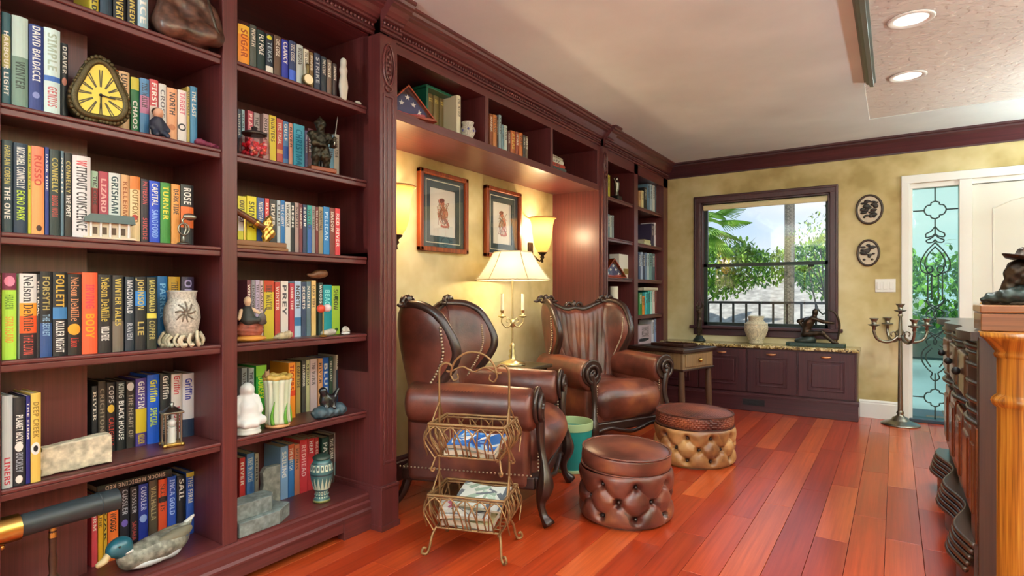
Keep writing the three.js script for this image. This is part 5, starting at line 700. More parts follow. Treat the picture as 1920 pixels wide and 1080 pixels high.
// ------------------------------------------------------------------ serpentine credenza at the right
{
  const g = thing('credenza', 'ornate serpentine wooden credenza with dark ribbed drawers and an orange corner column', 'credenza');
  const z0 = -4.1, z1 = -2.6; // far and near ends
  const wave = (z, amp) => amp * Math.sin((z - z0) / (z1 - z0) * Math.PI * 5 + 0.4); // front bulges
  const face = (y0, y1, x, amp, thick = 0.03) => grid(90, 1, (u, v) => { const z = lerp(z0, z1, u); return [x - wave(z, amp), lerp(y0, y1, v), z]; });
  const band = (y, r, x, amp) => tube(Array.from({ length: 46 }, (_, i) => { const z = lerp(z0 - 0.01, z1, i / 45); return [x - wave(z, amp), y, z]; }), r, 120, 7);
  const slice = (y0, y1, x, amp) => { const P = []; for (let i = 0; i <= 60; i++) { const z = lerp(z0, z1, i / 60); P.push([x - wave(z, amp), -z]); } P.push([0.8, -z1], [0.8, -z0]); return slab(P, y1 - y0).rotateX(-Math.PI / 2).translate(0, y0, 0); };
  part('body', tri(slice(0.2, 0.9, 0.262, 0.012)), M.darkOak, g);
  part('top', tri(slice(0.925, 0.955, 0.215, 0.02), 'z'), M.darkOak, g);
  const up = []; for (const y of [0.9, 0.875, 0.83, 0.765, 0.70, 0.66, 0.62]) up.push(band(y, y === 0.9 || y === 0.62 ? 0.014 : 0.008, 0.252, 0.02)); part('ribbed_frieze', tri(join([slice(0.615, 0.92, 0.252, 0.018), ...up]), 'z'), M.darkOak, g, 'dark ribbed drawer band');
  for (const zc of [-3.85, -3.4, -2.98]) { const d = part('drawer', tri(span(0.222, 0.26, 0.685, 0.855, zc - 0.15, zc + 0.15, 0.012), 'z'), mat(0x6a4a30, 0.36, { map: T.wood, clearcoat: 0.4 }), g); part('knob', [ball(0.016, 0.208, 0.775, zc), cyl(0.008, 0.008, 0.02).rotateZ(1.5708).translate(0.222, 0.775, zc)], M.iron, d); }
  for (const zc of [-3.9, -3.55, -3.2, -2.88]) part('door_panel', tri(join([span(0.235, 0.262, 0.27, 0.59, zc - 0.14, zc + 0.14, 0.01), span(0.226, 0.25, 0.31, 0.55, zc - 0.09, zc + 0.09, 0.01)])), mat(0x8a5a34, 0.36, { map: T.oak, clearcoat: 0.4 }), g);
  const bs = []; for (let i = 0; i < 5; i++) bs.push(band(0.20 - i * 0.022, 0.011, 0.222 - i * 0.006, 0.028)); part('ribbed_base', tri(join([slice(0.0, 0.21, 0.222, 0.026), ...bs]), 'z'), M.darkOak, g, 'dark rippled base moulding');
  part('corner_column', tri(join([lathe([[0.001, 0], [0.125, 0], [0.125, 0.08], [0.11, 0.1], [0.1, 0.12], [0.1, 0.70], [0.112, 0.712], [0.116, 0.724], [0.112, 0.736], [0.1, 0.748], [0.1, 0.87], [0.106, 0.875], [0.108, 0.885], [0.104, 0.893], [0.112, 0.905], [0.125, 0.925], [0.138, 0.94], [0.14, 0.958], [0.001, 0.958]], 48).translate(0.385, 0, -2.62)]), 'y'), M.oak, g, 'turned orange oak corner column');
  part('corner_stile', tri(join([span(0.236, 0.31, 0.2, 0.615, -2.735, -2.6, 0.004), span(0.228, 0.25, 0.3, 0.55, -2.71, -2.64, 0.004)]), 'y'), mat(0x8a6a44, 0.4, { map: T.oak }), g, 'olive-brown carved stile');
  part('corner_block', tri(span(0.243, 0.34, 0.0, 0.94, -2.64, -2.585, 0.004), 'y'), M.darkOak, g);
  part('near_end', tri(span(0.42, 0.8, 0.03, 0.94, -2.6, -2.56), 'y'), M.oak, g);
}
{
  const g = thing('wooden_box', 'reddish wooden box under the bronze boot and hat sculpture', 'box', [0.452, 0.959, -2.72], 0.0);
  part('body', tri(span(-0.2, 0.2, 0.0, 0.062, -0.11, 0.11, 0.004), 'x'), mat(0xa0643c, 0.35, { map: T.wood, clearcoat: 0.4 }), g); part('lid', tri(span(-0.203, 0.203, 0.064, 0.092, -0.113, 0.113, 0.006), 'x'), mat(0xb4764a, 0.33, { map: T.wood, clearcoat: 0.4 }), g);
}
{ // bronze still life: boots lying by a hat and saddle
  const g = thing('bronze_sculpture', 'bronze still life of hat, boots and saddle on the wooden box', 'sculpture', [0.455, 1.051, -2.72], 0.0);
  part('base', slab(ell(0.19, 0.09, 28), 0.012, 0.003).rotateX(-Math.PI / 2), M.bronze, g);
  part('boots', tri(blob([cap([-0.17, 0.028, 0.03], [-0.09, 0.038, 0.02], 0.016, 0.022), cap([-0.09, 0.04, 0.02], [0.08, 0.045, 0.03], 0.026, 0.032), cap([-0.19, 0.02, 0.05], [-0.13, 0.03, 0.06], 0.01, 0.018), cap([-0.13, 0.03, 0.06], [0.05, 0.035, 0.07], 0.022, 0.028)], 0.02, 0.006, (x, y, z) => 0.002 * Math.sin(x * 170 + y * 90))), M.bronzeGreen, g);
  part('saddle', tri(blob([cap([-0.12, 0.03, -0.02], [-0.085, 0.13, -0.02], 0.024, 0.03), cap([-0.085, 0.12, -0.02], [0.02, 0.09, 0.0], 0.032, 0.03), cap([0.02, 0.09, 0.0], [0.16, 0.11, -0.01], 0.03, 0.04), cap([-0.06, 0.07, 0.03], [0.12, 0.075, 0.045], 0.02, 0.028), egg([0.06, 0.08, -0.02], [0.1, 0.04, 0.06])], 0.03, 0.007, (x, y, z) => 0.003 * Math.sin(x * 130 + 60 * z) * Math.sin(y * 150))), M.bronze, g);
  part('hat', lathe([[0.001, 0.045], [0.02, 0.044], [0.03, 0.034], [0.034, 0.01], [0.055, 0.003], [0.066, 0.012], [0.068, 0.009], [0.056, -0.003], [0.034, 0.002], [0.001, 0.002]], 28).rotateZ(-0.25).translate(-0.07, 0.158, 0.0), M.bronze, g);
}
// ------------------------------------------------------------------ floor candelabra
{
  const g = thing('floor_candelabra', 'tall pewter five-arm floor candelabra beside the entry door', 'candelabra', [0.037, 0, -5.80], YAW);
  part('base', lathe([[0.001, 0], [0.138, 0.0], [0.14, 0.008], [0.12, 0.022], [0.08, 0.032], [0.062, 0.045], [0.056, 0.06], [0.03, 0.075], [0.022, 0.09], [0.03, 0.1], [0.02, 0.12]], 40), M.nickel, g);
  part('stem', [cyl(0.02, 0.014, 0.6, 0, 0.11, 0, 20), lathe([[0.014, 0.70], [0.026, 0.715], [0.03, 0.735], [0.016, 0.755], [0.024, 0.775], [0.014, 0.80], [0.012, 0.90], [0.02, 0.91], [0.012, 0.925]], 24)], M.nickel, g);
  const cup = (x, y, z) => lathe([[0.001, -0.03], [0.012, -0.02], [0.01, 0.0], [0.034, 0.012], [0.036, 0.018], [0.014, 0.022], [0.016, 0.045], [0.026, 0.06], [0.027, 0.066], [0.012, 0.067], [0.012, 0.03]], 20).scale(1.25, 1.1, 1.25).translate(x, y, z);
  part('center_cup', cup(0, 0.935, 0), M.nickel, g);
  for (let i = 0; i < 4; i++) {
    const a = i * Math.PI / 2 + 0.12, c = Math.cos(a), s = Math.sin(a), r = 0.205, P = ([q, y]) => [c * q, y, s * q];
    part('arm', [tube([[0.015, 0.74], [0.06, 0.70], [0.12, 0.69], [0.18, 0.715], [r, 0.77], [r, 0.80]].map(P), (t) => 0.014 - 0.003 * t, 30, 8), tube([[0.03, 0.75], [0.05, 0.775], [0.075, 0.76], [0.065, 0.735]].map(P), 0.006, 16, 6), cup(c * r, 0.815, s * r)], M.nickel, g);
  }
}
// ------------------------------------------------------------------ pictures in the niche
function pictureTex(seed) {
  const c = document.createElement('canvas'); c.width = 256; c.height = 384; const x = c.getContext('2d'), R = mulberry(seed); x.fillStyle = '#dcdad2'; x.fillRect(0, 0, 256, 384);
  x.lineCap = 'round'; const cols = ['#a8503a', '#7a3a2c', '#c87a5a', '#4a3a34', '#8a7a5a'];
  const st = (w, col, P) => { x.lineWidth = w; x.strokeStyle = col; x.beginPath(); x.moveTo(...P[0]); for (let i = 1; i < P.length; i++) x.quadraticCurveTo(P[i][0], P[i][1], P[i][2], P[i][3]); x.stroke(); };
  st(26, cols[2], [[140, 150], [165, 190, 140, 225]]); st(18, cols[0], [[140, 225], [175, 250, 185, 285]]); st(16, cols[0], [[185, 285], [150, 300, 120, 290]]); st(14, cols[1], [[130, 160], [100, 185, 95, 225]]); st(13, cols[2], [[150, 155], [185, 175, 170, 215]]);
  x.fillStyle = cols[2]; x.beginPath(); x.ellipse(128, 118, 20, 25, 0, 0, 7); x.fill(); x.fillStyle = cols[1]; x.beginPath(); x.ellipse(122, 98, 27, 17, -0.3, 0, 7); x.fill();
  for (let i = 0; i < 46; i++) st(1.5 + 3 * R(), cols[Math.floor(R() * 5)], [[80 + R() * 110, 90 + R() * 220], [80 + R() * 110, 90 + R() * 220, 80 + R() * 110, 110 + R() * 200]]);
  x.fillStyle = '#6a5a50'; x.font = '11px serif'; 
  const t = new THREE.CanvasTexture(c); t.colorSpace = THREE.SRGBColorSpace; return t;
}
[['first framed figure drawing with wide oak frame, above the near armchair', -2.612, -3.087, 3], ['second framed figure drawing with oak frame, behind the lamp shade', -3.295, -3.75, 9]].forEach(([label, za, zb, seed], i) => {
  const y0 = 1.355, y1 = 1.86, w = za - zb, h = y1 - y0, g = thing('picture_frame', label, 'picture', [XL, (y0 + y1) / 2, (za + zb) / 2], Math.PI / 2, 'framed drawings in the niche'); // local x along the wall, z off the wall
  const b = 0.03, prof = (x0, x1, ya, yb) => span(x0, x1, ya, yb, 0.004, 0.04, 0.006);
  part('frame', tri(join([prof(-w / 2, w / 2, h / 2 - b, h / 2), prof(-w / 2, w / 2, -h / 2, -h / 2 + b), prof(-w / 2, -w / 2 + b, -h / 2, h / 2), prof(w / 2 - b, w / 2, -h / 2, h / 2)]), 'y'), mat(0xb98058, 0.4, { map: T.oak }), g, 'warm oak frame');
  part('mat_board', slab([[-w / 2 + b, -h / 2 + b], [w / 2 - b, -h / 2 + b], [w / 2 - b, h / 2 - b], [-w / 2 + b, h / 2 - b]], 0.012, 0, [[[-w * 0.27, -h * 0.3], [-w * 0.27, h * 0.3], [w * 0.27, h * 0.3], [w * 0.27, -h * 0.3]]]).translate(0, 0, 0.006), mat(0x2f4146, 0.8), g, 'dark slate green mount');
  part('inner_line', [[-1, 0], [1, 0], [0, -1], [0, 1]].map(([sx, sy]) => sx ? span(sx * w * 0.35 - 0.003, sx * w * 0.35 + 0.003, -h * 0.385, h * 0.385, 0.0175, 0.0195) : span(-w * 0.35, w * 0.35, sy * h * 0.385 - 0.003, sy * h * 0.385 + 0.003, 0.0175, 0.0195)), mat(0xcfcdb8, 0.7), g, 'pale line');
  part('drawing', new THREE.PlaneGeometry(w * 0.58, h * 0.64).translate(0, 0, 0.008), mat(0xffffff, 0.8, { map: pictureTex(seed) }), g, 'reddish figure drawing on white paper');
  part('pane', span(-w / 2 + b, w / 2 - b, -h / 2 + b, h / 2 - b, 0.024, 0.0255), M.glass, g);
});
// ------------------------------------------------------------------ oval plaques and switch
[[-0.189, 1.834, 0.104, 0.132, 'larger oval plaque with a dark relief bouquet, above the other', 5, 22], [-0.197, 1.452, 0.086, 0.118, 'smaller oval plaque with relief leaves, above the light switch', 8, 14]].forEach(([x, y, rx, ry, label, seed, n]) => {
  const g = thing('oval_plaque', label, 'plaque', [x, y, ZF], 0, 'oval plaques by the window');
  part('backing', slab(ell(rx * 0.9, ry * 0.9, 40), 0.012), mat(0xcfc2ac, 0.7), g, 'pale oval ground'); part('rim', tube(ell(rx * 0.93, ry * 0.94, 40).map(([a, b]) => [a, b, 0.012]), 0.0095, 90, 8, true), mat(0x3a2a20, 0.4), g, 'dark oval rim');
  const R = mulberry(seed), L = []; for (let i = 0; i < n; i++) { const a = R() * 6.28, q = Math.sqrt(R()) * 0.5; L.push(ball((0.02 + 0.012 * R()) * 0.55, q * rx * 1.15 * Math.cos(a), q * ry * 1.1 * Math.sin(a) + 0.006, 0.018, 1 + R(), 0.6 + R() * 0.7, 0.55, 9, 7)); }
  for (const s of [-1, 1]) L.push(ball(0.016, s * rx * 0.45, ry * 0.42, 0.016, 1.3, 0.6, 0.4), ball(0.011, s * rx * 0.35, -ry * 0.5, 0.016, 1, 0.9, 0.5));
  part('relief', L, mat(0x4a4440, 0.45, { map: T.bronze, metalness: 0.3 }), g, 'dark relief of leaves and flowers');
});
{ const g = thing('light_switch', 'white wall switch plate between the plaques and the entry door', 'switch', [-0.07, 1.162, ZF]); part('plate', span(-0.075, 0.075, -0.058, 0.058, 0, 0.007, 0.003), M.white, g); for (const x of [-0.046, 0, 0.046]) part('rocker', box(0.03, 0.062, 0.006, x, 0, 0.009, 0.002), M.white, g); }
// ------------------------------------------------------------------ on the granite top
{
  const y = 0.618;
  const v = thing('vase', 'cream stoneware vase on the granite top under the window', 'vase', [-1.10, y, -5.86]);
  part('body', lathe([[0.001, 0], [0.06, 0], [0.066, 0.012], [0.06, 0.02], [0.085, 0.07], [0.105, 0.13], [0.107, 0.165], [0.095, 0.195], [0.07, 0.212], [0.066, 0.222], [0.07, 0.25], [0.074, 0.256], [0.072, 0.262], [0.06, 0.262], [0.056, 0.225], [0.001, 0.2]], 44), M.sand, v); part('band', lathe([[0.0995, 0.186], [0.1035, 0.18], [0.105, 0.186], [0.0985, 0.193]], 44), M.sand, v);
  const a = thing('archer_statue', 'dark bronze kneeling archer statue with bow on a green base', 'statue', [-0.60, y, -5.85], 0.05); a.scale.setScalar(1.12);
  part('base', [slab([[-0.21, -0.05], [-0.18, -0.06], [0.2, -0.06], [0.215, -0.045], [0.215, 0.05], [-0.2, 0.055]], 0.028, 0.004).rotateX(-Math.PI / 2)], mat(0x2f4a40, 0.35, { map: T.stone }), a, 'dark green marble base');
  part('rock', blob([egg([-0.09, 0.04, 0], [0.06, 0.03, 0.04]), egg([-0.04, 0.05, 0.0], [0.05, 0.04, 0.04])], 0.02, 0.007), M.bronzeGreen, a);
  part('figure', tri(blob([cap([-0.075, 0.10, 0], [-0.045, 0.19, 0], 0.03, 0.036), cap([-0.045, 0.19, 0], [-0.02, 0.215, 0], 0.036, 0.03), egg([0.0, 0.275, 0], [0.022, 0.028, 0.022]), cap([-0.01, 0.22, 0], [0.0, 0.26, 0], 0.016, 0.014), cap([-0.07, 0.10, 0.015], [0.05, 0.11, 0.03], 0.026, 0.02), cap([0.05, 0.11, 0.03], [0.13, 0.04, 0.035], 0.018, 0.012), cap([0.13, 0.038, 0.035], [0.16, 0.034, 0.035], 0.011, 0.008), cap([-0.075, 0.09, -0.015], [-0.02, 0.05, -0.02], 0.026, 0.02), cap([-0.02, 0.05, -0.02], [-0.11, 0.04, -0.02], 0.016, 0.012), cap([-0.02, 0.225, 0.02], [0.06, 0.2, 0.03], 0.017, 0.013), cap([0.06, 0.2, 0.03], [0.13, 0.19, 0.02], 0.013, 0.009), cap([-0.05, 0.22, -0.02], [-0.12, 0.2, -0.01], 0.018, 0.013), cap([-0.12, 0.2, -0.01], [-0.085, 0.15, 0.0], 0.012, 0.009)], 0.014, 0.005)), M.bronze, a, 'kneeling figure drawing a bow');
  part('bow', tube([[0.08, 0.30, 0.02], [0.14, 0.27, 0.02], [0.17, 0.19, 0.02], [0.165, 0.1, 0.02], [0.15, 0.045, 0.02]], (t) => 0.004 + 0.005 * Math.sin(t * Math.PI), 30, 7), M.bronze, a);
  const b = thing('dancer_statue', 'slender bronze standing figure with raised arms at the window', 'statue', [-1.63, y, -5.85], 0.4);
  part('base', lathe([[0.001, 0], [0.06, 0], [0.062, 0.012], [0.045, 0.03], [0.03, 0.055], [0.001, 0.06]], 24), M.bronzeGreen, b);
  part('figure', tri(blob([cap([0.0, 0.05, 0], [0.005, 0.13, 0.004], 0.01, 0.015), cap([0.005, 0.13, 0.004], [0.0, 0.21, 0], 0.016, 0.021), cap([-0.012, 0.06, 0.01], [-0.012, 0.14, 0.008], 0.01, 0.014), cap([-0.012, 0.14, 0.008], [0, 0.21, 0], 0.014, 0.02), cap([0, 0.21, 0], [0.002, 0.25, 0], 0.022, 0.017), cap([0.002, 0.25, 0], [0.0, 0.295, 0], 0.018, 0.024), egg([-0.002, 0.34, 0], [0.016, 0.021, 0.017]), cap([0, 0.295, 0], [0, 0.33, 0], 0.01, 0.009), cap([0.022, 0.30, 0], [0.035, 0.36, 0.005], 0.01, 0.007), cap([0.035, 0.36, 0.005], [0.01, 0.42, 0], 0.007, 0.005), cap([-0.022, 0.30, 0], [-0.03, 0.35, 0.01], 0.01, 0.007), cap([-0.03, 0.35, 0.01], [-0.012, 0.405, 0.0], 0.007, 0.005), cap([0.01, 0.2, -0.02], [0.028, 0.08, -0.02], 0.016, 0.008)], 0.012, 0.0045)), M.bronze, b);
}
// ------------------------------------------------------------------ curios on the near bookcase
const S0 = SHELF_Y[0], S1 = SHELF_Y[1], S2 = SHELF_Y[2], S3 = SHELF_Y[3], S4 = SHELF_Y[4], S5 = 0.172;
const at = (u, x, y) => { const p = onX(u, 551, x); return [x, y, p[2]]; };
const TOCAM = (p) => Math.atan2(-p[0], -p[2]); // turn that points local +z at the camera side of the room
{ // bronze bust on the top shelf
  const p = at(345, -2.10, S0), g = thing('bronze_bust', 'brown bronze seated figure in a cloak on the top shelf', 'sculpture', p, Math.PI / 2 - 0.2);
  part('figure', tri(blob([egg([0, 0.05, 0], [0.105, 0.06, 0.07]), egg([0.02, 0.12, 0.0], [0.07, 0.075, 0.055]), egg([0.03, 0.2, 0.01], [0.042, 0.052, 0.045]), cap([-0.05, 0.14, 0.02], [-0.075, 0.06, 0.05], 0.032, 0.026), cap([0.08, 0.14, 0.01], [0.09, 0.05, 0.04], 0.03, 0.026), cap([-0.07, 0.03, 0.06], [0.07, 0.035, 0.065], 0.026, 0.03)], 0.03, 0.008, (x, y, z) => 0.0035 * Math.sin(x * 70 + y * 55 + 2.5 * Math.sin(y * 28 + z * 30)))), mat(0x6a4434, 0.4, { map: T.bronze, clearcoat: 0.3 }), g);
  part('cord', tube([[0.06, 0.17, 0.06], [0.07, 0.11, 0.075], [0.09, 0.05, 0.075]], 0.005, 14, 6), M.bronze, g);
}
{ // soft-cornered mantel clock
  const p = at(183, -2.105, S1), g = thing('mantel_clock', 'gilt mantel clock with a rounded triangular yellow face', 'clock', p, Math.PI / 2 - 0.18); g.scale.setScalar(0.83);
  const out = (k, dy = 0) => { const P = []; for (let i = 0; i < 48; i++) { const a = i / 48 * 2 * Math.PI, r = 0.100 + 0.0135 * Math.cos(3 * (a - Math.PI / 2)); P.push([k * r * Math.cos(a) * 0.88, k * (r * Math.sin(a) * 1.2) + 0.114 + dy]); } return P; };
  part('case', [slab(out(1.06), 0.05, 0.008), tube(out(0.86).map(([x, y]) => [x, y, 0.05]), 0.012, 96, 8, true), ...Array.from({ length: 40 }, (_, i) => { const q = out(1.0)[Math.floor(i * 1.2)]; return ball(0.008, q[0], q[1], 0.05, 1, 1, 0.7, 7, 5); })], mat(0x6a5a34, 0.45, { metalness: 0.5, map: T.bronze }), g, 'embossed bronze-gilt case');
  const c = document.createElement('canvas'); c.width = c.height = 256; const x = c.getContext('2d'); x.fillStyle = '#dccb4e'; x.fillRect(0, 0, 256, 256); x.strokeStyle = '#3a3214'; x.lineWidth = 4; x.translate(128, 171); 
  for (let i = 0; i < 12; i++) { const a = i * Math.PI / 6, r = 100 + 13 * Math.cos(3 * a) ; for (const d of [-0.05, 0.05]) { x.beginPath(); x.moveTo(30 * Math.sin(a + d * 0.8), -30 * Math.cos(a + d * 0.8)); x.lineTo(r * 0.82 * Math.sin(a + d), -r * 0.82 * Math.cos(a + d)); x.stroke(); } }
  const t = new THREE.CanvasTexture(c); t.colorSpace = THREE.SRGBColorSpace; t.repeat.set(1 / 0.24, 1 / 0.26); t.offset.set(0.5, 0.0); t.wrapS = t.wrapT = THREE.ClampToEdgeWrapping; t.offset.set(0.5, -0.02 / 0.26);
  part('dial', slab(out(0.86), 0.006).translate(0, 0, 0.048), mat(0xffffff, 0.45, { map: t }), g, 'yellow dial with long black numerals');
  part('hands', [span(-0.0025, 0.0025, 0.056, 0.11, 0.056, 0.058), span(0, 0.045, 0.1035, 0.108, 0.058, 0.06).rotateZ(-0.1).translate(-0.01, 0, 0), ball(0.006, 0, 0.106, 0.057)], M.iron, g);
}
{ // small figurine in front of the books
  const p = at(296, -2.085, S1), g = thing('figurine', 'small seated painted figurine in dark jacket on the clock shelf', 'figurine', p, Math.PI / 2);
  part('body', blob([cap([0, 0.02, 0], [0, 0.055, 0], 0.02, 0.018), cap([-0.012, 0.02, 0.01], [-0.016, 0.004, 0.03], 0.01, 0.008), cap([0.012, 0.02, 0.01], [0.018, 0.004, 0.03], 0.01, 0.008), cap([-0.018, 0.05, 0], [-0.026, 0.028, 0.014], 0.008), cap([0.018, 0.05, 0], [0.026, 0.028, 0.014], 0.008)], 0.01, 0.004), mat(0x23283a, 0.5), g); part('head', blob([egg([0, 0.082, 0.002], [0.016, 0.018, 0.016]), egg([0, 0.079, 0.018], [0.004, 0.004, 0.004])], 0.006, 0.003), mat(0xd8a88a, 0.5), g); part('hair', ball(0.0175, 0, 0.088, -0.004, 1, 0.8, 1), mat(0x3a2a20, 0.7), g);
}
{ const p = at(385, -2.09, S1); solo('glass_trinket', blob([egg([0, 0.012, 0], [0.02, 0.011, 0.03]), egg([0.008, 0.016, 0.025], [0.012, 0.012, 0.016]), egg([0, 0.01, -0.035], [0.012, 0.008, 0.022]), cap([0, 0.008, -0.04], [0.004, 0.006, -0.065], 0.006, 0.003)], 0.01, 0.004, (x, y, z) => 0.002 * Math.sin(x * 400) * Math.sin(z * 380)), mat(0x7a2a48, 0.6), 'small magenta glass trinket at the end of the clock shelf', 'trinket', p); }
{ // toy house
  const p = at(203, -2.08, S2), g = thing('model_house', 'small white model house with a grey roof before the books', 'model', p, Math.PI / 2 - 0.15);
  part('walls', [span(-0.058, 0.058, 0.0, 0.05, -0.018, 0.018), span(-0.07, 0.07, 0, 0.006, -0.025, 0.026)], mat(0xd8cfb8, 0.7), g); part('roof', slab([[-0.032, 0.05], [0.032, 0.05], [0.012, 0.078], [-0.012, 0.078]], 0.135).rotateY(Math.PI / 2).translate(-0.0675, 0, 0), mat(0x5c6a66, 0.7), g);
  for (let i = 0; i < 5; i++) part('column', cyl(0.0035, 0.003, 0.046, -0.05 + i * 0.025, 0.005, 0.0235, 10), M.white, g); for (let i = 0; i < 4; i++) part('window', span(-0.045 + i * 0.025, -0.033 + i * 0.025, 0.014, 0.036, 0.0178, 0.0192), mat(0x4a3a2c, 0.4), g);
}
{ const p = at(344, -2.085, S2), g = thing('magnifier', 'small silver desk magnifier at the end of the model house shelf', 'ornament', p, Math.PI / 2 - 0.2); part('stand', [lathe([[0.001, 0], [0.022, 0], [0.02, 0.006], [0.005, 0.012], [0.004, 0.03]], 20), tube([[0, 0.028, 0], [0.008, 0.06, 0], [-0.004, 0.085, 0], [0.012, 0.1, 0]], 0.004, 20, 6)], M.nickel, g); part('ring', [tube(ell(0.017, 0.02, 20).map(([a, b]) => [a, 0.055 + b, 0.004]), 0.003, 40, 6, true), ball(0.016, 0.02, 0.1, 0, 1.4, 0.8, 0.6)], M.nickel, g); }
{ // carved vase with pierced stand
  const p = at(341, -2.105, S3), g = thing('carved_vase', 'pale grey-white carved stone vase with relief flowers on pierced base', 'vase', p, Math.PI / 2 - 0.25);
  part('body', lathe([[0.001, 0.02], [0.035, 0.02], [0.052, 0.06], [0.059, 0.1], [0.055, 0.14], [0.044, 0.165], [0.047, 0.19], [0.05, 0.196], [0.042, 0.197], [0.036, 0.17], [0.001, 0.14]], 36), M.ceramic, g);
  const R = mulberry(5), st = []; for (let i = 0; i < 26; i++) { const a = i / 26 * 6.28 + R() * 0.2, r = 0.044 + 0.016 * R(); st.push(tube([[r * 1.1 * Math.cos(a), 0.0, r * Math.sin(a)], [r * 1.2 * Math.cos(a + 0.2), 0.022, r * 1.05 * Math.sin(a + 0.2)], [r * Math.cos(a + 0.05), 0.036 + 0.022 * R(), r * Math.sin(a + 0.05)]], 0.0055, 10, 6), ball(0.008, r * 1.1 * Math.cos(a), 0.008, r * 1.05 * Math.sin(a), 1, 0.9, 1, 8, 6)); } part('pierced_base', st, M.sand, g);
  const fl = []; for (let i = 0; i < 9; i++) { const a = i / 9 * 6.28; fl.push(tube([[0.004 * Math.cos(a), 0.118 + 0.004 * Math.sin(a), 0.058], [0.018 * Math.cos(a), 0.118 + 0.022 * Math.sin(a), 0.0575], [0.032 * Math.cos(a + 0.2), 0.116 + 0.042 * Math.sin(a + 0.2), 0.048]], 0.0032, 8, 5)); } part('relief', fl, mat(0x6a5f52, 0.6), g, 'dark relief flowers');
}
{ // stone block
  const a = onX(80, 885, -2.11), p = [-2.115, S4, onX(143, 700, -2.11)[2]];
  const g = thing('stone_block', 'pale inscribed sandstone block lying before the books', 'stone', p, Math.PI / 2 - 0.02);
  const R = mulberry(12), P = []; for (let i = 0; i <= 10; i++) P.push([-0.093 + i * 0.0186, 0.002 + 0.004 * R()]); P.push([0.094, 0.05], [0.092, 0.09], [0.085, 0.098]); for (let i = 0; i <= 8; i++) P.push([0.08 - i * 0.0212, 0.1 - 0.0015 * i - 0.003 * R()]);
  part('block', tri(slab(P, 0.04, 0.005, [[[-0.088, 0.03], [-0.088, 0.072], [0.062, 0.075], [0.062, 0.03]]]).translate(0, 0, -0.02)), M.stone, g); part('recessed_face', tri(span(-0.089, 0.063, 0.029, 0.076, -0.018, 0.009)), M.stone, g);
}
{ // skull-in-lantern ornament
  const p = at(322, -2.16, S4), g = thing('candle_lantern', 'small antique lantern ornament with a white candle inside', 'ornament', p, Math.PI / 2 - 0.2);
  part('base', [span(-0.032, 0.032, 0, 0.012, -0.028, 0.028, 0.004), ...[[-1, -1], [1, -1], [-1, 1], [1, 1]].map(([a, b]) => ball(0.008, a * 0.028, 0.006, b * 0.024))], M.brass, g); part('posts', [[-1, -1], [1, -1], [-1, 1], [1, 1]].map(([a, b]) => cyl(0.004, 0.004, 0.11, a * 0.025, 0.01, b * 0.021, 8)), M.nickel, g); part('roof', [span(-0.034, 0.034, 0.116, 0.124, -0.03, 0.03, 0.003), lathe([[0.03, 0.124], [0.018, 0.135], [0.006, 0.142], [0.008, 0.152], [0.001, 0.156]], 16)], M.nickel, g); part('candle', [cyl(0.014, 0.013, 0.055, 0, 0.012, 0, 14), ball(0.014, 0, 0.08, 0)], M.chalk, g);
}
{ // telescope on stand
  const y = 0.172, g = thing('telescope', 'black and brass telescope on a turned wooden stand', 'telescope', [-2.06, y, -0.69]);
  const ln = new THREE.Group(); part('tube', [new THREE.CylinderGeometry(0.031, 0.034, 0.2, 28).rotateX(Math.PI / 2).translate(0, 0, -0.12), new THREE.CylinderGeometry(0.034, 0.034, 0.05, 28).rotateX(Math.PI / 2).translate(0, 0, -0.245), new THREE.TorusGeometry(0.034, 0.002, 8, 30).translate(0, 0, -0.22)].map((q) => q.rotateX(0.02).translate(0, 0.262, 0.12)), mat(0x2a3236, 0.4), g, 'black leather-wrapped barrel');
  part('brass_draw', [new THREE.CylinderGeometry(0.037, 0.037, 0.055, 28).rotateX(Math.PI / 2), new THREE.CylinderGeometry(0.024, 0.024, 0.12, 24).rotateX(Math.PI / 2).translate(0, 0, 0.08), ball(0.008, 0.0, -0.045, 0.01)].map((q) => q.translate(0, 0.262, 0.125)), M.brass, g);
  part('stand', lathe([[0.001, 0], [0.036, 0], [0.036, 0.01], [0.024, 0.02], [0.03, 0.034], [0.016, 0.048], [0.024, 0.07], [0.018, 0.085], [0.009, 0.1], [0.012, 0.14], [0.009, 0.16], [0.01, 0.225]], 28).translate(0, 0, 0.018), mat(0x4a2c1c, 0.35, { map: T.wood, clearcoat: 0.4 }), g); part('cradle', [cyl(0.011, 0.009, 0.03, 0, 0.205, 0.018, 14)], M.brass, g);
}
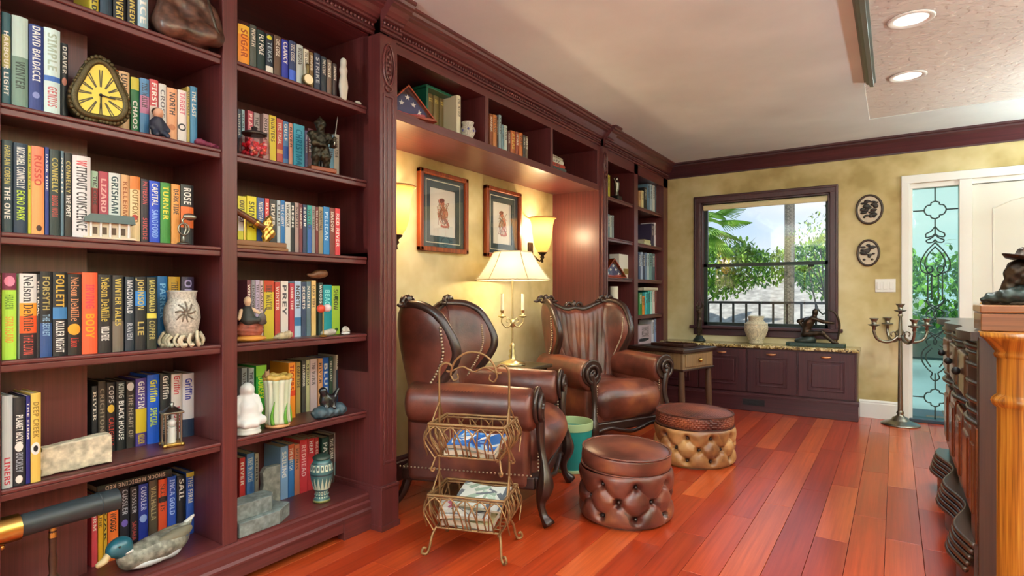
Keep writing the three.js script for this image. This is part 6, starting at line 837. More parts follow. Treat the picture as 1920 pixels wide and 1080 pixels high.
{ // duck decoy: bill at -x, tail at +x
  const p = at(285, -2.115, S5), g = thing('duck_decoy', 'painted mallard duck decoy with blue-green head', 'decoy', [p[0], p[1], p[2]], Math.PI / 2 + 0.12);
  part('body', tri(blob([egg([0.0, 0.043, 0], [0.092, 0.042, 0.046]), egg([0.035, 0.05, 0], [0.085, 0.036, 0.042]), cap([0.08, 0.055, 0], [0.135, 0.098, 0], 0.026, 0.010), cap([-0.075, 0.045, 0], [-0.092, 0.07, 0.0], 0.028, 0.022)], 0.03, 0.006)), mat(0xa9aa9a, 0.45, { map: T.bronze }), g, 'grey-buff body');
  part('flank', tri(blob([egg([-0.005, 0.024, 0.0], [0.09, 0.024, 0.0475]), cap([0.06, 0.03, 0], [0.12, 0.066, 0], 0.03, 0.01)], 0.03, 0.006)), mat(0xc8d4d8, 0.45), g, 'pale blue-white flanks');
  part('wing', [1, -1].map((s) => blob([egg([0.04, 0.066, s * 0.028], [0.07, 0.02, 0.014]), egg([0.09, 0.082, s * 0.016], [0.04, 0.012, 0.01])], 0.02, 0.006)), mat(0x8f8a74, 0.5, { map: T.bronze }), g); part('speculum', [1, -1].map((s) => ball(0.02, 0.085, 0.066, s * 0.027, 1.5, 0.7, 0.5)), mat(0x3a6a94, 0.4), g, 'blue wing patch'); part('tail', blob([cap([0.12, 0.09, 0], [0.15, 0.112, 0], 0.012, 0.005)], 0.005, 0.004), mat(0xd8dcd8, 0.5), g);
  part('head', tri(blob([egg([-0.105, 0.098, 0], [0.035, 0.03, 0.027]), egg([-0.122, 0.09, 0], [0.022, 0.02, 0.02]), cap([-0.096, 0.09, 0], [-0.09, 0.068, 0], 0.026, 0.024)], 0.015, 0.004)), mat(0x1f5f70, 0.3, { clearcoat: 0.4 }), g, 'glossy blue-green head'); part('collar', new THREE.TorusGeometry(0.024, 0.005, 8, 24).rotateX(Math.PI / 2 - 0.2).translate(-0.09, 0.072, 0), M.chalk, g);
  part('bill', blob([cap([-0.135, 0.085, 0], [-0.168, 0.058, 0], 0.012, 0.006), egg([-0.158, 0.064, 0], [0.018, 0.007, 0.012])], 0.008, 0.003), mat(0xcdb98a, 0.4), g); for (const s of [1, -1]) part('eye', ball(0.004, -0.118, 0.104, s * 0.024), M.black, g);
}
// ------------------------------------------------------------------ second bay
{ const p = at(644, -2.06, S0), g = thing('torso_figurine', 'slim white stone torso figurine at the end of the shelf', 'figurine', p, Math.PI / 2); part('figure', blob([cap([-0.007, 0.0, 0], [-0.009, 0.05, 0], 0.009, 0.013), cap([0.007, 0.0, 0], [0.009, 0.05, 0], 0.009, 0.013), egg([0, 0.07, 0], [0.021, 0.024, 0.015]), egg([0, 0.1, 0], [0.013, 0.03, 0.012]), egg([0, 0.125, 0.0], [0.019, 0.018, 0.013]), cap([0, 0.13, 0], [0, 0.15, 0], 0.01, 0.009), egg([0, 0.165, 0.0], [0.014, 0.017, 0.014])], 0.012, 0.004), M.ceramic, g); }
{ const p = at(577, -2.06, S0), g = thing('desk_clock', 'small round brass clock with a cream dial on the figurine shelf', 'clock', p, Math.PI / 2 - 0.1); part('case', [new THREE.CylinderGeometry(0.024, 0.024, 0.014, 28).rotateX(Math.PI / 2).translate(0, 0.026, 0), span(-0.014, 0.014, 0, 0.006, -0.01, 0.014, 0.002), lathe([[0.001, 0.05], [0.005, 0.052], [0.007, 0.085], [0.009, 0.09], [0.001, 0.092]], 12)], mat(0x6a5a34, 0.4, { metalness: 0.6 }), g); part('dial', new THREE.CylinderGeometry(0.02, 0.02, 0.003, 28).rotateX(Math.PI / 2).translate(0, 0.026, 0.008), mat(0xf0e4bc, 0.5), g); }
{ const p = at(672, -2.07, S0); solo('seashell', blob([egg([0, 0.008, 0], [0.01, 0.008, 0.016]), egg([0.002, 0.007, 0.014], [0.007, 0.006, 0.008])], 0.006, 0.003), M.ceramic, 'tiny pale seashell by the bookcase side panel', 'shell', p); }
{ // candy jar
  const p = at(477, -2.115, S1), g = thing('candy_jar', 'cut glass jar of red candies on the warrior shelf', 'jar', p);
  part('jar', lathe([[0.001, 0.0], [0.05, 0.0], [0.056, 0.006], [0.058, 0.03], [0.055, 0.075], [0.045, 0.092], [0.043, 0.1], [0.041, 0.1], [0.043, 0.09], [0.052, 0.073], [0.054, 0.03], [0.001, 0.006]], 12), mat(0xfff2f2, 0.05, { transmission: 1, thickness: 0, ior: 1.4 }), g, 'faceted clear glass'); part('lid', lathe([[0.046, 0.098], [0.048, 0.104], [0.03, 0.112], [0.01, 0.116], [0.012, 0.128], [0.001, 0.134]], 20), mat(0x3a3030, 0.4), g);
  const R = mulberry(3), cm = [0xc01c30, 0xd8304a, 0xe05a28, 0xe8c8c8].map((c) => mat(c, 0.3)), cg = new THREE.SphereGeometry(0.0085, 8, 6); for (let i = 0; i < 70; i++) { const a = R() * 6.28, r = Math.sqrt(R()) * 0.041, c = part('candy', cg, cm[Math.floor(R() * R() * 4)], g); c.position.set(r * Math.cos(a), 0.016 + R() * 0.055, r * Math.sin(a)); }
}
{ // warrior with raised sword
  const p = at(600, -2.10, S1), g = thing('warrior_statue', 'dark bronze armoured warrior statue holding a sword on a wooden base', 'statue', p, Math.PI / 2 - 0.2);
  part('base', tri(span(-0.06, 0.06, 0, 0.02, -0.04, 0.04, 0.004), 'x'), mat(0xc08a3a, 0.4, { map: T.oak }), g, 'honey-coloured wooden base'); part('figure', tri(blob([cap([-0.025, 0.02, 0], [-0.022, 0.07, 0.01], 0.014, 0.018), cap([0.03, 0.02, 0], [0.022, 0.07, 0.01], 0.014, 0.018), cap([-0.022, 0.07, 0.01], [-0.01, 0.11, 0], 0.02, 0.024), cap([0.022, 0.07, 0.01], [0.01, 0.11, 0], 0.02, 0.024), egg([0, 0.105, 0], [0.036, 0.022, 0.026]), egg([0, 0.145, 0], [0.034, 0.036, 0.024]), egg([0, 0.2, 0.004], [0.017, 0.021, 0.018]), egg([0, 0.217, 0], [0.026, 0.016, 0.024]), cap([0, 0.228, 0], [0, 0.245, 0], 0.008, 0.004), egg([-0.038, 0.165, 0], [0.018, 0.015, 0.017]), egg([0.038, 0.165, 0], [0.018, 0.015, 0.017]), cap([-0.04, 0.16, 0], [-0.04, 0.12, 0.025], 0.012, 0.01), cap([-0.04, 0.12, 0.025], [0.0, 0.115, 0.04], 0.01, 0.009), cap([0.04, 0.16, 0], [0.055, 0.125, 0.02], 0.012, 0.01), cap([0.055, 0.125, 0.02], [0.045, 0.15, 0.045], 0.01, 0.009)], 0.014, 0.0045, (x, y, z) => 0.0018 * Math.sin(x * 260) * Math.sin(y * 280))), mat(0x4a4434, 0.38, { metalness: 0.6, map: T.bronze }), g, 'armoured figure'); part('sword', [tube([[0.044, 0.12, 0.045], [0.05, 0.18, 0.045], [0.062, 0.25, 0.04]], (t) => 0.004 - 0.002 * t, 14, 6), ball(0.009, 0.045, 0.138, 0.045, 1, 0.4, 1)], M.nickel, g);
}
{ // mounted pistol
  const p = at(494, -2.085, S2), g = thing('mounted_pistol', 'antique wooden pistol with gilt fittings on a wooden display stand', 'pistol', [p[0], p[1], p[2] + 0.02], Math.PI / 2);
  part('stand', tri(join([span(-0.115, 0.115, 0, 0.012, -0.028, 0.028, 0.003), span(-0.11, 0.11, 0.012, 0.034, -0.024, 0.024, 0.004)]), 'x'), mat(0x9a6a44, 0.4, { map: T.wood, clearcoat: 0.3 }), g, 'stepped wooden plinth'); part('barrel', [tube([[-0.14, 0.165, 0.0], [-0.06, 0.128, 0.0], [0.02, 0.09, 0.0]], (t) => 0.011 + 0.003 * t, 10, 10)], mat(0x7a4a2c, 0.35, { map: T.wood, clearcoat: 0.4 }), g, 'polished wooden stock'); part('fittings', [tri(blob([egg([0.035, 0.085, 0], [0.022, 0.04, 0.014]), egg([0.045, 0.12, 0], [0.012, 0.022, 0.01]), cap([0.03, 0.05, 0], [0.028, 0.03, 0], 0.012, 0.01), egg([0.055, 0.07, 0.004], [0.012, 0.018, 0.01])], 0.012, 0.004, (x, y, z) => 0.002 * Math.sin(x * 300) * Math.sin(y * 260))), tube([[-0.02, 0.109, 0], [-0.012, 0.105, 0], [-0.006, 0.102, 0]], 0.0155, 6, 12)], M.brass, g, 'chased gilt lock and butt'); part('peg', [cyl(0.004, 0.004, 0.1, -0.06, 0.033, 0, 8)], M.brass, g);
}
{ // musician figurine
  const p = at(470, -2.09, S3), g = thing('musician_figurine', 'painted clay fiddler figurine seated on a red rock', 'figurine', p, Math.PI / 2 - 0.3);
  part('rock', tri(blob([egg([0, 0.012, 0], [0.06, 0.014, 0.034])], 0.01, 0.006)), mat(0xc88a3a, 0.6), g, 'ochre base'); part('seat_rock', tri(blob([egg([-0.005, 0.04, -0.004], [0.052, 0.032, 0.028]), egg([0.004, 0.068, -0.004], [0.044, 0.02, 0.024])], 0.012, 0.006, (x, y, z) => 0.002 * Math.sin(y * 420 + x * 40))), mat(0xa8563e, 0.6, { map: T.stone }), g, 'layered red rock'); part('coat', tri(blob([cap([-0.01, 0.085, 0], [-0.012, 0.12, 0], 0.028, 0.02), cap([0.0, 0.085, 0.01], [0.045, 0.075, 0.02], 0.013, 0.01), cap([-0.01, 0.082, 0.012], [0.02, 0.085, 0.03], 0.014, 0.011)], 0.01, 0.004)), mat(0x2f3430, 0.6), g, 'dark waistcoat and trousers'); part('skin', tri(blob([egg([-0.012, 0.158, 0.002], [0.014, 0.017, 0.015]), cap([-0.012, 0.13, 0], [-0.012, 0.15, 0], 0.008), cap([-0.034, 0.12, 0], [-0.045, 0.09, 0.01], 0.008, 0.007), cap([0.006, 0.125, 0.004], [0.03, 0.108, 0.02], 0.008, 0.006)], 0.006, 0.0035)), mat(0xd8bc98, 0.55), g, 'bald head and bare arms'); part('fiddle', [ball(0.016, 0.034, 0.088, 0.03, 1, 1.5, 0.4), tube([[0.034, 0.1, 0.03], [0.05, 0.13, 0.03]], 0.003, 6, 6)], mat(0x4a4240, 0.4), g);
}
{ const p = at(533, -2.08, S3); solo('conch_shell', tri(blob([egg([0, 0.014, 0], [0.014, 0.014, 0.03]), cap([0, 0.012, 0.02], [0.002, 0.009, 0.05], 0.012, 0.004), egg([0.004, 0.02, -0.018], [0.012, 0.014, 0.014])], 0.012, 0.004, (x, y, z) => 0.0015 * Math.sin(z * 420))), mat(0xd8c8a0, 0.4, { map: T.stone }), 'speckled cream cone shell lying before the books', 'shell', p); }
{ const p = at(614, -2.08, S3); solo('pale_shell', tri(blob([egg([0, 0.014, 0], [0.015, 0.014, 0.036]), egg([0, 0.018, -0.024], [0.012, 0.012, 0.022])], 0.01, 0.004)), M.ceramic, 'smooth pale stone egg-shaped shell before the teal book', 'shell', p); }
{ const p = at(648, -2.08, S3), g = thing('shell_ornament', 'white scalloped shell standing at the shelf end', 'shell', p, Math.PI / 2); part('shell', slab(Array.from({ length: 22 }, (_, i) => { const a = i / 21 * Math.PI, r = 0.022 + 0.0012 * Math.cos(i * 2.1); return [r * Math.cos(a), 0.012 + r * 1.15 * Math.sin(a)]; }), 0.01, 0.003).rotateX(-0.25), M.ceramic, g); part('foot', ball(0.012, 0, 0.006, 0, 2, 0.6, 1), M.chalk, g); }
{ const p = onX(611, 523, -2.09); solo('wooden_mask', tri(blob([egg([0, 0, 0], [0.018, 0.02, 0.03]), egg([0, 0.004, -0.03], [0.014, 0.016, 0.02]), cap([0, -0.008, 0.03], [0, -0.004, 0.055], 0.01, 0.006)], 0.012, 0.004)), mat(0x8a5a38, 0.45, { map: T.wood }), 'small carved wooden ornament resting on top of the books', 'ornament', [-2.14, S3 + 0.273, p[2]]); }
{ const p = at(606, -2.06, S3), q = onX(600, 580, -2.06); const g = thing('painted_baubles', 'red and white painted bauble ornament hanging before the teal book', 'ornament', [p[0], S3 + 0.006, p[2]]); part('post', cyl(0.003, 0.003, 0.11, 0, -0.006, 0, 8), M.brass, g); part('bauble', ball(0.018, 0, 0.115, 0.012), mat(0xc8442c, 0.35), g); part('bauble', ball(0.018, 0.004, 0.118, -0.018), mat(0xd8c8cc, 0.35), g); part('foot', lathe([[0.001, -0.006], [0.018, -0.006], [0.015, 0.0], [0.003, 0.004]], 16), M.brass, g); }
{ // buddha
  const p = at(463, -2.105, S4), g = thing('buddha_statue', 'white plump seated buddha statue on a round base', 'statue', p, Math.PI / 2 - 0.25);
  part('base', lathe([[0.001, 0], [0.05, 0], [0.052, 0.008], [0.046, 0.014], [0.05, 0.02], [0.045, 0.03], [0.001, 0.032]], 32), M.chalk, g); part('figure', tri(blob([egg([0, 0.065, 0.005], [0.05, 0.038, 0.042]), egg([0, 0.1, 0.008], [0.04, 0.035, 0.035]), egg([0, 0.132, 0], [0.032, 0.026, 0.026]), egg([0, 0.172, 0.004], [0.023, 0.026, 0.023]), egg([-0.022, 0.168, 0], [0.006, 0.014, 0.007]), egg([0.022, 0.168, 0], [0.006, 0.014, 0.007]), cap([-0.034, 0.135, 0], [-0.046, 0.09, 0.016], 0.014, 0.011), cap([0.034, 0.135, 0], [0.046, 0.09, 0.016], 0.014, 0.011), cap([-0.05, 0.05, 0.02], [0.02, 0.042, 0.045], 0.018, 0.014), cap([0.05, 0.05, 0.02], [-0.02, 0.042, 0.045], 0.018, 0.014), egg([0, 0.17, 0.026], [0.005, 0.005, 0.005])], 0.01, 0.0045)), mat(0xdfe4e4, 0.45), g);
}
{ // celery vase
  const p = at(520, -2.11, S4), g = thing('celery_vase', 'majolica vase shaped like white and green celery stalks', 'vase', p, Math.PI / 2 - 0.2);
  part('base', lathe([[0.001, 0], [0.046, 0], [0.05, 0.008], [0.046, 0.018], [0.001, 0.018]], 32), mat(0xdca878, 0.4), g, 'tan foot'); for (let i = 0; i < 12; i++) { const a = i / 12 * 6.2832, s = i % 2; part('stalk', tube([[0.04 * Math.cos(a), 0.016, 0.04 * Math.sin(a)], [0.037 * Math.cos(a), 0.08, 0.037 * Math.sin(a)], [0.041 * Math.cos(a), 0.17, 0.041 * Math.sin(a)], [0.046 * Math.cos(a), 0.195, 0.046 * Math.sin(a)]], 0.0125, 16, 8), mat(s ? 0xd4dcc8 : 0xc4d0b4, 0.35), g); }
  for (let i = 0; i < 6; i++) { const a = i / 6 * 6.2832 + 0.2; part('leaf', tube([[0.05 * Math.cos(a), 0.016, 0.05 * Math.sin(a)], [0.051 * Math.cos(a + 0.1), 0.05, 0.051 * Math.sin(a + 0.1)], [0.05 * Math.cos(a - 0.12), 0.09 + 0.01 * (i % 3), 0.05 * Math.sin(a - 0.12)]], (t) => 0.009 * (1 - 0.85 * t), 12, 6), mat(0x5a9a2c, 0.4), g); }
  part('rim', blob(Array.from({ length: 12 }, (_, i) => egg([0.046 * Math.cos(i / 12 * 6.28), 0.2 + 0.006 * (i % 2), 0.046 * Math.sin(i / 12 * 6.28)], [0.014, 0.012, 0.014])), 0.01, 0.005), mat(0xc0a050, 0.4), g, 'gilt leafy rim'); part('cat', blob([egg([-0.046, 0.215, 0.01], [0.012, 0.014, 0.012]), cap([-0.05, 0.225, 0.01], [-0.053, 0.238, 0.01], 0.004, 0.002), cap([-0.041, 0.225, 0.01], [-0.038, 0.238, 0.01], 0.004, 0.002)], 0.005, 0.003), mat(0x9a7a54, 0.5), g);
}
{ // dark otter on blue rock
  const p = at(617, -2.09, S4), g = thing('animal_sculpture', 'glossy black animal sculpture on a blue-grey rock', 'sculpture', p, Math.PI / 2 - 0.1);
  part('rock', tri(blob([egg([0, 0.022, 0], [0.07, 0.026, 0.04]), egg([0.05, 0.03, 0.0], [0.03, 0.026, 0.03]), egg([-0.045, 0.026, 0.006], [0.034, 0.024, 0.032])], 0.02, 0.006, (x, y, z) => 0.003 * Math.sin(x * 190) * Math.sin(y * 160 + z * 80))), mat(0x4a626e, 0.45, { map: T.stone }), g, 'rough blue-grey rock'); part('animal', tri(blob([egg([-0.01, 0.07, 0], [0.036, 0.032, 0.026]), cap([-0.02, 0.08, 0], [-0.032, 0.115, 0.005], 0.02, 0.014), egg([-0.036, 0.12, 0.006], [0.017, 0.013, 0.014]), cap([0.02, 0.075, 0], [0.045, 0.115, 0], 0.014, 0.008), cap([-0.02, 0.05, 0.014], [-0.03, 0.04, 0.024], 0.012, 0.009), cap([0.01, 0.05, 0.014], [0.01, 0.04, 0.026], 0.012, 0.009)], 0.014, 0.0045)), mat(0x16181c, 0.25, { clearcoat: 0.5 }), g);
}
{ // grey slate boat-shaped box in two tiers + bookend
  const pz = onX(500, 900, -2.09)[2], g = thing('slate_sculpture', 'grey faceted slate sculpture in two stepped tiers', 'sculpture', [-2.11, S5, pz + 0.015]);
  // local: x off the shelf to the room, z along the shelf
  const tier = (L, y0, y1, w0, cut) => slab([[-L, -w0], [L - cut, -w0], [L, -w0 * 0.2], [L - cut * 0.3, w0], [-L, w0]], y1 - y0, 0.003).rotateX(-Math.PI / 2).rotateY(Math.PI / 2).translate(0, y0, 0);
  part('lower_tier', tri(tier(0.125, 0.0, 0.055, 0.062, 0.08)), M.slate, g); part('upper_tier', tri(tier(0.09, 0.055, 0.115, 0.045, 0.03).translate(-0.008, 0, 0.035)), M.slate, g); 
  const q = onX(506, 880, -2.2); const b = thing('stone_bookend', 'curved grey stone bookend behind the slate sculpture', 'bookend', [-2.22, S5, q[2]], Math.PI / 2 - 0.1); part('upright', tri(slab([[-0.04, 0], [0.045, 0], [0.045, 0.19], [-0.02, 0.19], [-0.035, 0.17], [-0.03, 0.12], [-0.042, 0.06]], 0.03, 0.004)), mat(0x8a8d84, 0.6, { map: T.stone }), b); part('foot', tri(span(-0.045, 0.05, 0, 0.012, -0.02, 0.05, 0.003)), mat(0x8a8d84, 0.6, { map: T.stone }), b);
}
{ // patterned urn
  const p = at(603, -2.12, S5), g = thing('patterned_urn', 'teal and white patterned ceramic urn with a dark lid', 'urn', p);
  const c = document.createElement('canvas'); c.width = 512; c.height = 256; const x = c.getContext('2d'); x.fillStyle = '#3f6a6c'; x.fillRect(0, 0, 512, 256); x.fillStyle = '#c8d0b8';
  for (let i = 0; i < 16; i++) { const a = i * 32; x.fillRect(a + 4, 60, 22, 22); x.fillStyle = '#22343a'; x.fillRect(a + 10, 66, 10, 10); x.fillStyle = '#c8d0b8'; x.beginPath(); x.moveTo(a, 130); x.lineTo(a + 16, 98); x.lineTo(a + 32, 130); x.fill(); x.fillRect(a + 6, 140, 18, 30); x.fillStyle = '#22343a'; x.fillRect(a + 11, 146, 8, 18); x.fillStyle = '#c8d0b8'; x.beginPath(); x.ellipse(a + 16, 190, 9, 7, 0, 0, 7); x.fill(); } x.fillStyle = '#22343a'; for (const y of [50, 90, 134, 178, 204]) x.fillRect(0, y, 512, 4); x.fillStyle = '#8a8a50'; x.fillRect(0, 214, 512, 42);
  const t = new THREE.CanvasTexture(c); t.colorSpace = THREE.SRGBColorSpace; t.wrapS = THREE.RepeatWrapping;
  part('body', lathe([[0.001, 0.0], [0.038, 0], [0.036, 0.012], [0.028, 0.022], [0.032, 0.034], [0.026, 0.042], [0.036, 0.06], [0.046, 0.1], [0.05, 0.135], [0.046, 0.165], [0.036, 0.178], [0.034, 0.19], [0.001, 0.19]], 40), mat(0xffffff, 0.35, { map: t, clearcoat: 0.3 }), g); part('lid', lathe([[0.036, 0.188], [0.04, 0.194], [0.03, 0.204], [0.012, 0.21], [0.001, 0.211]], 32), mat(0x2c4038, 0.4), g);
}
// ------------------------------------------------------------------ over the niche
function flagCase(label, pos, turn, w) {
  const g = thing('flag_case', label, 'flag case', pos, turn, 'triangular flag cases'), h = w * 0.5, T0 = [[-w / 2, 0], [w / 2, 0], [0, h]], k = 0.86, T1 = [[-w / 2 * k, 0.012], [w / 2 * k, 0.012], [0, h * 0.93]];
  part('frame', slab(T0, 0.06, 0.003, [T1]), mat(0xc0703a, 0.4, { map: T.oak }), g, 'orange wood frame'); part('back', slab(T0, 0.006), mat(0x5a2a1c, 0.5), g);
  part('folded_flag', blob([egg([0, h * 0.4, 0.025], [w * 0.22, h * 0.36, 0.016]), egg([-w * 0.16, h * 0.22, 0.024], [w * 0.2, h * 0.17, 0.016]), egg([w * 0.16, h * 0.22, 0.024], [w * 0.2, h * 0.17, 0.016])], 0.02, 0.008), mat(0x2f3a68, 0.8), g, 'blue field of a folded flag');
  const st = (x, y, r) => slab(Array.from({ length: 10 }, (_, i) => { const a = i * Math.PI / 5 + Math.PI / 2, q = i % 2 ? r * 0.4 : r; return [x + q * Math.cos(a), y + q * Math.sin(a)]; }), 0.003).translate(0, 0, 0.040);
  for (const [x, y] of [[0, 0.62], [-0.1, 0.42], [0.1, 0.42], [-0.2, 0.22], [0.0, 0.22], [0.2, 0.22]]) part('star', st(x * w, y * h, w * 0.05), M.chalk, g); part('red_fold', span(-w * 0.3, w * 0.32, 0.013, 0.03, 0.02, 0.043, 0.005), mat(0xa83a44, 0.8), g, 'red and white edge'); part('pane', slab(T1, 0.002).translate(0, 0, 0.05), M.glass, g);
}
{ const z = onX(768, 190, -2.03)[2]; flagCase('orange wood triangular flag case in the overhead cabinet', [-2.07, 1.972, z + 0.0], Math.PI / 2 - 0.35, 0.32); }
{ // green box bookends around the set
  const g = thing('green_bookend', 'glossy dark green slipcase around the olive book set', 'slipcase', [-2.20, 1.972, (onX(790, 200, -2.16)[2] + onX(838, 200, -2.16)[2]) / 2]);
  const L = Math.abs(onX(838, 200, -2.16)[2] - onX(788, 200, -2.16)[2]); const m = mat(0x155a46, 0.3, { clearcoat: 0.5 }); part('side', [span(-0.16, 0.1, 0, 0.232, -L / 2 - 0.03, -L / 2 - 0.008, 0.004)], m, g); part('side', [span(-0.16, 0.1, 0, 0.232, L / 2 + 0.004, L / 2 + 0.02, 0.004)], m, g); part('top', [span(-0.16, 0.1, 0.233, 0.246, -L / 2 - 0.035, L / 2 + 0.025, 0.004), span(-0.15, 0.09, 0.247, 0.254, -L / 2 - 0.02, L / 2 + 0.01, 0.003)], m, g);
}
{ const p = at(877, -2.04, 1.972), g = thing('painted_jug', 'small white jug painted with blue flowers over the niche', 'jug', p, Math.PI / 2); part('body', lathe([[0.001, 0], [0.026, 0], [0.03, 0.01], [0.043, 0.04], [0.04, 0.062], [0.03, 0.078], [0.037, 0.098], [0.035, 0.099], [0.027, 0.08], [0.001, 0.05]], 30), M.ceramic, g); part('handle', tube([[0.034, 0.085, 0], [0.056, 0.08, 0], [0.058, 0.05, 0], [0.042, 0.03, 0]], 0.005, 18, 7), M.ceramic, g); part('painted_flowers', [0, 1, 2, 3, 4, 5, 6, 7].map((i) => ball(0.008, 0.041 * Math.cos(i * 0.8), 0.045 + 0.008 * (i % 2), 0.041 * Math.sin(i * 0.8), 0.8, 1, 0.8, 8, 6)), mat(0x5a5a94, 0.4), g); }
// ------------------------------------------------------------------ far bookcase ornaments
{ const z = onX(1149, 500, -2.06)[2]; flagCase('dark-framed triangular flag case in the far bookcase', [-2.09, 1.23, z], Math.PI / 2 - 0.3, 0.34); }
{ const p = at(1166, -2.1, 1.23), g = thing('white_box', 'white box with a gilt label in the far bookcase', 'box', p); part('body', span(-0.06, 0.04, 0, 0.22, -0.17, 0.15, 0.004), mat(0xdcdad0, 0.6), g); part('label_plate', span(0.04, 0.043, 0.04, 0.09, -0.1, 0.06), mat(0x8a7a40, 0.5), g); }
{ const p = at(1156, -2.08, 1.915), g = thing('trophy', 'silver figure trophy on the top shelf of the far bookcase', 'trophy', p); part('base', span(-0.035, 0.035, 0, 0.05, -0.05, 0.05, 0.004), M.black, g); part('figure', blob([cap([0, 0.05, -0.02], [0, 0.12, 0], 0.012, 0.016), cap([0, 0.05, 0.02], [0, 0.12, 0], 0.012, 0.016), cap([0, 0.12, 0], [0, 0.165, 0], 0.022, 0.026), egg([0, 0.205, 0], [0.016, 0.019, 0.016]), cap([0, 0.16, 0.02], [0, 0.2, 0.06], 0.01, 0.007), cap([0, 0.16, -0.02], [0, 0.12, -0.05], 0.01, 0.007)], 0.012, 0.006), M.nickel, g); }
{ const p = at(1151, -2.06, 0.885), g = thing('pillar_candle', 'ivory pillar candle on a pewter holder in the far bookcase', 'candle', p); part('holder', lathe([[0.001, 0], [0.05, 0], [0.03, 0.02], [0.018, 0.06], [0.03, 0.08], [0.05, 0.095], [0.001, 0.1]], 24), M.nickel, g); part('candle', cyl(0.038, 0.037, 0.17, 0, 0.1, 0, 24), mat(0xdedac8, 0.6), g); }
// ------------------------------------------------------------------ outdoors, seen through the window and the sidelight
solo('lawn', span(-40, 40, -0.4, -0.22, -60, ZF - 0.16), mat(0x6f8f4a, 0.95), 'green lawn outside the window', 'lawn');
scene.children[scene.children.length - 1].userData.kind = 'structure';
{ const d = solo('driveway', span(-0.35, 6, -0.22, -0.15, -16, ZF - 0.15), mat(0xa9b8bf, 0.85, { map: T.shingle }), 'pale concrete path outside the entry door', 'path'); d.userData.kind = 'structure'; }
{ const p = solo('patio', span(-12, 12, -0.4, -0.15, ZB + 0.15, 16), mat(0xc8c0b0, 0.85), 'pale stone patio outside the garden door', 'patio'); p.userData.kind = 'structure'; }
{ // porch railing beyond the window
  const g = thing('porch_railing', 'black metal railing with vertical bars outside the window', 'railing'); const z = -7.4, yt = 1.0;
  part('top_rail', span(-3.6, -0.3, yt - 0.03, yt, z - 0.025, z + 0.025), M.iron, g); part('bottom_rail', span(-3.6, -0.3, 0.08, 0.11, z - 0.02, z + 0.02), M.iron, g); for (let i = 0; i <= 22; i++) part('bar', span(-3.6 + i * 0.15 - 0.011, -3.6 + i * 0.15 + 0.011, 0.0, yt - 0.03, z - 0.011, z + 0.011), M.iron, g);
  part('deck', span(-3.8, -0.36, -0.2, 0.0, -7.6, ZF - 0.15), mat(0x9a9a94, 0.9), g);
}
{ // neighbouring roof
  const g = thing('neighbor_roof', 'pale grey sloping roof beyond the railing', 'roof'); const P = [[-17, -0.15], [-17, 0.3], [-9, 2.0], [-2, 0.6], [-2, -0.15]];
  const sl = 1.3 / 3.6, run = Math.hypot(3.6, 1.3); part('roof_slope', tri(slab([[-9.2, 0], [-6.0, run], [-1.2, run], [2.2, 0]], 0.12).rotateX(-Math.PI / 2 + Math.atan(sl)).translate(0, 0.22, -13.4)), mat(0xb9b8b0, 0.9, { map: T.shingle }), g); part('wall', span(-8.6, 1.6, -0.22, 0.3, -17.3, -13.9), mat(0xc8c4b4, 0.9), g);
}
{ const g = thing('palm_tree', 'tall palm with a bare grey trunk in front of the shrubs', 'palm', [-1.43, -0.22, -10.2]); part('trunk', tri(tube([[0, 0, 0], [0.02, 2.5, 0], [0.0, 6, 0]], (t) => 0.078 - 0.008 * t, 24, 14)), mat(0x8a8378, 0.9, { map: T.bronze }), g); }
const leafGeo = (() => { const g = grid(2, 4, (u, v) => [(u - 0.5) * 0.5 * Math.sin(Math.PI * Math.pow(v, 0.8)) , 0.08 * Math.sin(v * 2.6) + 0.05 * Math.abs(u - 0.5), v]); return plain(g); })();
function foliage(n, seed, place, size) { const R = mulberry(seed), L = []; for (let i = 0; i < n; i++) { const [x, y, z] = place(R), s = size * (0.6 + 0.8 * R()); L.push(leafGeo.clone().scale(s, s, s).rotateX(R() * 3 - 1.5).rotateY(R() * 6.28).translate(x, y, z)); } return join(L); }
const leafMats = [0x6f9f3a, 0x93bf4a, 0x52803c, 0xa8c85a].map((c) => mat(c, 0.7, { side: THREE.DoubleSide, transmission: 0.3, thickness: 0 }));
function shrub(label, x, y, z, rx, ry, rz, n, seed, mi, size, trunk = true) {
  const g = thing('tree', label, 'tree', [x, -0.22, z], 0, 'trees outside the window');
  const pl = (R) => { const a = R() * 6.283, b = Math.acos(2 * R() - 1), q = 0.55 + 0.45 * Math.cbrt(R()), w = 1 + 0.28 * Math.sin(a * 3 + seed) * Math.sin(b * 4); return [rx * q * w * Math.sin(b) * Math.cos(a), y + 0.22 + ry * q * w * Math.cos(b), rz * q * w * Math.sin(b) * Math.sin(a)]; };
  const f = part('foliage', foliage(n, seed, pl, size), leafMats[mi], g); const f2 = part('foliage', foliage(Math.floor(n / 2), seed + 50, pl, size), leafMats[(mi + 1) % 4], g); f.userData.kind = f2.userData.kind = 'stuff';
  if (trunk) { const T3 = [tube([[0, 0, 0], [0.06, y * 0.5, 0.03], [0, y + 0.2, 0]], (t) => 0.045 - 0.02 * t, 12, 8)]; const R = mulberry(seed + 9); for (let i = 0; i < 5; i++) { const a = R() * 6.28; T3.push(tube([[0, y * (0.3 + 0.4 * R()), 0], [rx * 0.35 * Math.cos(a), y * (0.6 + 0.3 * R()), rz * 0.35 * Math.sin(a)], [rx * 0.75 * Math.cos(a), y + ry * 0.4 * R(), rz * 0.75 * Math.sin(a)]], (t) => 0.018 - 0.012 * t, 10, 6)); } part('trunk', T3, mat(0x5a5248, 0.9), g); }
}
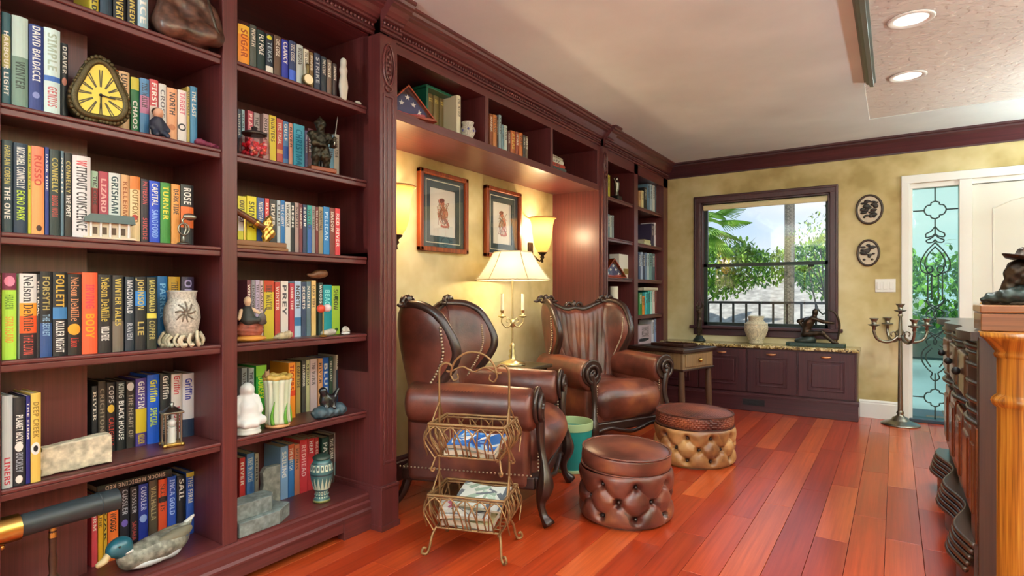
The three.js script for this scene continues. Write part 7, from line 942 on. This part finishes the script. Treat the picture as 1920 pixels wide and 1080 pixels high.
shrub('broad bright green shrub left of the bare palm trunk', -3.3, 1.62, -12.2, 1.45, 0.52, 0.8, 4200, 1, 1, 0.095);
shrub('bright green shrub behind the bare palm trunk', -0.7, 1.62, -12.0, 1.1, 0.52, 0.7, 3200, 2, 1, 0.09);
shrub('dark sparse small-leaved tree right of the bare palm trunk', -0.85, 1.75, -10.2, 0.5, 0.65, 0.5, 700, 3, 2, 0.055);
shrub('low dark green bush at the left edge of the window', -3.55, 1.05, -10.0, 0.5, 0.5, 0.5, 900, 4, 2, 0.07);
shrub('dense green hedge seen through the sidelight', 2.3, 1.15, -13.5, 2.6, 0.85, 0.9, 2600, 6, 1, 0.14);
{ const p = scene.children.find((o) => o.name === 'palm_tree'); for (let i = 0; i < 9; i++) { const a = i / 9 * 6.283; part('frond', tube([[0, 6.1, 0], [0.5 * Math.cos(a), 6.5, 0.5 * Math.sin(a)], [1.3 * Math.cos(a), 6.2, 1.3 * Math.sin(a)]], (t) => 0.03 + 0.16 * Math.sin(t * 3.1), 14, 5), leafMats[2], p); } }
{ // palm crown close by, upper left of the window
  const g = thing('palm_tree', 'green fan palm with drooping fronds at the upper left of the window', 'palm', [-2.52, -0.22, -8.9]); part('trunk', tri(tube([[0, 0, 0], [-0.05, 1.2, 0], [0, 2.36, 0]], 0.08, 14, 12)), mat(0x7a6a54, 0.9), g);
  for (let i = 0; i < 16; i++) { const a = i / 16 * 6.283, el = 0.5 - (i % 4) * 0.35, L = []; for (let k = 0; k < 26; k++) { const t = (k / 25 - 0.5) * 2.2, len = 0.6 * (1 - 0.2 * Math.abs(t)); L.push(plain(new THREE.BufferGeometry().copy(leafGeo)).scale(0.05, 0.5, len).rotateX(0.25 + 0.2 * Math.abs(t)).rotateY(t).translate(0, 0, 0.35)); } L.push(tube([[0, 0, 0], [0, 0.02, 0.2], [0, 0, 0.4]], 0.008, 6, 5)); const f = part('frond', join(L), leafMats[i % 2], g); f.position.y = 2.36; f.scale.setScalar(0.85); f.rotation.set(-el, a, 0, 'YXZ'); }
}
renderer.render(scene, camera);
